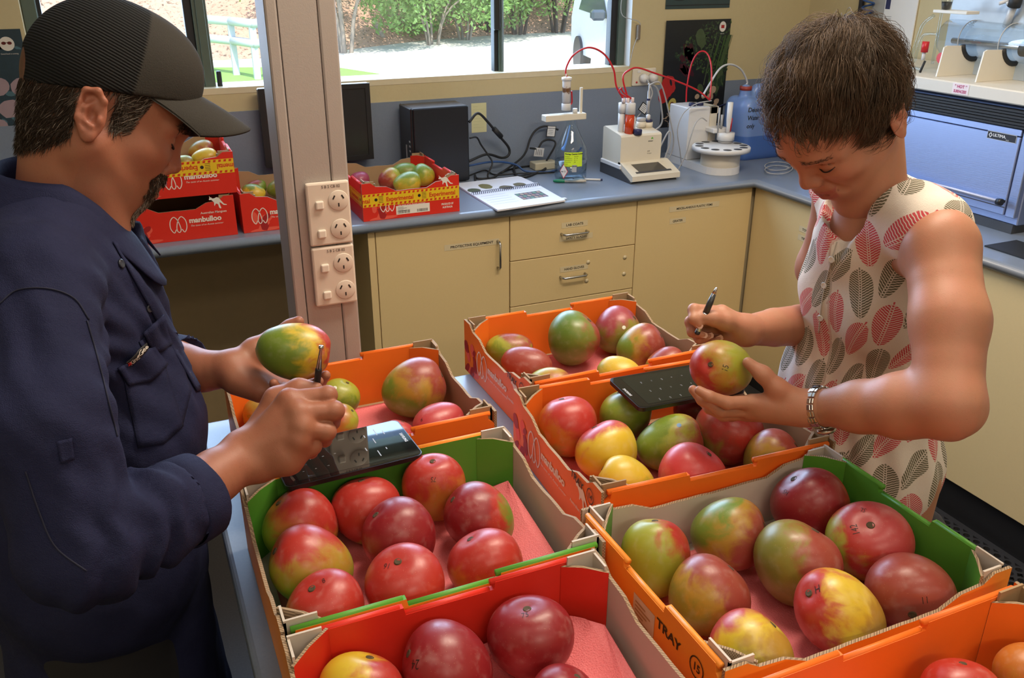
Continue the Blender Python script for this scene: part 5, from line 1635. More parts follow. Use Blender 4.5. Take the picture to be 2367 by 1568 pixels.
def on_mango(mg, shape, px, py, mat, name, size_ang=0.0):
    """a flat print wrapped on a mango at the place seen at px, py"""
    o, p, view, rgt, up = mg
    bv = bvh_of(o)
    d = unit(ray(px, py))
    h, nn, i, dd = bv.ray_cast(Vector(CAM), Vector(d), 5)
    if h is None: return
    n = np.array(nn)
    u = unit(rgt - n * np.dot(rgt, n)); v_ = np.cross(n, u)
    cs, sn = math.cos(size_ang), math.sin(size_ang)
    u, v_ = u * cs + v_ * sn, v_ * cs - u * sn
    vs, fs = conform(shape, bv, np.array(h), u, v_, .0004, .03)
    inv = o.matrix_basis.inverted()
    mkobj(name, [tuple(inv @ Vector(q)) for q in vs], fs, mat, o)

def sticker(mg, px, py, r=.0042, mat=None):
    vs = [(0, 0)] + [(r * q * math.cos(a), r * q * math.sin(a)) for q in (.5, 1) for a in np.linspace(0, 2 * math.pi, 13)[:-1]]
    fs = [(0, 1 + k, 1 + (k + 1) % 12) for k in range(12)] + [(1 + k, 13 + k, 13 + (k + 1) % 12, 1 + (k + 1) % 12) for k in range(12)]
    on_mango(mg, (vs, fs), px, py, mat or m_stick, 'sticker')

def inked(mg, txt, px, py, size=.012, ang=0.0):
    vs, fs = text2d(txt, size, 'CENTER', .1, -.0001, .8)
    on_mango(mg, ([(x, y - size * .35) for x, y in vs], fs), px, py, m_print_k, 'inked_number', ang)

GB, GC, GA, GD, GE, GF = ('mangoes in the green walled tray', 'mangoes in the bright red tray', 'mangoes in the back left orange tray', 'mangoes in the farthest orange tray', 'mangoes in the tray under the tablet', 'mangoes in the tray with pale back wall')
# green walled tray
mango('orange red mango in the back left corner of the green walled tray', (672, 1213), 90, 85, 125, 18, LIME, ORNG, RED, (.5, .7, .3), .0, group=GB)
m = mango('glossy red mango beside the near corner of the tablet at the green wall', (841, 1180), 84, 80, 95, 22, LIME, RED, RED, (-.3, .6, .5), .3, group=GB); 
m = mango('upright red mango inked 75 against the green back wall', (992, 1126), 73, 81, 90, 42, AMBR, ORNG, RED, (0, .8, .4), .1, group=GB); inked(m, '75', 991, 1107, .011, 3.1)
mango('red mango with green right flank beside the bare pink foam', (1109, 1200), 92, 79, 145, 22, GREEN, RED, DRED, (-.8, .1, .4), .2, group=GB)
mango('dark red mango with a yellow streak in the middle of the green walled tray', (923, 1244), 98, 83, 135, 24, YELLO, RED, DRED, (.0, .5, .5), .4, group=GB)
mango('red orange mango with lime right edge by the left wall of the green walled tray', (715, 1318), 106, 84, 150, 14, LIME, AMBR, RED, (-.25, .8, .2), -.05, group=GB)
m = mango('red mango inked 8 at the near left corner of the green walled tray', (748, 1398), 99, 82, 115, 42, OLIVE, ORNG, RED, (.1, .6, .5), .2, group=GB); inked(m, '8', 742, 1328, .011, .3)
m = mango('red mango inked 16 in the front row of the green walled tray', (938, 1353), 101, 79, 105, 48, YELLO, RED, RED, (-.2, .5, .4), .2, group=GB); inked(m, '16', 895, 1308, .012, 2.9)
mango('brick red mango at the near right of the green walled tray', (1123, 1306), 95, 77, 120, 26, AMBR, ORNG, RED, (0, .6, .4), .15, group=GB)
# bright red tray
m = mango('large dark red mango under the red corner with its stem showing', (1226, 1476), 104, 99, 105, 44, OLIVE, RED, DRED, (0, .5, .6), .75, group=GC); inked(m, '75', 1213, 1422, .012, .2)
m = mango('pointed dark red mango inked 24 in the bright red tray', (1034, 1534), 112, 106, 160, 18, OLIVE, RED, DRED, (.1, .5, .6), .65, group=GC); inked(m, '24', 957, 1530, .016, 3.0)
mango('yellow and red mango at the left of the bright red tray', (812, 1590), 106, 92, 70, 20, YELLO, YELLO, RED, (.7, .0, .3), -.1, group=GC)
mango('dark red mango cut off by the bottom edge of the picture', (1300, 1622), 90, 82, 60, 30, OLIVE, RED, DRED, (0, .5, .6), .7, group=GC)
# back left orange tray
mango('large green mango with a red blotched top in the back left tray', (959, 902), 80, 67, 25, 8, GREEN, AMBR, BRICK, (.6, .75, .1), -.05, group=GA)
m = mango('red mango inked 9 in front of the large green one', (1013, 982), 66, 50, 205, 24, AMBR, RED, PINK, (.2, .6, .4), .5, group=GA); inked(m, '9', 974, 972, .011, 3.0)
m = mango('light green mango with a white sticker behind the writing hand', (783, 918), 46, 46, 60, 20, GREEN, LIME, LIME, (0, .5, 0), -.2, group=GA); sticker(m, 771, 894)
mango('small yellow green mango right behind the knuckles of the writing hand', (788, 978), 44, 42, 40, 20, LIME, AMBR, PINK, (-.6, .2, .2), -.1, group=GA)
mango('yellow green mango behind the left wall of the back left tray', (585, 958), 52, 46, 70, 10, GREEN, AMBR, AMBR, (.3, .8, .2), -.1, group=GA)
mango('small red mango just behind the far edge of the tablet', (922, 1010), 42, 40, 70, 10, AMBR, RED, PINK, (0, .6, .3), .3, group=GA)
# farthest orange tray
mango('yellow green mango in the back left corner of the farthest tray', (1174, 812), 57, 43, -5, 4, GREEN, LIME, BRICK, (.5, .8, .1), -.3, group=GD)
mango('dull red mango with stem to the right in the farthest tray', (1217, 850), 66, 43, -15, 10, OLIVE, BRICK, BRICK, (.2, .8, .3), .15, group=GD)
mango('half hidden green and rust mango at the near wall of the farthest tray', (1268, 890), 56, 40, 0, 8, LIME, AMBR, BRICK, (.7, -.2, .3), -.15, group=GD)
mango('big dark green mango in the middle of the farthest tray', (1324, 787), 64, 63, 50, 10, (.11, .19, .022), (.16, .2, .03), BRICK, (.9, .1, -.2), -.2, group=GD)
m = mango('mango with red top and white sticker at the far right wall', (1435, 769), 54, 60, 40, 14, GREEN, OLIVE, (.33, .05, .06), (-.2, .85, .1), .05, group=GD); sticker(m, 1451, 761)
mango('green left and red right mango in the farthest tray', (1490, 804), 63, 50, 35, 10, GREEN, AMBR, BRICK, (.8, .3, .1), .0, group=GD)
mango('rust coloured mango below the pen in the farthest tray', (1545, 843), 52, 42, 30, 10, OLIVE, AMBR, BRICK, (.3, .6, .2), .1, group=GD)
mango('yellow lime mango next to the tablet in the farthest tray', (1430, 873), 55, 44, -20, 8, LIME, LIME, YELLO, (0, .8, .2), -.1, group=GD)
# tray under the tablet
mango('red and olive mango in the back left corner of the tray under the tablet', (1320, 996), 72, 73, 105, 14, OLIVE, ORNG, RED, (.4, .5, .3), .12, group=GE)
mango('green mango half under the edge of the tablet', (1447, 962), 64, 60, 110, 12, GREEN, (.22, .31, .03), LIME, (0, .8, .0), -.2, group=GE)
mango('yellow mango with a red rim in the tray under the tablet', (1402, 1048), 80, 60, 120, 6, YELLO, YELLO, PINK, (-.4, .75, -.2), -.15, group=GE)
m = mango('green mango with red right end and blue sticker', (1553, 1030), 86, 62, 25, 8, GREEN, LIME, BRICK, (.85, -.1, .0), -.15, group=GE); sticker(m, 1574, 987, .004, m_stickb)
mango('yellow lime mango at the near left wall of the tray under the tablet', (1440, 1112), 76, 54, 150, 6, LIME, YELLO, YELLO, (-.5, .6, .2), -.2, group=GE)
mango('bright pink red mango at the near wall of the tray under the tablet', (1600, 1100), 86, 64, 60, 20, ORNG, PINK, (.62, .06, .06), (0, .7, .3), .5, group=GE)
mango('red and olive mango right under the hand with the watch', (1712, 1012), 82, 62, 75, 14, OLIVE, BRICK, RED, (.5, .5, .2), .1, group=GE)
m = mango('olive and amber mango with a white sticker by the near right corner', (1782, 1054), 78, 56, 40, 8, OLIVE, AMBR, BRICK, (.5, .6, .0), .02, group=GE); sticker(m, 1738, 1070, .0045)
mango('dark red mango in the shade under the tablet', (1628, 962), 62, 50, 90, 10, BRICK, RED, DRED, (0, .6, .2), .6, group=GE)
# tray with pale back wall
mango('green yellow mango with a red right shoulder by the amber wall', (1514, 1300), 82, 93, 95, 18, LIME, LIME, RED, (.75, .55, -.1), -.18, mesh=1, group=GF)
mango('green mango with a brick underside in front of the pale back wall', (1693, 1243), 92, 84, 25, 10, GREEN, AMBR, BRICK, (.75, -.35, .1), -.02, group=GF)
m = mango('dark red mango inked H5 in the far right corner by the green wall', (1867, 1166), 90, 87, 130, 30, AMBR, RED, DRED, (-.4, -.2, .5), .6, group=GF); inked(m, 'H5', 1810, 1135, .011, 2.6)
m = mango('red topped mango inked 142 by the green wall', (2028, 1264), 100, 94, 95, 62, LIME, RED, PINK, (.7, .5, .2), .1, group=GF); inked(m, '142', 1995, 1234, .014, 2.1); inked(m, 'SL', 2014, 1188, .011, 3.0)
mango('dull olive mango in the middle of the tray with pale back wall', (1855, 1327), 104, 98, 70, 8, (.19, .19, .03), OLIVE, BRICK, (.85, .25, .2), -.03, group=GF)
m = mango('brick red mango inked 11 at the near right corner', (2147, 1394), 104, 90, -70, 52, OLIVE, BRICK, BRICK, (-.3, .1, .4), .45, group=GF); inked(m, '11', 2185, 1417, .013, .4)
m = mango('red and yellow mango with its stem to the left in the near row', (1954, 1433), 113, 97, 160, 46, AMBR, YELLO, RED, (-.8, -.1, .3), .05, group=GF); inked(m, 'H', 1901, 1375, .015, .5)
mango('olive and pink mango with two window glints in the tray with pale back wall', (1638, 1379), 100, 91, 60, 10, OLIVE, AMBR, BRICK, (.5, .6, .1), .1, group=GF)
mango('yellow mango at the near wall of the tray marked 15', (1736, 1510), 103, 90, 60, 10, AMBR, YELLO, PINK, (-.6, .5, -.2), -.12, group=GF)
# bottom right corner
mango('pink red mango in the bottom right corner tray', (2220, 1612), 94, 88, 100, 20, AMBR, PINK, RED, (0, .6, .4), .5)
mango('amber mango cut off by the right edge of the picture', (2385, 1565), 80, 78, 100, 20, OLIVE, AMBR, ORNG, (0, .5, .4), .1)
# ------------------------------------------------------------------ red trays on the window bench
def tape2d(f, L, z0, flip=False, shift=0.0, h=.044):
    f.add(rect2d(0, z0, L, z0 + h), 4, layer=4)
    for k in range(int(L / .0155)):
        for zz in (z0 + .0015, z0 + h - .0085):
            x = .004 + k * .0155
            f.add(([(x, zz), (x + .0075, zz), (x + .0095, zz + .007), (x + .002, zz + .007)], [(0, 1, 2, 3)]), 5, layer=5)
    x = shift
    while x < L:
        w = .105
        if x + w > 0:
            vs, fs = text2d('Experimental', .0205, 'LEFT', 0, .0006, .88)
            if flip: vs = [(w - a, .014 - b) for a, b in vs]
            vs = [(min(max(a + x, .001), L - .001), b + z0 + .0145) for a, b in vs]
            f.add((vs, fs), 5, layer=5)
            for q in (blob2d(x + w + .012, z0 + .023, .0055, .0055, 12),): 
                if 0 < x + w + .012 < L - .006: f.add(q, 3, layer=5)
            for r in range(5):
                x0 = x + w + .021
                if 0 < x0 and x0 + .018 < L: f.add(rect2d(x0, z0 + .012 + r * .005, x0 + .016, z0 + .0135 + r * .005), 3, layer=5)
        x += .152
def sticker2d(f, x, z, w, h, num=None):
    f.add(rect2d(x, z, x + w, z + h), 0, layer=3)
    rr = random.Random(4)
    q = x + .005
    while q < x + w * .4:
        b = rr.choice((.0008, .0014, .002)); f.add(rect2d(q, z + .003, q + b, z + .014), 3, layer=3.6); q += b + rr.choice((.0008, .0014))
    q = x + w * .62
    while q < x + w * .92:
        b = rr.choice((.0008, .0014, .002)); f.add(rect2d(q, z + .003, q + b, z + .013), 3, layer=3.6); q += b + rr.choice((.0008, .0014))
    for k in range(4): f.add(rect2d(x + .006, z + h - .006 - k * .004, x + .006 + .02 + .012 * (k % 2), z + h - .0048 - k * .004), 3, layer=3.6)
    if num: f.add(text2d(num, .016, 'LEFT', 0, .0004, .8), 3, x + w * .5, z + h - .016, 3.6)
def red_art(tape=None, stick=None, roo=True, logo=.10, produce=False):
    def fn(f, d):
        rr = random.Random(6)
        for k in range(8):
            f.add(blob2d(.02 + rr.random() * .07, .006 + rr.random() * .05, .010 + rr.random() * .012, .007 + rr.random() * .007, 10, rr.random() * 3, .35, k), 1 if k % 2 else 2, layer=1 + k * .1)
        f.add(blob2d(.07, .006, .05, .006, 14, .05, .1, 5), 2, layer=.8)
        f.add(logo2d(.050, .0026), 0, logo, .052, 2).add(text2d('manbulloo', .023, 'LEFT', 0, .0008, 1.0), 0, logo + .058, .054, 2)
        f.add(text2d('The taste of an Aussie summer', .0075, 'LEFT', .35, 0, 1.05), 0, logo + .06, .042, 2)
        if roo:
            f.add(roo2d(.052), 0, d - .075, .090, 2)
            if not tape: f.add(text2d('Australian Mangoes', .010, 'LEFT', 0, .0001, 1.0), 0, d - .105, .078, 2)
        if produce:
            f.add(text2d('PRODUCE OF', .0095, 'CENTER', 0, .0003, .75), 0, d - .045, .028, 2).add(text2d('AUSTRALIA', .0095, 'CENTER', 0, .0003, .75), 0, d - .045, .017, 2)
        if tape: tape2d(f, d, *tape)
        if stick: sticker2d(f, *stick)
    return fn
def red_tray(label, cx, cy, z, rz=90, w=.40, d=.345, **kw):
    t = tray('mango_tray', label, cx, cy, w, d, R_(rz), z=z, H=.126, out=m_rd, back=(m_rd, m_rd), front=(m_rd, m_rd), left=m_brn, right=m_brn, prints=None, group=None, floor=m_brn, seed=int(cx * 100) + 50, dip=.034)
    f = Flat(); red_art(**kw)(f, d)
    f.v = [(min(max(x, .001), d - .001), max(y, .0012)) for x, y in f.v]
    f.build('printed_artwork', [m_print_w, m_print_d, m_print_l, m_print_k, m_print_y, m_print_r], (-w / 2 - .0003, d / 2, 0), (0, -1, 0), (0, 0, 1), t, .00012)
    return t
TR['R'] = red_tray('red tray with yellow experimental tape right of the column on the window bench', .872, 3.036, BT, tape=(.048, False, -.07), stick=(.115, .012, .12, .030), logo=.06, produce=True)
TR['S1'] = red_tray('red tray at the bottom of the stack on the window bench', .120, 3.058, BT, logo=.145)
TR['S2'] = red_tray('red tray with upside down experimental tape on top of the stack', .138, 3.062, BT + .1365, 89, tape=(.064, True, -.02), logo=.135, roo=False)
TR['S3'] = red_tray('red tray with a white barcode sticker half behind the column', .484, 3.060, BT, stick=(.115, .035, .10, .052, '9'), logo=.03)
# side of the taped tray
f = Flat(); tape2d(f, .39, .048, False, -.05)
f.build('tape_side', [m_print_w, m_print_d, m_print_l, m_print_k, m_print_y, m_print_r], (.195, .1728, 0), (-1, 0, 0), (0, 0, 1), TR['R'], .00012)
fz = BT + .0098
GR = 'mangoes in the red trays on the window bench'
for (c, a, b, ang, kw, z, lab, lift) in (
        ((942, 424), 34, 26, 10, dict(base=GREEN, mid=LIME, red=YELLO, blush=(0, -.8, .2), bias=-.1), fz, 'green gold mango at the front of the tray with experimental tape', .03),
        ((985, 404), 28, 25, 60, dict(base=GREEN, mid=LIME, red=YELLO, blush=(.2, -.8, .2), bias=-.2), fz, 'green mango at the right of the tray with experimental tape', .035),
        ((936, 402), 32, 24, 0, dict(base=GREEN, mid=OLIVE, red=YELLO, blush=(0, -.8, .2), bias=-.3), fz, 'green mango at the back of the tray with experimental tape', .03),
        ((902, 416), 30, 24, 30, dict(base=LIME, mid=AMBR, red=BRICK, blush=(-.8, -.4, .2), bias=.1), fz, 'orange flushed mango left of the gold one in the taped tray', .025),
        ((826, 414), 24, 20, 100, dict(base=AMBR, mid=PINK, red=(.36, .06, .12), blush=(0, .8, .2), bias=.3), fz, 'pink mango in the left corner of the taped tray', .01),
        ((466, 350), 31, 22, 10, dict(base=OLIVE, mid=AMBR, red=BRICK, blush=(.3, -.6, .2), bias=.2), BT + .143, 'red flushed mango at the back of the top red tray', .035),
        ((470, 368), 31, 22, 5, dict(base=YELLO, mid=YELLO, red=ORNG, blush=(.3, -.6, .2), bias=-.3), BT + .143, 'yellow mango in the top red tray of the stack', .03),
        ((428, 382), 26, 20, 0, dict(base=LIME, mid=OLIVE, red=AMBR, blush=(.3, -.6, .2), bias=-.1), BT + .143, 'pale green mango beside the nose of the man', .02),
        ((588, 430), 27, 18, 10, dict(base=GREEN, mid=GREEN, red=BRICK, blush=(-.6, .6, .2), bias=-.2), fz, 'green mango at the back left of the barcode tray', .02),
        ((586, 450), 29, 21, -20, dict(base=GREEN, mid=YELLO, red=YELLO, blush=(0, -.8, .2), bias=.0), fz, 'green and yellow mango at the front left of the barcode tray', .02),
        ((646, 436), 33, 21, 10, dict(base=GREEN, mid=OLIVE, red=(.36, .06, .12), blush=(.8, .3, .2), bias=-.05), fz, 'green and purple mango at the back of the barcode tray', .02),
        ((664, 452), 28, 22, 20, dict(base=YELLO, mid=YELLO, red=PINK, blush=(0, .8, .2), bias=.05), fz, 'pink topped yellow mango next to the column', .02)):
    mango(lab, c, a, b, ang, 6, floor=z, lift=lift, group=GR, stem=False, **kw)

def support(o, n):
    B = np.array(o.matrix_basis)[:3, :3]
    return float(np.linalg.norm(B.T @ n))
def settle():
    by = {}
    for o in [o for o in bpy.data.objects if o.name.startswith('mango') and o.type == 'MESH' and o.parent is None]:
        p = np.array(o.matrix_basis.translation)
        for k, t in TR.items():
            q = rotz(-t.rotation_euler[2]) @ (p - np.array(t.location))
            if abs(q[0]) < .235 and abs(q[1]) < .19 and q[2] < .135 and q[2] > -.02: by.setdefault(k, []).append(o); break
    for k, L in by.items():
        t = TR[k]; Rz = rotz(t.rotation_euler[2]); c = np.array(t.location)
        sh_ = [v for v in t.children if v.name.startswith('base_panel')][0].data.vertices
        hw, hd = max(v.co.x for v in sh_) - .009, max(v.co.y for v in sh_) - .010
        for it in range(40):
            for i in range(len(L)):
                for j in range(i):
                    a, b_ = np.array(L[i].matrix_basis), np.array(L[j].matrix_basis)
                    d = a[:3, 3] - b_[:3, 3]; D = np.linalg.norm(d); n = d / D
                    ov = (support(L[i], n) + support(L[j], n)) * .955 - D
                    if ov > 0:
                        n2 = unit(n * np.array((1, 1, .0)))
                        a[:3, 3] += n2 * ov * .5; b_[:3, 3] -= n2 * ov * .5
                        L[i].matrix_basis, L[j].matrix_basis = Matrix(a.tolist()), Matrix(b_.tolist())
            for o in L:
                M4 = np.array(o.matrix_basis); p = M4[:3, 3]
                zs = np.array([v.co for v in o.data.vertices]) @ M4[:3, :3].T if it % 10 == 0 else None
                if zs is not None: o['zmin'] = float(zs[:, 2].min())
                if 'px0' not in o: o['px0'] = [float(a) for a in p]
                p = p + (np.array(o['px0']) - p) * np.array((.18, .18, 0))
                q = Rz.T @ (p - c)
                lx, ly = hw - support(o, Rz[:, 0]), hd - support(o, Rz[:, 1])
                q[0] = min(max(q[0], -lx), lx); q[1] = min(max(q[1], -ly), ly)
                e = abs(q[0]) + abs(q[1]) - (hw + hd - .048 - .9 * support(o, unit(Rz @ np.array((math.copysign(1, q[0]), math.copysign(1, q[1]), 0)))) * 1.414)
                if e > 0: q[0] -= math.copysign(e / 2, q[0]); q[1] -= math.copysign(e / 2, q[1])
                q[2] = .0104 - o['zmin'] + o['lift']
                p2 = c + Rz @ q
                M4[:3, 3] = p2; o.matrix_basis = Matrix(M4.tolist())
        for o in L:
            for k_ in ('zmin', 'px0', 'wv', 'lift'):
                if k_ in o: del o[k_]
settle()
# ------------------------------------------------------------------ people: shared modelling
def frame(yaw, pitch, roll):
    y, p, r = R_(yaw), R_(pitch), R_(roll)
    fw = np.array([math.cos(y) * math.cos(p), math.sin(y) * math.cos(p), -math.sin(p)])
    lf = np.array([-math.sin(y), math.cos(y), 0]); up = np.cross(fw, lf)
    return np.stack([fw, lf * math.cos(r) + up * math.sin(r), up * math.cos(r) - lf * math.sin(r)], 1)

def q3(*a): return [P(*t) for t in a]

def noise3(p, scale, seed=0):
    """smooth value noise on an (n, 3) array"""
    x = np.asarray(p) * scale + seed * 17.13
    i = np.floor(x).astype(np.int64); f = x - i
    f = f * f * (3 - 2 * f)
    def hsh(a, b, c):
        n = (a * 374761393 + b * 668265263 + c * 2147483647 + seed * 1274126177) & 0x7fffffff
        n = (n ^ (n >> 13)) * 1274126177 & 0x7fffffff
        return ((n ^ (n >> 16)) & 0xffff) / 65535.0
    r = 0
    for dx in (0, 1):
        for dy in (0, 1):
            for dz in (0, 1):
                w = (f[:, 0] if dx else 1 - f[:, 0]) * (f[:, 1] if dy else 1 - f[:, 1]) * (f[:, 2] if dz else 1 - f[:, 2])
                r = r + w * hsh(i[:, 0] + dx, i[:, 1] + dy, i[:, 2] + dz)
    return r - .5

def vnormals(v, f):
    n = np.zeros_like(v)
    a = np.cross(v[f[:, 2]] - v[f[:, 0]], v[f[:, 3]] - v[f[:, 1]])
    for k in range(4): np.add.at(n, f[:, k], a)
    return n / (np.linalg.norm(n, axis=1)[:, None] + 1e-12)

def relax(v, f, it=2, lam=.5):
    for _ in range(it):
        s = np.zeros_like(v); c = np.zeros(len(v))
        for k in range(4):
            np.add.at(s, f[:, k], v[f[:, (k + 1) % 4]] + v[f[:, (k - 1) % 4]]); np.add.at(c, f[:, k], 2)
        v = v + lam * (s / np.maximum(c, 1)[:, None] - v)
    return v

def gs(x, s): return np.exp(-(x / s) ** 2)

def head_field(M_, o, sc, pr, vox=.002):
    """the skin of a head; local frame: x to the face, y to the left ear, z up"""
    W_ = lambda p: o + M_ @ (np.array(p, float) * sc)
    F = Field(o - .21, o + .21, vox)
    e = lambda c, r, A=None, k=.02, sub=False: F.ell(W_(c), np.array(r) * sc, M_ @ (np.eye(3) if A is None else A), k, sub)
    cn = lambda a, b, ra, rb, k=.02, sub=False: F.cone(W_(a), W_(b), ra * sc, rb * sc, k, sub)
    e((-.005, 0, .03), (.096, .076, .092), k=0)
    e((.043, 0, .022), pr.get('fore', (.066, .062, .064)), k=.03)
    e((.044, 0, -.045), pr.get('face', (.055, .056, .075)), k=.03)
    ch = pr.get('chin', (.070, -.106)); jw = pr.get('jaw', .055)
    for s in (-1, 1):
        cn((-.002, s * jw, -.055), (ch[0] - .012, s * .026, ch[1] + .002), .022, .017, .03)
        e((.060, s * .040, -.040), (.026, .020, .018), k=.025)
    e((ch[0], 0, ch[1]), (.018, .024, .016), k=.02)
    e((.076, 0, -.079), (.023, .031, .024), k=.02)
    bx, bz = pr.get('brow', (.096, .004))
    br = pr.get('ridge', 1.0)
    cn((bx, -.026, bz), (bx, .026, bz), .0135 * br, .0135 * br, .018)
    for s in (-1, 1): cn((bx, s * .024, bz + .001), (bx - .018, s * .047, bz - .004), .012 * br, .010 * br, .014)
    for s in (-1, 1):
        F.ell(W_((.110, s * .033, -.017)), np.array((.0185, .0185, .0165)) * sc, M_, .012, True)
        e((.0815, s * .0325, -.0165), (.0135, .0155, .0125), k=.005)
        # crease above the lid and a lower lid
        cn((.0935, s * .022, -.0085), (.087, s * .045, -.010), .0016, .0016, .004, True)
    nx, nz = pr.get('nose', (.108, -.045))
    cn((.099, 0, -.008), (nx - .004, 0, nz + .010), .0082, .0095, .010)
    F.ell(W_((nx - .003, 0, nz)), np.array((.0125, .0115, .0105)) * sc, M_, .008)
    for s in (-1, 1):
        e((nx - .011, s * .0125, nz - .005), (.011, .0075, .0085), k=.006)
        cn((nx - .004, s * .0062, nz - .0125), (nx - .012, s * .007, nz - .0095), .0034, .0028, .002, True)
        # fold from the nose to the mouth
        cn((.094, s * .021, -.052), (.083, s * .036, -.078), .0022, .002, .010, True)
    sm = pr.get('smile', 0.0)
    mz = pr.get('mouth', -.082)
    up_ = [(.083 - sm * .4, -.024 - sm, mz + sm * .8), (.092, -.012, mz + .0035), (.0955, -.0035, mz + .0055), (.0955, .0035, mz + .0055), (.092, .012, mz + .0035), (.083 - sm * .4, .024 + sm, mz + sm * .8)]
    lo_ = [(.083 - sm * .4, -.022 - sm, mz - .001 + sm * .8), (.091, -.011, mz - .007), (.0945, 0, mz - .0085), (.091, .011, mz - .007), (.083 - sm * .4, .022 + sm, mz - .001 + sm * .8)]
    F.chain([W_(p) for p in up_], [.0025 * sc, .0045 * sc, .0048 * sc, .0048 * sc, .0045 * sc, .0025 * sc], .004)
    F.chain([W_(p) for p in lo_], [.003 * sc, .0052 * sc, .006 * sc, .0052 * sc, .003 * sc], .004)
    ln = [(.087 - sm * .4, -.026 - sm, mz + sm * 1.0), (.0975, -.010, mz - .001), (.1005, 0, mz - .0015), (.0975, .010, mz - .001), (.087 - sm * .4, .026 + sm, mz + sm * 1.0)]
    F.chain([W_(p) for p in ln], [.0006 * sc, .0017 * sc, .0018 * sc, .0017 * sc, .0006 * sc], .0025, True)
    # ears
    for s in (-1, 1):
        A = rotz(s * -R_(24)) if s > 0 else rotz(R_(24))
        A = rotz(-s * R_(-22))
        tl = roty(pr.get('eartilt', R_(-8)))
        A = A @ tl
        C = np.array((-.012, s * .0765, -.020))
        L = lambda p: C + A @ np.array((p[0], p[1] * s, p[2]))
        e(L((0, .003, 0)), (.0165, .005, .029), A, k=.004)
        rim = [(.010, .002, .004), (.012, .006, .018), (.004, .009, .029), (-.009, .010, .027), (-.0165, .010, .012), (-.0155, .010, -.006), (-.010, .008, -.020)]
        F.chain([W_(L(p)) for p in rim], np.array([.003, .0036, .0042, .0044, .0042, .0038, .0036]) * sc, .003)
        e(L((-.002, .006, -.026)), (.0085, .0045, .009), A, k=.006)
        F.chain([W_(L(p)) for p in ((.0, .008, .016), (-.008, .0085, .006), (-.008, .008, -.008), (.002, .008, -.015))], np.array([.0026, .0032, .0032, .003]) * sc, .004)
        F.ell(W_(L((.001, .011, -.002))), np.array((.0062, .0085, .0085)) * sc, M_ @ A, .004, True)
        F.ell(W_(L((-.004, .0125, .019))), np.array((.007, .005, .006)) * sc, M_ @ A, .004, True)
        e(L((.009, .006, -.006)), (.0035, .004, .006), A, k=.003)
    return F, W_

def skin_mat(name, base, red, dark):
    m = M(name, base, .48, 0, .4)
    c = m.attr('tone', 'GEOMETRY', 'Color')
    n1 = m.noise(38, 4, .6); n2 = m.noise(420, 2, .5)
    col = m.mix(n1.ss(.35, .7, .0, .35), c, red, 'MIX')
    col = m.mix(n2.ss(.62, .75, .0, .28), col, dark)
    m.col(col)
    v = m.n('ShaderNodeTexVoronoi'); v.inputs['Scale'].default_value = 900
    m.link(m.coord(), v.inputs['Vector'])
    m.bump(E(m.nt, v.outputs['Distance']) * .35 + m.noise(160, 3) * .5, .0004, .5)
    m.set(Subsurface_Weight=.12, Subsurface_Scale=.01, Subsurface_Radius=(1.0, .35, .2))
    return m.m

def strands(roots, dirs, lens, r0, seg, step, seed, curl=0.0, name=None):
    """thin tapering three-sided hairs; step(p, d, t) -> (p, d) moves all tips at once"""
    n = len(roots)
    P_ = np.array(roots, float); D = np.array(dirs, float)
    pts = [P_.copy()]
    for k in range(seg):
        P_, D = step(P_, D, (k + 1) / seg, lens / seg)
        pts.append(P_.copy())
    pts = np.stack(pts, 1)                                     # n, seg+1, 3
    T = np.gradient(pts, axis=1); T /= np.linalg.norm(T, axis=2)[:, :, None] + 1e-12
    ref = np.array((.31, .52, .79))
    U = np.cross(T, ref); U /= np.linalg.norm(U, axis=2)[:, :, None] + 1e-12
    V = np.cross(T, U)
    tt = np.linspace(0, 1, seg + 1)
    rad = (r0[:, None] if hasattr(r0, '__len__') else r0) * (1 - .75 * tt ** 2)[None, :]
    vs = []
    for k in range(3):
        a = 2 * math.pi * k / 3
        vs.append(pts + rad[:, :, None] * (U * math.cos(a) + V * math.sin(a)))
    vs = np.stack(vs, 2).reshape(-1, 3)
    base = (np.arange(n) * (seg + 1) * 3)[:, None, None]
    j = (np.arange(seg) * 3)[None, :, None]
    k0 = np.array([0, 1, 2])[None, None, :]; k1 = np.array([1, 2, 0])[None, None, :]
    f = np.stack([base + j + k0, base + j + k1, base + j + 3 + k1, base + j + 3 + k0], 3).reshape(-1, 4)
    return vs, f

def hair_mat(name, rough=.42):
    m = M(name, (.05, .03, .02), rough, 0, .35)
    m.col(m.attr('tone', 'GEOMETRY', 'Color'))
    m.set(Specular_IOR_Level=.22)
    return m.m

def bv_np(v, f):
    return BVHTree.FromPolygons([tuple(p) for p in v], [tuple(q) for q in f])

def on_px(bvh, px, py, off=.002):
    d = unit(ray(px, py))
    h, n, i, t = bvh.ray_cast(Vector(CAM), Vector(d), 6)
    if h is None: return None, None
    return np.array(h) + np.array(n) * off, np.array(n)

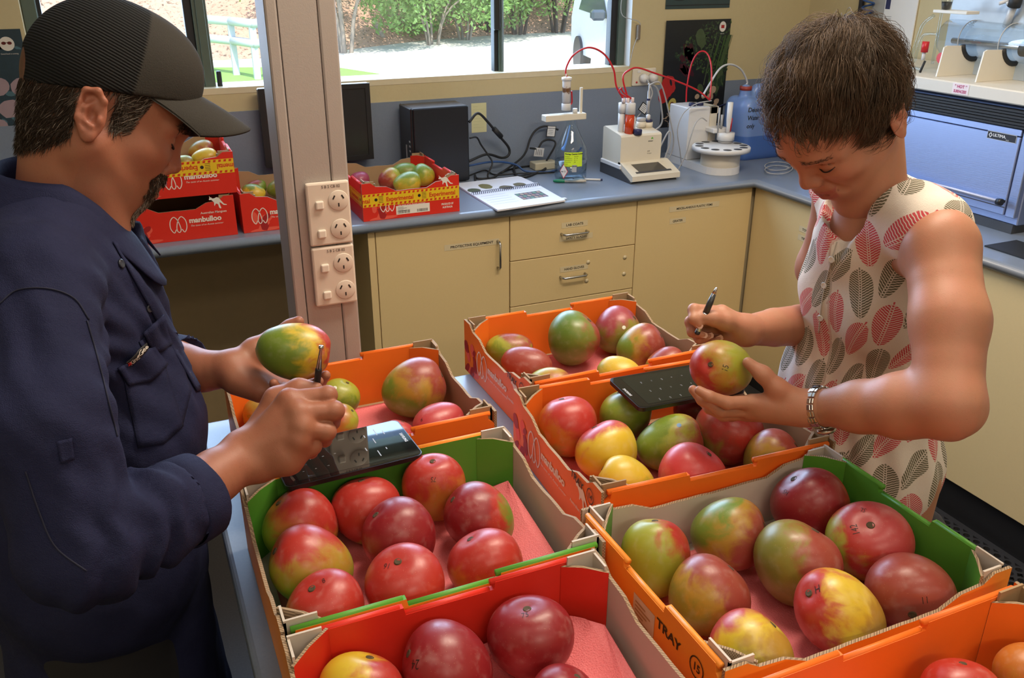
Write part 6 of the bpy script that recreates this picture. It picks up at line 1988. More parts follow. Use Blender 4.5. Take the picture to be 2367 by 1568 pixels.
def cloth_patch(name, bvh, quad, mat, parent, off=.0025, nx=10, ny=10, thick=.0018, bottom=None):
    """a stitched-on piece of cloth lying on a garment; quad corners in photograph pixels (tl, tr, br, bl)"""
    q = [np.array(p, float) for p in quad]
    vs, last = [], None
    for j in range(ny + 1):
        for i in range(nx + 1):
            u, w = i / nx, j / ny
            p = q[0] * (1 - u) * (1 - w) + q[1] * u * (1 - w) + q[2] * u * w + q[3] * (1 - u) * w
            if bottom: p = p + np.array(bottom) * w * (1 - abs(2 * u - 1))
            x, n = on_px(bvh, p[0], p[1], off)
            if x is None: x = last
            last = x
            vs.append(x if x is not None else np.zeros(3))
    fs = [(j * (nx + 1) + i, (j + 1) * (nx + 1) + i, (j + 1) * (nx + 1) + i + 1, j * (nx + 1) + i + 1) for j in range(ny) for i in range(nx)]
    o = mkobj(name, np.array(vs), fs, mat, parent, None, True, True)
    so = o.modifiers.new('thick', 'SOLIDIFY'); so.thickness = thick; so.offset = 0
    return o

def cloth_line(name, bvh, pts, r, mat, parent, off=.001, n=40):
    out = []
    for p in spline([(*q, 0) for q in pts], n):
        x, nn = on_px(bvh, p[0], p[1], off)
        if x is not None and (not out or np.linalg.norm(x - out[-1]) < .04): out.append(x)
    if len(out) > 2:
        return MB().tube(out, r, 6).build(name, mat, parent, True)

def button(bvh, px, py, r, mat, parent):
    x, n = on_px(bvh, px, py, .0005)
    if x is None: return
    MB().lathe([(0, 0), (r, 0), (r, .0018), (r * .8, .0024), (r * .6, .0016), (0, .0016)], x, 16, axis=n).build('button', mat, parent, True)
# ------------------------------------------------------------------ the man in the navy shirt
MH, MO, MS = frame(4, 25.6, -9.5), np.array((-.020, 1.345, 1.537)), 1.03
mr = np.random.default_rng(4)
mbase = np.array((-.10, 1.32, 0.0))
F, HW = head_field(MH, MO, MS, dict(brow=(.0985, .003), chin=(.066, -.108), nose=(.1095, -.047), mouth=-.083, jaw=.057, face=(.056, .058, .075)))
F.cone(HW((-.024, 0, -.045)), np.array((-.085, 1.335, 1.375)), .060, .072, .03)
F.cone(HW((.015, -.03, -.115)), np.array((-.045, 1.30, 1.38)), .022, .028, .03)
F.cone(HW((-.01, -.05, -.07)), np.array((-.03, 1.29, 1.37)), .014, .012, .02)
hv, hf = F.mesh(); hv = relax(hv, hf, 1, .3)
# right arm and writing hand
def arm_field(pts, vox, mg=.06):
    a = np.array(pts); return Field(a.min(0) - mg, a.max(0) + mg, vox)
r_el, r_wr = P(190, 1275, 1.0), P(572, 1052, 1.20)
hand = dict(index=[(668, 925, 1.205), (757, 914, 1.215), (757, 944, 1.252), (730, 940, 1.262)],
            middle=[(690, 955, 1.192), (773, 950, 1.205), (768, 976, 1.243), (738, 968, 1.258)],
            ring=[(698, 989, 1.186), (755, 998, 1.20), (750, 1017, 1.234), (724, 1004, 1.25)],
            little=[(690, 1021, 1.186), (724, 1032, 1.20), (719, 1045, 1.228), (698, 1034, 1.243)])
rf = dict(index=(.0135, .0125, .0105, .0085), middle=(.0138, .0128, .0108, .0088), ring=(.0130, .0120, .0102, .0082), little=(.0118, .0105, .0092, .0075))
F = arm_field([r_wr, P(420, 1160, 1.1), P(784, 900, 1.26), P(700, 1060, 1.16)], .0019, .05)
F.chain([r_el, P(400, 1172, 1.105), P(500, 1100, 1.165), r_wr], [.046, .043, .036, .0295], .0)
F.cone(P(560, 1035, 1.205), P(590, 1070, 1.195), .024, .024, .02)
for k, c in hand.items():
    pts = q3(*c)
    F.cone(r_wr + (np.array(pts[0]) - r_wr) * .12, pts[0], .020, rf[k][0] + .0025, .014)
    F.chain(pts, rf[k], .0035)
    F.ell(pts[0] - unit(ray(*c[0][:2])) * .004, (.0125, .0125, .0125), None, .01)     # knuckle
    F.ell(pts[1], np.full(3, rf[k][1] + .0006), None, .004)
F.chain(q3((600, 1010, 1.225), (640, 925, 1.236), (690, 900, 1.24), (728, 900, 1.243)), [.026, .017, .0135, .011], .012)
F.chain(q3((610, 1075, 1.20), (665, 1060, 1.195), (692, 1035, 1.20)), [.021, .020, .015], .016)
rv, rq = F.mesh(); rv = relax(rv, rq, 1, .3)
# left arm, palm up under the mango
l_el, l_wr = np.array((-.075, 1.50, 1.10)), P(532, 853, 1.42)
F = arm_field([l_wr, P(440, 850, 1.44), P(755, 860, 1.42), P(690, 740, 1.47), P(640, 915, 1.37)], .0019, .05)
F.chain([l_el, (l_el + l_wr) / 2, P(470, 858, 1.43), l_wr], [.046, .043, .034, .0295], .0)
lh = dict(index=[(650, 884, 1.475), (702, 897, 1.465), (740, 884, 1.435), (753, 868, 1.415)],
          middle=[(646, 898, 1.452), (698, 909, 1.432), (726, 898, 1.402), (736, 882, 1.388)],
          ring=[(636, 905, 1.425), (672, 912, 1.398), (686, 900, 1.368), (684, 884, 1.36)],
          little=[(622, 908, 1.40), (642, 913, 1.372), (638, 899, 1.352), (633, 886, 1.345)])
for k, c in lh.items():
    pts = q3(*c)
    F.cone(l_wr, pts[0], .022, rf[k][0] + .001, .014)
    F.chain(pts, [x * .93 for x in rf[k]], .003)
F.chain(q3((555, 840, 1.43), (590, 812, 1.445), (632, 784, 1.462), (672, 758, 1.468), (690, 744, 1.462)), [.024, .021, .0155, .0125, .0095], .012)
F.chain(q3((550, 880, 1.405), (600, 905, 1.395)), [.024, .018], .014)
lv, lq = F.mesh(); lv = relax(lv, lq, 1, .3)
# trunk and legs under the clothes
def man_trunk(F, g):
    F.ell((-.135, 1.31, .96), (.125 + g, .170 + g, .15), None, .0)
    F.ell((-.088, 1.315, 1.08), (.134 + g, .172 + g, .17), None, .05)
    F.ell((-.100, 1.325, 1.26), (.112 + g, .178 + g, .15), None, .05)
    F.cone((-.122, 1.155, 1.365), (-.105, 1.505, 1.375), .062 + g, .062 + g, .05)
    F.cone((-.100, 1.335, 1.36), (-.080, 1.335, 1.425), .085 + g, .070 + g, .04)
F = Field((-.40, .80, .02), (.14, 1.85, 1.48), .012)
man_trunk(F, -.012)
F.chain([(-.12, 1.15, 1.36), r_el, P(400, 1172, 1.105)], [.05, .042, .038], .03).chain([(-.105, 1.51, 1.37), l_el, (l_el + l_wr) / 2], [.05, .042, .038], .03)
for y in (1.22, 1.41): F.chain([(-.14, y, .95), (-.13, y, .52), (-.15, y, .10)], [.085, .06, .045], .03).cone((-.15, y, .06), (-.03, y, .045), .045, .03, .02)
tv, tq = F.mesh()
V, Q = join_vf([(hv, hf), (rv, rq), (lv, lq), (tv, tq)])
m_skin1 = skin_mat('skin_tanned', (.35, .14, .08), (.35, .11, .065), (.17, .06, .035))
man = bpy.data.objects.new('x', None); man.location = mbase
me_man = mkobj('person', V - mbase, Q, m_skin1, None, None, True)
me_man.location = mbase
bpy.data.objects.remove(man); man = me_man
tag(man, 'person in a dark cap and navy work shirt writing with a stylus over a tablet', 'person')
# colour of the skin
tone = np.tile(np.array((.335, .135, .077)), (len(V), 1))
loc_ = ((V - MO) @ MH) / MS
hd = np.arange(len(V)) < len(hv)
def blend(mask, c):
    global tone
    tone = tone * (1 - mask[:, None]) + np.array(c) * mask[:, None]
x, y, z = loc_.T
hm = hd.astype(float)
blend(hm * .55 * np.clip(gs(x - .105, .03) * gs(y, .025) * gs(z + .045, .03), 0, 1), (.37, .095, .065))
blend(hm * .45 * gs(x - .07, .04) * gs(np.abs(y) - .045, .025) * gs(z + .045, .03), (.37, .11, .068))
blend(hm * .5 * (np.abs(y) > .072) * gs(z + .02, .05) * gs(x + .01, .04), (.38, .12, .078))
lip = gs(np.abs(z + .083), .0085) * gs(y, .022) * (x > .078)
blend(hm * .8 * np.clip(lip * 1.4, 0, 1), (.30, .09, .07))
def hair_zone(x, y, z):
    side = np.abs(y)
    line = np.where(x > .0, -.028 + np.clip(x - .035, 0, 1) * 3.2, -.028 - np.clip(-x, 0, .05) * .95)
    line = np.where(x < -.05, -.076 - np.clip(-x - .05, 0, .05) * .3, line)
    return (z > line) & (x < .062) & ~((side > .068) & (np.abs(x + .012) < .021) & (np.abs(z + .018) < .036))
def beard_zone(x, y, z):
    chin = (z < -.097) & (x > .044) & (z > -.136) & (np.abs(y) < .030)
    mous = (z > -.076) & (z < -.062) & (x > .078) & (np.abs(y) < .030)
    sid = (z <= -.07) & (z > -.10) & (np.abs(np.abs(y) - .0315) < .006) & (x > .05)
    return chin | mous | sid
hz, bz_ = hair_zone(x, y, z), beard_zone(x, y, z)
blend(hm * hz * .75, (.05, .032, .022))
blend(hm * bz_ * .7, (.07, .045, .032))
stub = hm * gs(z + .11, .03) * (x > -.01) * (x < .08)
blend(stub * .30, (.20, .10, .07))
arm = (~hd) & (np.arange(len(V)) < len(hv) + len(rv) + len(lv))
blend(arm * .5 * np.clip(noise3(V, 30, 3) * 2, 0, 1), (.29, .095, .052))
set_col(man, 'tone', tone)

# hair, beard and brows
nrm = vnormals(hv, hf)
m_hair1 = hair_mat('hair_dark_greying')
lh_ = ((hv - MO) @ MH) / MS
def grow(mask, n, ln, lift, r, seg, flow, cols, name, grey, jit=.35, parent=None):
    idx = np.where(mask)[0]
    pick = mr.choice(idx, n)
    p0 = hv[pick] + mr.normal(0, .0007, (n, 3)); nn = nrm[pick]
    fl = flow(lh_[pick]) @ MH.T
    fl = fl + mr.normal(0, jit, (n, 3)) * .5
    t = fl - nn * np.sum(fl * nn, 1)[:, None]; t /= np.linalg.norm(t, axis=1)[:, None] + 1e-9
    d = t + nn * lift; d /= np.linalg.norm(d, axis=1)[:, None]
    L = ln * mr.uniform(.6, 1.2, n)
    def st(p, d, k, s):
        d2 = d - nn * lift * .35 * k + mr.normal(0, .10, d.shape)
        d2 /= np.linalg.norm(d2, axis=1)[:, None]
        return p + d2 * np.asarray(s)[:, None], d2
    v, f = strands(p0, d, L, np.full(n, r) * mr.uniform(.7, 1.2, n), seg, st, 0)
    c = np.array(cols[0])[None] * mr.uniform(.6, 1.4, (n, 1))
    g = mr.random(n) < grey(lh_[pick])
    c[g] = np.array(cols[1]) * mr.uniform(.6, 1.1, (g.sum(), 1))
    o = mkobj(name, v, f, m_hair1, man if parent is None else parent, None, True, True)
    set_col(o, 'tone', np.repeat(c, (seg + 1) * 3, 0))
    o['kind'] = 'stuff'
    return o
x, y, z = lh_.T
def flow_head(l):
    d = np.zeros_like(l); f = np.clip((l[:, 0] + .02) / .05, 0, 1)
    d[:, 0] = .35 * f - .45 * (1 - f); d[:, 2] = -1.0
    fr = l[:, 0] > .02
    d[fr, 0], d[fr, 2] = -.75, -.55
    return d
grow(hair_zone(x, y, z) & (z < .020 + .24 * x), 8500, .017, .28, .00042, 4, flow_head, ((.040, .026, .018), (.30, .25, .21)), 'hair', lambda l: .10 + .25 * (l[:, 0] > .0), .35)
def flow_beard(l):
    d = np.zeros_like(l); d[:, 0] = .25; d[:, 2] = -1
    m = l[:, 2] > -.08
    d[m, 1] = np.sign(l[m, 1]) * 1.0; d[m, 2] = -.8
    return d
grow(beard_zone(x, y, z), 2800, .0085, .40, .00034, 4, flow_beard, ((.050, .032, .022), (.42, .36, .30)), 'beard', lambda l: np.where(l[:, 2] < -.10, .12 + .5 * (l[:, 0] > .068), .12), .5)
brow = (np.abs(np.abs(y) - .030) < .021) & (np.abs(z - .004 + (np.abs(y) - .03) * .08) < .0055) & (x > .07)
def flow_brow(l):
    d = np.zeros_like(l); d[:, 1] = np.sign(l[:, 1]); d[:, 2] = .15; d[:, 0] = .2; return d
grow(brow, 900, .010, .45, .00034, 3, flow_brow, ((.035, .022, .015), (.2, .16, .13)), 'eyebrows', lambda l: .06, .4)
lash = [HW(p) for p in ((.0945, -.0205, -.022), (.0965, -.030, -.0255), (.0945, -.040, -.0235), (.087, -.0465, -.019))]
MB().tube(spline(lash, 12), .0011, 6).build('eyelashes', plain('lash_dark', (.02, .012, .01), .6), man, True)

# ---------------- cap
m_cap = M('cap_brushed_cotton', (.020, .018, .015), .85, 0, .2)
xx, yy, zz = m_cap.xyz(m_cap.attr('capco', 'GEOMETRY', 'Vector'))
front = xx.ss(.020, .026)
nz_ = m_cap.noise(700, 2)
ribs = (zz * 1700.0 + xx * 300).sin()
c_ = m_cap.mix(front, m_cap.mix(ribs.ss(-.4, .6), (.006, .0065, .007), (.020, .020, .020)), m_cap.mix(nz_, (.028, .025, .021), (.046, .042, .036)))
m_cap.col(c_).bump(ribs * (1.0 - front) + nz_, .0006)
m_cap = m_cap.m
cap = mkobj('cap', [], [], m_cap, man)
bpy.data.objects.remove(cap)
F = Field(MO - .20, MO + .22, .0025)
CE = lambda p: MO + MH @ (np.array(p, float) * MS)
F.ell(CE((.004, 0, .036)), np.array((.1065, .086, .1035)) * MS, MH, .0)
F.ell(CE((.045, 0, .062)), np.array((.070, .072, .068)) * MS, MH, .02)
pn = np.array((-.24, 0, 1.0)); pn /= np.linalg.norm(pn)
F.cut(CE((0, 0, .0145)), MH @ -pn)
# opening over the strap at the back
F.ell(CE((-.115, 0, .012)), np.array((.03, .032, .026)) * MS, MH, .004, True)
cv, cf = F.mesh(); cv = relax(cv, cf, 2, .4)
cap = mkobj('cap', cv, cf, m_cap, man, None, True, True)
def capco(o, v):
    a = o.data.attributes.new('capco', 'FLOAT_VECTOR', 'POINT')
    a.data.foreach_set('vector', (((np.asarray(v) - MO) @ MH) / MS).astype(np.float32).ravel())
capco(cap, cv)
cap_bv = bv_np(cv, cf)
# visor
vs, fs = [], []
nu, nv = 40, 14
for lay in (0, 1):
    for j in range(nv + 1):
        for i in range(nu + 1):
            a = (i / nu * 2 - 1) * R_(67)
            t = j / nv
            y_ = .0815 * math.sin(a)
            xi = .004 + .104 * math.cos(a) - .004
            xo = .018 + .174 * math.cos(a) ** .62
            x_ = xi + (xo - xi) * t
            yv = y_ * (1 + .03 * math.sin(math.pi * t))
            z_ = .014 + .24 * xi + .020 * math.cos(a) ** 2 - (x_ - xi) * .10 - (yv ** 2) * 1.3 * t - .010 * t * t
            z_ -= .003 * lay
            vs.append(CE((x_, yv, z_)))
k0 = (nu + 1) * (nv + 1)
for j in range(nv):
    for i in range(nu):
        a = j * (nu + 1) + i
        fs.append((a, a + 1, a + nu + 2, a + nu + 1)); fs.append((k0 + a + nu + 1, k0 + a + nu + 2, k0 + a + 1, k0 + a))
for i in range(nu):
    a = nv * (nu + 1) + i; fs.append((a, a + 1, k0 + a + 1, k0 + a))
vz = mkobj('visor', np.array(vs) - mbase, fs, m_cap, cap, None, True)
capco(vz, vs)
# seams, button and stitched emblem
MB().lathe([(0, 0), (.007, 0), (.006, .004), (0, .005)], CE((.018, 0, .1385)), 14, axis=MH @ np.array((.05, 0, 1))).build('cap_button', m_cap, cap, True)
m_emb = plain('embroidery_white', (.62, .58, .52), .7)
def cap_stroke(pts, w):
    for p, q in zip(pts[:-1], pts[1:]): pass
    out = []
    for p in spline([(*q, 0) for q in pts], 18):
        xh, n_ = on_px(cap_bv, p[0], p[1], .0008)
        if xh is not None: out.append(xh)
    if len(out) > 2: MB().tube(out, w, 5).build('emblem_stitching', m_emb, cap, True)
cap_stroke([(437, 142), (431, 146), (430, 156), (437, 160), (442, 156)], .0012)
cap_stroke([(442, 138), (446, 150), (448, 166), (444, 176)], .0012)
cap_stroke([(440, 152), (446, 146), (449, 152), (451, 162)], .0011)
cap_stroke([(444, 134), (449, 140), (452, 150)], .0010)

# ---------------- shirt
m_navy_c = M('navy_cotton_drill', (.022, .026, .075), .8, 0, .25)
nz_ = m_navy_c.noise(900, 2); n2 = m_navy_c.noise(22, 3)
m_navy_c.col(m_navy_c.mix(n2, m_navy_c.mix(nz_, (.0075, .0095, .034), (.013, .016, .052)), (.015, .018, .060))).bump(nz_ + m_navy_c.noise(60, 4) * 2.0, .0012, .8)
m_navy_c = m_navy_c.m
m_seam = plain('navy_seam', (.010, .012, .035), .8)
F = Field((-.42, .78, .46), (.14, 1.86, 1.50), .0055)
man_trunk(F, .008)
F.chain([(-.14, 1.31, .96), (-.145, 1.31, .46)], [.155, .165], .03).cone((-.13, 1.23, .9), (-.13, 1.39, .9), .14, .14, .05).cone((-.14, 1.23, .45), (-.14, 1.39, .45), .14, .14, .05)
F.chain([(-.122, 1.14, 1.355), P(110, 980, .99), r_el, P(330, 1205, 1.06), P(440, 1150, 1.125)], [.072, .066, .062, .058, .053], .02)
F.chain([(-.105, 1.51, 1.365), (-.09, 1.53, 1.22), l_el, P(420, 852, 1.46), P(440, 852, 1.45)], [.070, .064, .060, .052, .050], .02)
F.cone(HW((-.03, 0, -.06)), np.array((-.085, 1.335, 1.40)), .070, .092, .0, True)   # neck opening
F.cone((-.02, 1.32, 1.42), (.012, 1.31, 1.335), .045, .012, .01, True)
F.cone(P(500, 1118, 1.162), P(560, 1080, 1.20), .085, .09, .0, True)
F.cone(P(520, 854, 1.43), P(600, 854, 1.42), .085, .09, .0, True)
F.cut((0, 0, .50), (0, 0, -1))
sv, sq = F.mesh(); sv = relax(sv, sq, 2, .4)
nn = vnormals(sv, sq)
# folds: broad drape, creases that gather in the elbow, and the pull under the arm
d_ = noise3(sv * np.array((1, 1, .45)), 16, 1) * .014 + noise3(sv * np.array((1.2, 1, .7)), 34, 2) * .005
ax_ = unit(P(440, 1150, 1.125) - r_el); s_ = (sv - r_el) @ ax_
rad_ = np.linalg.norm(sv - r_el - s_[:, None] * ax_, axis=1)
el = gs(np.linalg.norm(sv - r_el - ax_ * .035, axis=1), .085)
d_ += el * .0095 * np.sin(s_ * 155 + noise3(sv, 22, 5) * 5.0)
ua = gs(np.linalg.norm(sv - np.array((-.07, 1.09, 1.27)), axis=1), .12)
di = sv @ unit((.8, -.2, .6))
d_ += ua * .005 * np.sin(di * 190 + noise3(sv, 14, 6) * 4)
ch_ = gs(sv[:, 0] - .0, .06) * gs(sv[:, 2] - 1.27, .12)
d_ += ch_ * .004 * np.sin((sv @ unit((.2, 1, .55))) * 150 + noise3(sv, 12, 7) * 4)
sv = sv + nn * d_[:, None]
shirt = mkobj('shirt', sv, sq, m_navy_c, man, None, True, True)
shirt['label'] = 'navy long sleeved work shirt with rolled cuffs'
sb = bv_np(sv, sq)
# collar: a fold that stands round the neck and falls to two points
NC, NA = np.array((-.082, 1.335, 1.425)), unit(HW((-.03, 0, -.06)) - np.array((-.085, 1.335, 1.40)))
fx = unit(np.array((1.0, 0, 0)) - NA * NA[0]); fy = np.cross(NA, fx)
vs, fs = [], []
NT, NR = 56, 9
for i in range(NT + 1):
    th = R_(24) + (R_(336) - R_(24)) * i / NT
    fwd = math.cos(th)
    fr = max(0, fwd)
    dirv = fx * math.cos(th) + fy * math.sin(th)
    tip = max(gs(math.degrees(th) - 34, 16), gs(math.degrees(th) - 326, 16))
    top = .034 - .080 * fr ** 1.3
    for j in range(NR + 1):
        t = j / NR
        if t < .3:
            r_ = .080 - .004 * t; h_ = -.022 + (top + .022) * t / .3
        else:
            u = (t - .3) / .7
            r_ = .082 + .006 * math.sin(min(1, u * 3) * math.pi / 2) + (.036 + .022 * tip) * u
            h_ = top + .002 * math.sin(min(1, u * 4) * math.pi) - (.044 + .028 * tip + .012 * fr) * u
        vs.append(NC + dirv * r_ * (1.0 - .04 * fr) + NA * h_)
for i in range(NT):
    for j in range(NR):
        a = i * (NR + 1) + j
        fs.append((a, a + NR + 1, a + NR + 2, a + 1))
co_ = mkobj('collar', np.array(vs), fs, m_navy_c, shirt, None, True)
co_.data.transform(Matrix.Translation(Vector(-mbase)))
so = co_.modifiers.new('thick', 'SOLIDIFY'); so.thickness = .0026; so.offset = 1
# placket, pocket, flap, label, buttons and seams
m_but = plain('navy_button', (.03, .035, .05), .3)
def on_shirt(o):
    if o is not None: o.parent = shirt
    return o
on_shirt(cloth_patch('placket', sb, [(258, 560), (300, 575), (476, 900), (452, 905)], m_navy_c, man, .002, 6, 30))
on_shirt(cloth_patch('chest_pocket', sb, [(280, 855), (372, 820), (422, 985), (318, 1035)], m_navy_c, man, .0015, 10, 12, bottom=(8, 16)))
on_shirt(cloth_patch('pocket_flap', sb, [(266, 852), (352, 798), (382, 846), (292, 892)], m_navy_c, man, .0045, 10, 6, .003, bottom=(4, 14)))
on_shirt(cloth_patch('chest_pocket', sb, [(320, 790), (388, 740), (440, 905), (420, 985)], m_navy_c, man, .0012, 8, 12))
on_shirt(cloth_patch('pocket_flap', sb, [(325, 770), (372, 728), (392, 800), (352, 818)], m_navy_c, man, .004, 8, 6, .003))
lb = on_shirt(cloth_patch('brand_label', sb, [(280, 833), (326, 795), (330, 811), (285, 848)], plain('label_black', (.012, .012, .014), .6), man, .0075, 10, 3, .0008))
def px_text(txt, p0, p1, hpx, mat, name, off=.0088, col=None):
    vs2, fs2 = text2d(txt, 1.0, 'LEFT', .0, .02)
    w_ = max(v[0] for v in vs2)
    p0, p1 = np.array(p0, float), np.array(p1, float)
    ux = (p1 - p0) / w_; uy = np.array((ux[1], -ux[0])); uy = uy / np.linalg.norm(uy) * hpx
    out = []
    for a, b_ in vs2:
        q = p0 + ux * a + uy * b_
        xh, n_ = on_px(sb, q[0], q[1], off)
        out.append(xh if xh is not None else out[-1])
    return mkobj(name, np.array(out), fs2, mat, man, None, False, True)
on_shirt(px_text('KingGee', (295, 836), (329, 806), 13, m_emb, 'label_lettering'))
on_shirt(cloth_patch('label_badge', sb, [(283, 835), (293, 827), (296, 835), (286, 843)], m_redp, man, .0088, 3, 3, .0006))
for p in ((279, 610), (345, 712), (440, 870)): on_shirt(button(sb, *p, .0062, m_but, man)) if False else button(sb, *p, .0062, m_but, man)
button(sb, 357, 845, .0058, m_but, man)
on_shirt(cloth_patch('sleeve_tab', sb, [(130, 1020), (166, 1012), (172, 1062), (140, 1072)], m_navy_c, man, .0025, 5, 6))
button(sb, 152, 1043, .0062, m_but, man)
for pts in ([(-4, 706), (40, 672), (110, 668), (170, 690), (205, 740)], [(60, 1090), (90, 1180), (130, 1265), (200, 1320)], [(200, 742), (225, 830), (250, 930), (270, 1010)]):
    on_shirt(cloth_line('seam', sb, pts, .0010, m_seam, man))
# the rolled cuff
cA, cB = P(405, 1172, 1.105), P(462, 1140, 1.137)
cu = unit(cB - cA); ca = unit(np.cross(cu, (0, 0, 1))); cb2 = np.cross(cu, ca)
vs, fs = [], []
for i, (s_, r_) in enumerate(((0, .057), (.05, .0595), (.5, .0585), (.95, .0570), (1.0, .0545), (.96, .050), (.4, .050))):
    for k in range(36):
        a = 2 * math.pi * k / 36
        rr2 = r_ * (1 + .035 * math.sin(a * 2 + 1) + .02 * math.sin(a * 5 + i))
        vs.append(cA + cu * s_ * .040 + (ca * math.cos(a) + cb2 * math.sin(a)) * rr2)
for i in range(6):
    for k in range(36): fs.append((i * 36 + k, i * 36 + (k + 1) % 36, (i + 1) * 36 + (k + 1) % 36, (i + 1) * 36 + k))
c_o = mkobj('cuff', np.array(vs) - mbase, fs, m_navy_c, shirt, None, True)

# trousers and boots
F = Field((-.32, 1.02, .03), (.06, 1.60, .90), .010)
F.ell((-.15, 1.31, .80), (.125, .155, .12), None, 0)
for y in (1.22, 1.41): F.chain([(-.14, y, .80), (-.13, y, .52), (-.15, y, .06)], [.100, .085, .075], .03)
F.cut((0, 0, .87), (0, 0, 1))
pv, pq = F.mesh()
mkobj('trousers', pv, pq, plain('charcoal_trousers', (.012, .012, .016), .85), man, None, True, True)
for y in (1.22, 1.41):
    F = Field((-.26, y - .09, -.01), (.10, y + .09, .16), .006)
    F.cone((-.16, y, .055), (.01, y, .045), .052, .042, 0).cone((-.16, y, .06), (-.16, y, .13), .05, .05, .02).cut((0, 0, .002), (0, 0, -1))
    bv2, bq = F.mesh(); mkobj('boot', bv2, bq, plain('boot_brown', (.05, .03, .02), .6), man, None, True, True)

# what he holds
mango('yellow green mango with a red end held in the hand of the man', (680, 813), 88, 67, -8, 6, GREEN, YELLO, RED, (.85, .05, -.3), -.12, depth=1.385, mesh=2, stem=False)
t0, t1 = P(737, 851, 1.232), P(722, 985, 1.292)
dv = unit(t1 - t0)
t = thing('stylus', 'black stylus with a silver end in the fist of the man', 'stylus', tuple(t1))
rel = lambda s: -dv * s
MB().lathe([(0, 0), (.0035, .0), (.0045, .012), (.0048, .105), (.0040, .108)], (0, 0, 0), 14, axis=-dv).build('barrel', m_black, t)
MB().lathe([(.0040, .108), (.0022, .136), (.0020, .140), (.0034, .143), (.0034, .146), (0, .147)], (0, 0, 0), 14, axis=-dv).build('tip', m_chrome, t)
# ------------------------------------------------------------------ the woman in the leaf print top
QH, QO, QS = frame(187, 43, 0.0), np.array((.957, 1.000, 1.519)), .965
wr = np.random.default_rng(9)
wbase = np.array((1.10, 1.0, 0.0))
F, QW = head_field(QH, QO, QS, dict(ridge=.86, brow=(.0925, .003), chin=(.065, -.102), nose=(.1105, -.043), mouth=-.081, jaw=.048, face=(.052, .052, .072), fore=(.066, .060, .064), smile=.005))
NB = np.array((1.035, 1.0, 1.395))
F.cone(QW((-.040, 0, -.050)), NB, .047, .056, .016)
F.cone(QW((-.012, .044, -.075)), np.array((1.01, .955, 1.385)), .011, .011, .012)
F.cone(QW((-.012, -.044, -.075)), np.array((1.01, 1.045, 1.385)), .011, .011, .012)
hv, hf = F.mesh(); hv = relax(hv, hf, 1, .3)
# near arm with the watch, holding the mango
s_l, e_l, w_l = np.array((1.015, .835, 1.365)), P(2190, 935, 1.150), P(1893, 943, 1.305)
kD = .035
F = arm_field([s_l, e_l, P(2290, 700, 1.1), w_l], .0026, .085)
mid_u = (s_l + e_l) / 2 + np.array((.0, -.008, .0))
F.ell(s_l + np.array((0, .0, -.01)), (.048, .046, .050), None, 0)
F.chain([s_l + np.array((0, -.004, -.02)), mid_u, e_l], [.0475, .0470, .0420], .02)
F.chain([e_l, e_l * .68 + w_l * .32, e_l * .35 + w_l * .65, w_l], [.0425, .0425, .0345, .0262], .02)
F.cone(e_l + np.array((.006, -.006, -.004)), e_l + np.array((.016, -.008, -.006)), .034, .024, .02)
# armpit fold joining the chest
F.cone(s_l + np.array((.005, .02, -.04)), s_l + np.array((.03, .07, -.05)), .036, .034, .02)
av, aq = F.mesh(); av = relax(av, aq, 2, .4)
F = arm_field([w_l, P(1600, 880, 1.33), P(1728, 820, 1.30), P(1700, 980, 1.42)], .0018, .045)
F.chain([e_l * .4 + w_l * .6, w_l], [.034, .0262], .0)
wh = dict(index=[(1738, 930, 1.322), (1682, 932, 1.312), (1640, 917, 1.306), (1616, 903, 1.312)],
          middle=[(1730, 948, 1.336), (1668, 950, 1.330), (1624, 925, 1.330), (1602, 901, 1.338)],
          ring=[(1726, 957, 1.355), (1672, 960, 1.362), (1640, 945, 1.378), (1622, 928, 1.394)],
          little=[(1732, 958, 1.376), (1690, 962, 1.390), (1664, 950, 1.406), (1648, 938, 1.42)])
wf = dict(index=(.0108, .0098, .0086, .0070), middle=(.0110, .0100, .0088, .0070), ring=(.0105, .0096, .0084, .0068), little=(.0095, .0085, .0075, .0062))
for k, c in wh.items():
    pts = q3(*c)
    F.cone(w_l, pts[0], .0200, wf[k][0] + .002, .014)
    F.chain(pts, wf[k], .003)
F.cone(P(1850, 950, 1.315), P(1770, 942, 1.33), .021, .017, .014)
F.chain(q3((1852, 930, 1.312), (1795, 897, 1.308), (1764, 866, 1.306), (1729, 839, 1.312)), [.0175, .0135, .0110, .0085], .012)
bv3, bq3 = F.mesh(); bv3 = relax(bv3, bq3, 1, .3)
# far arm with the pen
w_r = P(1724, 764, 1.445)
e_r = P(1965, 752, 1.64)
F = arm_field([w_r, P(1590, 700, 1.40), P(1660, 800, 1.46), P(1850, 755, 1.55)], .0018, .05)
F.chain([e_r, P(1850, 752, 1.545), P(1790, 757, 1.495), w_r], [.040, .036, .0325, .0245], 0)
wh2 = dict(index=[(1668, 722, 1.428), (1604, 716, 1.412), (1603, 738, 1.402), (1615, 751, 1.402)],
           middle=[(1662, 740, 1.446), (1597, 744, 1.430), (1601, 768, 1.424), (1624, 774, 1.425)],
           ring=[(1668, 758, 1.458), (1606, 768, 1.448), (1617, 784, 1.438), (1640, 777, 1.434)],
           little=[(1680, 773, 1.462), (1638, 785, 1.455), (1648, 791, 1.446), (1664, 782, 1.440)])
for k, c in wh2.items():
    pts = q3(*c)
    F.cone(w_r, pts[0], .0190, wf[k][0] + .002, .014)
    F.chain(pts, [x * .97 for x in wf[k]], .0028)
F.chain(q3((1708, 756, 1.430), (1676, 744, 1.415), (1650, 737, 1.406), (1628, 733, 1.402)), [.0165, .0130, .0108, .0082], .011)
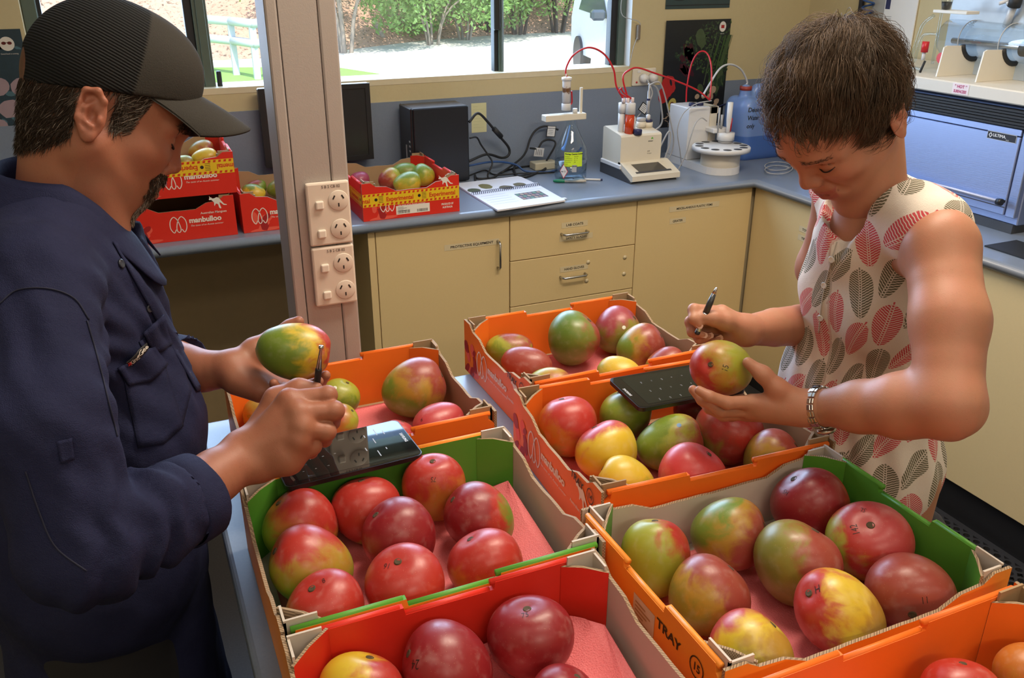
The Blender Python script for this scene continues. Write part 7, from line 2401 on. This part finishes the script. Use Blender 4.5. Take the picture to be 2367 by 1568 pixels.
rv, rq = F.mesh(); rv = relax(rv, rq, 1, .3)
# trunk
def woman_trunk(F, g):
    F.ell((1.120, 1.0, .90), (.092 + g, .128 + g, .16), None, 0)
    F.ell((1.118, 1.0, 1.07), (.086 + g, .118 + g, .14), None, .06)
    F.ell((1.098, 1.0, 1.24), (.085 + g, .122 + g, .14), None, .06)
    for s in (-1, 1): F.ell((1.048, .995 + s * .052, 1.215), (.042 + g, .048 + g, .060 + g), None, .06)
    F.cone((1.045, .878, 1.362), (1.095, 1.125, 1.350), .043 + g, .040 + g, .05)
    F.cone((1.055, 1.0, 1.32), (1.04, 1.0, 1.385), .075 + g, .055 + g, .04)
F = Field((.80, .62, .02), (1.40, 1.36, 1.48), .006)
woman_trunk(F, -.012)
F.chain([(1.105, 1.125, 1.345), (1.13, 1.17, 1.20), e_r, P(1850, 752, 1.545)], [.042, .040, .040, .034], .03)
for y in (.915, 1.085): F.chain([(1.14, y, .90), (1.13, y, .50), (1.15, y, .09)], [.058, .050, .036], .03).cone((1.15, y, .05), (1.02, y, .035), .036, .025, .02)
tv, tq = F.mesh(); tv = relax(tv, tq, 2, .4)
V, Q = join_vf([(hv, hf), (av, aq), (bv3, bq3), (rv, rq), (tv, tq)])
m_skin2 = skin_mat('skin_fair', (.48, .24, .155), (.48, .185, .12), (.28, .12, .07))
wom = mkobj('person', V - wbase, Q, m_skin2, None, None, True)
wom.location = wbase
tag(wom, 'person with short brown hair in a sleeveless leaf print top smiling down at a mango', 'person')
tone = np.tile(np.array((.42, .195, .115)), (len(V), 1))
loc_ = ((V - QO) @ QH) / QS
x, y, z = loc_.T
hm = (np.arange(len(V)) < len(hv)).astype(float)
blend(hm * .5 * gs(x - .105, .02) * gs(y, .02) * gs(z + .043, .025), (.49, .165, .11))
blend(hm * .5 * gs(x - .065, .03) * gs(np.abs(y) - .040, .022) * gs(z + .042, .025), (.50, .160, .105))
blend(hm * .5 * (np.abs(y) > .070) * gs(z + .02, .05) * gs(x + .01, .04), (.50, .18, .12))
lip = np.maximum(gs(z + .0765 - np.clip(np.abs(y) - .012, 0, 1) * .25, .0045), gs(z + .0895 - np.clip(np.abs(y) - .01, 0, 1) * .4, .0062)) * (np.abs(y) < .027) * (x > .074)
blend(hm * .9 * np.clip(lip * 1.5, 0, 1), (.33, .075, .065))
arm = 1 - hm
blend(arm * .35 * np.clip(noise3(V, 26, 3) * 2, 0, 1), (.43, .17, .105))
set_col(wom, 'tone', tone)
# nails
m_nail = plain('nail_pink', (.62, .38, .30), .25)
for grp in (wh2,):
    for k, c in grp.items():
        a, b_ = P(*c[2]), P(*c[3])
        d = unit(b_ - a); v_ = unit(CAM - b_); n_ = unit(v_ - d * np.dot(v_, d))
        F2 = b_ + n_ * wf[k][3] * .80 + d * .0015
        s_ = np.cross(d, n_)
        MB().add([F2 - s_ * .0045 - d * .005, F2 + s_ * .0045 - d * .005, F2 + s_ * .0042 + d * .004, F2 + d * .0058, F2 - s_ * .0042 + d * .004], [(0, 1, 2, 3, 4)]).build('fingernail', m_nail, wom, True)

# ---------------- leaf print
ml = M('leaf_print_cotton', (.7, .64, .56), .85, 0, .2)
X_, Y_, Z_ = ml.xyz(ml.attr('printco', 'GEOMETRY', 'Vector'))
nt = ml.nt
su, sv_ = .044, .080
cu = (X_ / su).floor()
par = cu.mod(2.0)
vv = Z_ / sv_ + par * .5 + (cu * 7.31).sin() * .12
cv_ = vv.floor()
lx = ((X_ / su).fract() - .5) * su
ly = (vv.fract() - .5) * sv_
rnd = ((cu * 12.9898 + cv_ * 78.233).sin() * 43758.5453).fract()
rnd2 = ((cu * 39.346 + cv_ * 11.135).sin() * 24634.63).fract()
ang = (rnd - .5) * 1.0 - .22
ca_, sa_ = ang.cos(), ang.sin()
ax, ay = lx * ca_ + ly * sa_, ly * ca_ - lx * sa_
Lh = (rnd2 * .006) + .035
t_ = ay / Lh
wid = (1.0 - t_ * t_).max(0.0).sqrt() * ((t_ * .22) + 1.0) * ((rnd * .005) + .0165)
aw = ax.abs()
inside = (wid - aw).ss(0, .0012)
wob = ((aw * 1100.0).sin() * .0003)
st_ = ((ay - aw * .62 + wob) / .0040).fract()
dark = (st_ - .5).abs().ss(.37, .31)
rib = (aw - .0021).ss(0.0, .0006)
dots = ((ay / .0040).fract() - .5).abs().ss(.36, .28) * (aw - .0012).ss(.0006, 0)
ink = inside * (dark * rib).max(dots)
stem_ = (aw - .0009).ss(.0006, 0) * (t_ - 1.0).ss(0, .03) * (t_ - 1.22).ss(.02, 0)
ink = ink.max(stem_)
which = ((cu + cv_ * par.ss(.4, .6, 1, 1)) * .5).fract().gt(.25)
colr = ml.mix(which, (.56, .035, .055), (.105, .098, .050))
clothn = ml.noise(900, 2)
base_ = ml.mix(clothn, (.68, .61, .54), (.78, .71, .63))
ml.col(ml.mix(ink * .93, base_, colr)).bump(clothn + ml.noise(70, 3), .0006)
m_leaf = ml.m
F = Field((.78, .62, .60), (1.44, 1.38, 1.46), .0042)
woman_trunk(F, .006)
F.chain([(1.12, 1.0, .95), (1.12, 1.0, .70)], [.095, .100], .05)
F.cone((1.12, .955, .9), (1.12, 1.045, .9), .090, .090, .05).cone((1.12, .94, .70), (1.12, 1.06, .70), .098, .098, .05)
F.ell((1.075, 1.05, 1.03), (.075, .10, .12), None, .06)
# armholes
F.cone(s_l + np.array((.018, .07, .006)), s_l + np.array((.010, .034, .002)), .054, .0525, .03)
hx = unit(np.array((-.42, -1.0, -.10)))
F.ell(s_l + np.array((-.012, -.02, -.045)) + hx * .060, (.054, .082, .086), np.stack([np.cross(hx, (0, 0, 1)), hx, np.array((0, 0, 1.0))], 1), .006, True)
sR = np.array((1.105, 1.125, 1.345))
F.cone(sR + np.array((.0, .02, -.03)), sR + np.array((.02, .20, -.05)), .058, .09, .006, True)
# neckline: round at the back, a V down the front
F.cone(NB + np.array((.0, 0, -.02)), NB + np.array((-.02, 0, .12)), .066, .075, .006, True)
vtop = [(1.02, .995, 1.405), (.99, .99, 1.36), (.975, .985, 1.315), (.972, .98, 1.275)]
F.chain(vtop, [.062, .032, .014, .004], .006, True)
F.cut((0, 0, .70), (0, 0, -1))
dv2, dq = F.mesh(); dv2 = relax(dv2, dq, 2, .4)
nn = vnormals(dv2, dq)
low = np.clip((1.22 - dv2[:, 2]) / .35, 0, 1)
th_ = np.arctan2(dv2[:, 1] - 1.0, dv2[:, 0] - 1.10)
d_ = noise3(dv2 * np.array((1, 1, .35)), 15, 11) * .012 * low + noise3(dv2, 30, 12) * .0035
d_ += low * .0045 * np.sin(th_ * 13 + noise3(dv2, 9, 13) * 5)
d_ = d_ * np.clip((dv2[:, 2] - .84) / .10, .15, 1)
dv2 = dv2 + nn * d_[:, None]
top = mkobj('leaf_print_top', dv2, dq, m_leaf, wom, None, True, True)
rad = .125
pc = np.stack([th_ * rad, np.zeros_like(th_), dv2[:, 2]], 1)
# over the shoulders the print runs on across the top
a_ = top.data.attributes.new('printco', 'FLOAT_VECTOR', 'POINT')
flat = np.clip((np.abs(nn[:, 2]) - .55) / .3, 0, 1) * (dv2[:, 2] > 1.30)
pc[:, 2] += flat * (dv2[:, 0] - 1.0) * .6
a_.data.foreach_set('vector', pc.astype(np.float32).ravel())
db = bv_np(dv2, dq)
m_hem = plain('cream_hem', (.52, .47, .40), .85)
for pts in ([(2278, 690), (2284, 600), (2268, 510), (2225, 462), (2175, 462), (2135, 500), (2110, 570), (2104, 640), (2112, 680)],):
    pass
m_pb = plain('pearl_button', (.75, .72, .66), .25)
for p in ((1923, 600), (1906, 660), (1898, 735)): button(db, *p, .0055, m_pb, wom)
cl = cloth_line('placket_seam', db, [(1935, 560), (1918, 620), (1902, 690), (1893, 770)], .0009, m_hem, wom)
mkt = plain('dark_trousers', (.02, .02, .025), .85)
F = Field((.95, .78, .03), (1.32, 1.22, .86), .008)
F.ell((1.12, 1.0, .84), (.088, .122, .12), None, 0)
for y in (.915, 1.085): F.chain([(1.14, y, .84), (1.13, y, .50), (1.15, y, .08)], [.084, .062, .05], .03)
F.cut((0, 0, .82), (0, 0, 1))
pv, pq = F.mesh(); mkobj('trousers', pv, pq, mkt, wom, None, True, True)
for y in (.915, 1.085):
    F = Field((.96, y - .07, -.01), (1.24, y + .07, .12), .005)
    F.cone((1.16, y, .045), (1.02, y, .035), .042, .036, 0).cut((0, 0, .002), (0, 0, -1))
    v2, q2 = F.mesh(); mkobj('shoe', v2, q2, plain('shoe_dark', (.03, .025, .022), .6), wom, None, True, True)

# ---------------- hair
m_hair2 = hair_mat('hair_brown', .5)
HE = lambda p: QO + QH @ (np.array(p, float) * QS)
F = Field(QO - .19, QO + .19, .003)
F.ell(HE((-.006, 0, .032)), np.array((.098, .0805, .094)) * QS, QH, 0)
F.ell(HE((-.042, 0, .002)), np.array((.064, .076, .086)) * QS, QH, .03)
F.ell(HE((.036, -.005, .056)), np.array((.050, .056, .044)) * QS, QH, .03)
F.cut(HE((.062, 0, .040)), QH @ np.array((.80, .12, -.62)), .01)
for s in (-1, 1):
    F.ell(HE((.055, s * .10, -.045)), np.array((.062, .05, .060)) * QS, QH, .012, True)
    F.ell(HE((-.012, s * .088, -.024)), np.array((.016, .022, .026)) * QS, QH, .006, True)
F.cut(HE((-.05, 0, -.075)), QH @ np.array((.25, 0, -1)), .01)
cv, cq = F.mesh(); cv = relax(cv, cq, 2, .5)
cn_ = vnormals(cv, cq)
l = ((cv - QO) @ QH) / QS
cv = cv + cn_ * (noise3(l * np.array((1.0, 1.6, 1.0)), 55, 3) * .010)[:, None]
hb = mkobj('hair', cv, cq, m_hair2, wom, None, True, True)
nz3 = noise3(l, 120, 4)
set_col(hb, 'tone', np.array((.040, .027, .018))[None] * (1 + nz3[:, None] * .8))
# locks of hair laid over it, flowing from the crown
EC, ER = np.array((-.006, 0, .031)), np.array((.103, .085, .099))
def on_shell(p, lift):
    q = (p - EC) / ER
    r_ = np.linalg.norm(q, axis=1)
    return EC + (p - EC) / r_[:, None] * (1 + lift)[:, None]
n = 23000
rng = wr
crown = np.array((-.070, .010, .115))
u = rng.normal(size=(n * 3, 3)); u /= np.linalg.norm(u, axis=1)[:, None]
rp = EC + u * ER
ok = (rp[:, 2] > -.055 - .2 * np.clip(-rp[:, 0], 0, .1)) & ~((rp[:, 2] < .046) & (rp[:, 0] > .035)) & ~((rp[:, 2] < .020) & (rp[:, 0] > .012)) & ~((np.abs(rp[:, 1]) > .07) & (np.abs(rp[:, 0] + .012) < .020) & (rp[:, 2] < .008))
rp = rp[ok][:n]; n = len(rp)
cl_ = (noise3(rp, 45, 2) * 2)                       # locks share a swirl
cl2 = noise3(rp, 70, 6) * 2
d0 = rp - crown
fwd_ = np.zeros_like(rp); fwd_[:, 0] = .040; fwd_[:, 1] = .030; fwd_[:, 2] = -.012
d0 = d0 + fwd_
nrm_ = (rp - EC) / ER ** 2; nrm_ /= np.linalg.norm(nrm_, axis=1)[:, None]
side = np.cross(nrm_, d0)
d0 = d0 + side * (cl_ * .9)[:, None] + side * rng.normal(0, .08, n)[:, None]
d0 -= nrm_ * np.sum(d0 * nrm_, 1)[:, None]; d0 /= np.linalg.norm(d0, axis=1)[:, None]
lift0 = rng.uniform(.0, .06, n) + np.clip(cl2, 0, 1) * .10
down = QH.T @ np.array((0, 0, -1.0))
def st(p, d, k, s):
    nr = (p - EC) / ER ** 2; nr /= np.linalg.norm(nr, axis=1)[:, None]
    d = d + down[None] * .16 + np.cross(nr, d) * (cl2 * .16)[:, None] + rng.normal(0, .025, d.shape)
    d -= nr * np.sum(d * nr, 1)[:, None] * .9
    d /= np.linalg.norm(d, axis=1)[:, None]
    p = p + d * s[:, None]
    lf = lift0 * math.sin(min(1, k * 1.1) * math.pi) * .9 + .02 + np.clip(cl_, 0, 1) * .10 * k * k
    return on_shell(p, lf), d
ln_ = rng.uniform(.030, .070, n)
wild = rng.random(n) < .10
lift0 = np.where(wild, lift0 + rng.uniform(.04, .16, n), lift0)
ln_ = np.where(wild, ln_ * 1.25, ln_)
nape = (rp[:, 2] < -.02) & (rp[:, 0] < -.02)
lift0 = np.where(nape & (rng.random(n) < .5), lift0 + .10, lift0)
ln_ = np.where(rp[:, 0] > .03, ln_ * .62, ln_)
ln_ = np.where((rp[:, 2] < -.01) & ~nape, ln_ * .75, ln_)
v, f = strands(on_shell(rp, np.full(n, .0)), d0, ln_, rng.uniform(.00022, .00042, n), 8, st, 0)
v = QO + (v * QS) @ QH.T
o = mkobj('hair_locks', v, f, m_hair2, wom, None, True, True)
o['kind'] = 'stuff'
c = np.array((.105, .068, .042))[None] * (.6 + .9 * rng.random((n, 1))) * (1 + cl_[:, None] * .5)
set_col(o, 'tone', np.repeat(np.clip(c, .004, 1), 27, 0))
# brows and lashes
nrm = vnormals(hv, hf); lh_ = ((hv - QO) @ QH) / QS
x, y, z = lh_.T
man_keep, MH_keep, mh_keep = man, MH, m_hair1
man, MH, m_hair1 = wom, QH, m_hair2
brow = (np.abs(np.abs(y) - .032) < .020) & (np.abs(z - .0085 + (np.abs(y) - .03) * .10 + ((np.abs(y) - .03) * 12) ** 2 * .02) < .0026) & (x > .06)
grow(brow, 330, .006, .1, .00020, 3, flow_brow, ((.075, .045, .028), (.09, .06, .04)), 'eyebrows', lambda l: 0 * l[:, 0], .3)
man, MH, m_hair1 = man_keep, MH_keep, mh_keep
for s in (1, -1):
    lash = [QW(p) for p in ((.0925, s * .0210, -.0215), (.0955, s * .030, -.0245), (.0935, s * .040, -.0225), (.0865, s * .0475, -.0175))]
    MB().tube(spline(lash, 12), .0011, 6).build('eyelashes', bpy.data.materials['lash_dark'], wom, True)

# ---------------- wrist watch
t = thing('wrist_watch', 'steel bracelet watch on the wrist below the held mango', 'watch', tuple(w_l))
ax_ = unit(w_l - e_l); c0 = w_l - ax_ * .004
ua_ = unit(np.cross(ax_, (0, 0, 1))); ub_ = np.cross(ax_, ua_)
m_steel = plain('watch_steel', (.55, .52, .47), .28, 1.0)
R0 = .0305
for k in range(20):
    a = 2 * math.pi * k / 20
    o_ = ua_ * math.cos(a) + ub_ * math.sin(a); tg = -ua_ * math.sin(a) + ub_ * math.cos(a)
    A = np.stack([tg, ax_, o_], 1)
    c_ = c0 + o_ * R0 - w_l
    b = MB()
    for (w0, w1, hh) in ((-.0072, -.0032, .0), (-.0028, .0028, .0006), (.0032, .0072, .0)):
        b2 = MB().box((-.0041, w0, -.0012), (.0041, w1, .0014 + hh), .0006)
        b.add([A @ np.array(p) + c_ for p in b2.v], b2.f)
    b.build('bracelet_link', m_steel, t)
a = math.radians(100)
o_ = unit(np.array((0, 0, -1.0)) - ax_ * (-ax_[2]))
c_ = c0 + o_ * (R0 + .002) - w_l
MB().lathe([(0, 0), (.0135, 0), (.014, .003), (.0125, .0055), (0, .0055)], c_, 24, axis=o_).build('watch_case', m_steel, t)
up_o = -o_
MB().lathe([(0, 0), (.006, 0), (.006, .002), (0, .002)], c0 + up_o * (R0 + .0012) - w_l, 16, axis=up_o).build('clasp', plain('clasp_dark', (.10, .09, .10), .3, .8), t)

# ---------------- what she holds
m = mango('red and yellow mango inked 15 held up in the hand with the watch', (1670, 853), 88, 69, 165, 72, LIME, AMBR, RED, (-.8, -.35, .1), .05, depth=1.372, mesh=3)
inked(m, '15', 1676, 852, .013, 1.4); sticker(m, 1719, 803, .004)
t0, t1 = P(1657, 664, 1.392), P(1610, 774, 1.405)
dv = unit(t1 - t0)
t = thing('pen', 'dark grey pen with chrome ends in the far hand of the woman', 'pen', tuple(t1))
L = float(np.linalg.norm(t1 - t0))
MB().lathe([(0, 0), (.003, 0), (.0044, .002), (.0046, .006)], (0, 0, 0), 14, axis=-dv).build('rubber_end', m_black, t)
MB().lathe([(.0042, .006), (.0042, .016), (.0036, .02)], (0, 0, 0), 14, axis=-dv, cap=False).build('chrome_sleeve', m_chrome, t)
MB().lathe([(.0046, .018), (.0050, L * .4), (.0052, L * .41)], (0, 0, 0), 14, axis=-dv).build('lower_barrel', plain('pen_graphite', (.05, .055, .06), .3, .3), t)
MB().lathe([(.0054, L * .41), (.0054, L * .45)], (0, 0, 0), 14, axis=-dv).build('chrome_ring', m_chrome, t)
MB().lathe([(.0052, L * .45), (.0050, L * .7), (.0036, L * .86)], (0, 0, 0), 14, axis=-dv).build('upper_barrel', bpy.data.materials['pen_graphite'], t)
MB().lathe([(.0036, L * .86), (.0016, L * .985), (0, L)], (0, 0, 0), 14, axis=-dv).build('tip', m_chrome, t)
# ------------------------------------------------------------------ the two tablets
m_tab = plain('tablet_black', (.010, .010, .012), .3)
m_glossy = M('tablet_glass', (.006, .006, .007), .025, 0, 1.0).m
m_lcd = M('tablet_screen_dark', (.010, .013, .012), .025, 0, 1.0).m
m_ui = plain('screen_text_grey', (.30, .30, .30), .3)
def tablet(label, ctr, ang, z, keys, tilt=0.0):
    t = thing('tablet', label, 'tablet', (ctr[0], ctr[1], z), ang)
    L, W2 = .2145, .125
    b = MB()
    bm = bmesh.new()
    n = 6; pts = []
    rc = .011
    for cx_, cy_, a0 in ((L / 2 - rc, W2 / 2 - rc, 0), (-L / 2 + rc, W2 / 2 - rc, 90), (-L / 2 + rc, -W2 / 2 + rc, 180), (L / 2 - rc, -W2 / 2 + rc, 270)):
        for k in range(n + 1):
            a = R_(a0 + 90 * k / n); pts.append((cx_ + rc * math.cos(a), cy_ + rc * math.sin(a)))
    bm.free()
    MB().prism(pts, (0, 0, 0), (1, 0, 0), (0, 1, 0), .0075).build('body', m_tab, t)
    MB().prism([(x * .985, y * .975) for x, y in pts], (0, 0, .0075), (1, 0, 0), (0, 1, 0), .0005).build('glass', m_glossy, t)
    f = Flat().add(rect2d(-.086, -.0525, .086, .0525), 0)
    s = 1 if keys else 1
    if keys:
        for i in range(3):
            for j in range(4):
                f.add(text2d('%d' % (1 + j * 3 + i) if j < 3 else ('.', '0', '<')[i], .0045, 'CENTER'), 1, -.075 + j * .019, -.030 + i * .030, 2, -math.pi / 2)
        for i, (x, y, w_) in enumerate(((.072, .03, .012), (.06, .036, .02), (.05, .01, .016), (.04, .03, .008), (.045, -.03, .018), (.06, -.02, .006), (.03, -.01, .01))):
            f.add(rect2d(x, y - w_ / 2, x + .0016, y + w_ / 2), 1, layer=2)
    else:
        for i in range(7):
            for j in range(3):
                f.add(text2d(('Fruit', '12.4', 'Brix', '7.1', 'DM', 'Id', '15')[(i + j) % 7], .0038, 'LEFT'), 1, -.06 + i * .021, -.04 + j * .034, 2, -math.pi / 2)
    f.build('screen', [m_lcd, m_ui], (0, 0, .0081), (1, 0, 0), (0, 1, 0), t, .0001)
    Flat().add(text2d('SAMSUNG', .0065, 'CENTER', 0, .0002), 0, 0, 0, 1, -math.pi / 2 if keys else math.pi / 2).build('maker_lettering', [plain('silver_print', (.5, .5, .5), .3)], (.0945 if keys else -.0975, 0, .0081), (1, 0, 0), (0, 1, 0), t, .0001)
    MB().cyl((-.0965 if keys else .0965, -.0, .0078), (-.0965 if keys else .0965, 0, .0082), .004, n=14).build('home_key', m_tab, t)
    return t
tablet('tablet with a keypad screen lying on two tray rims under the writing hand', (.241, 1.198), .05, 1.0035, True)
tablet('tablet with rows of readings lying on the tray rims under the held mango', (.848, 1.190), -.06, 1.0040, False)
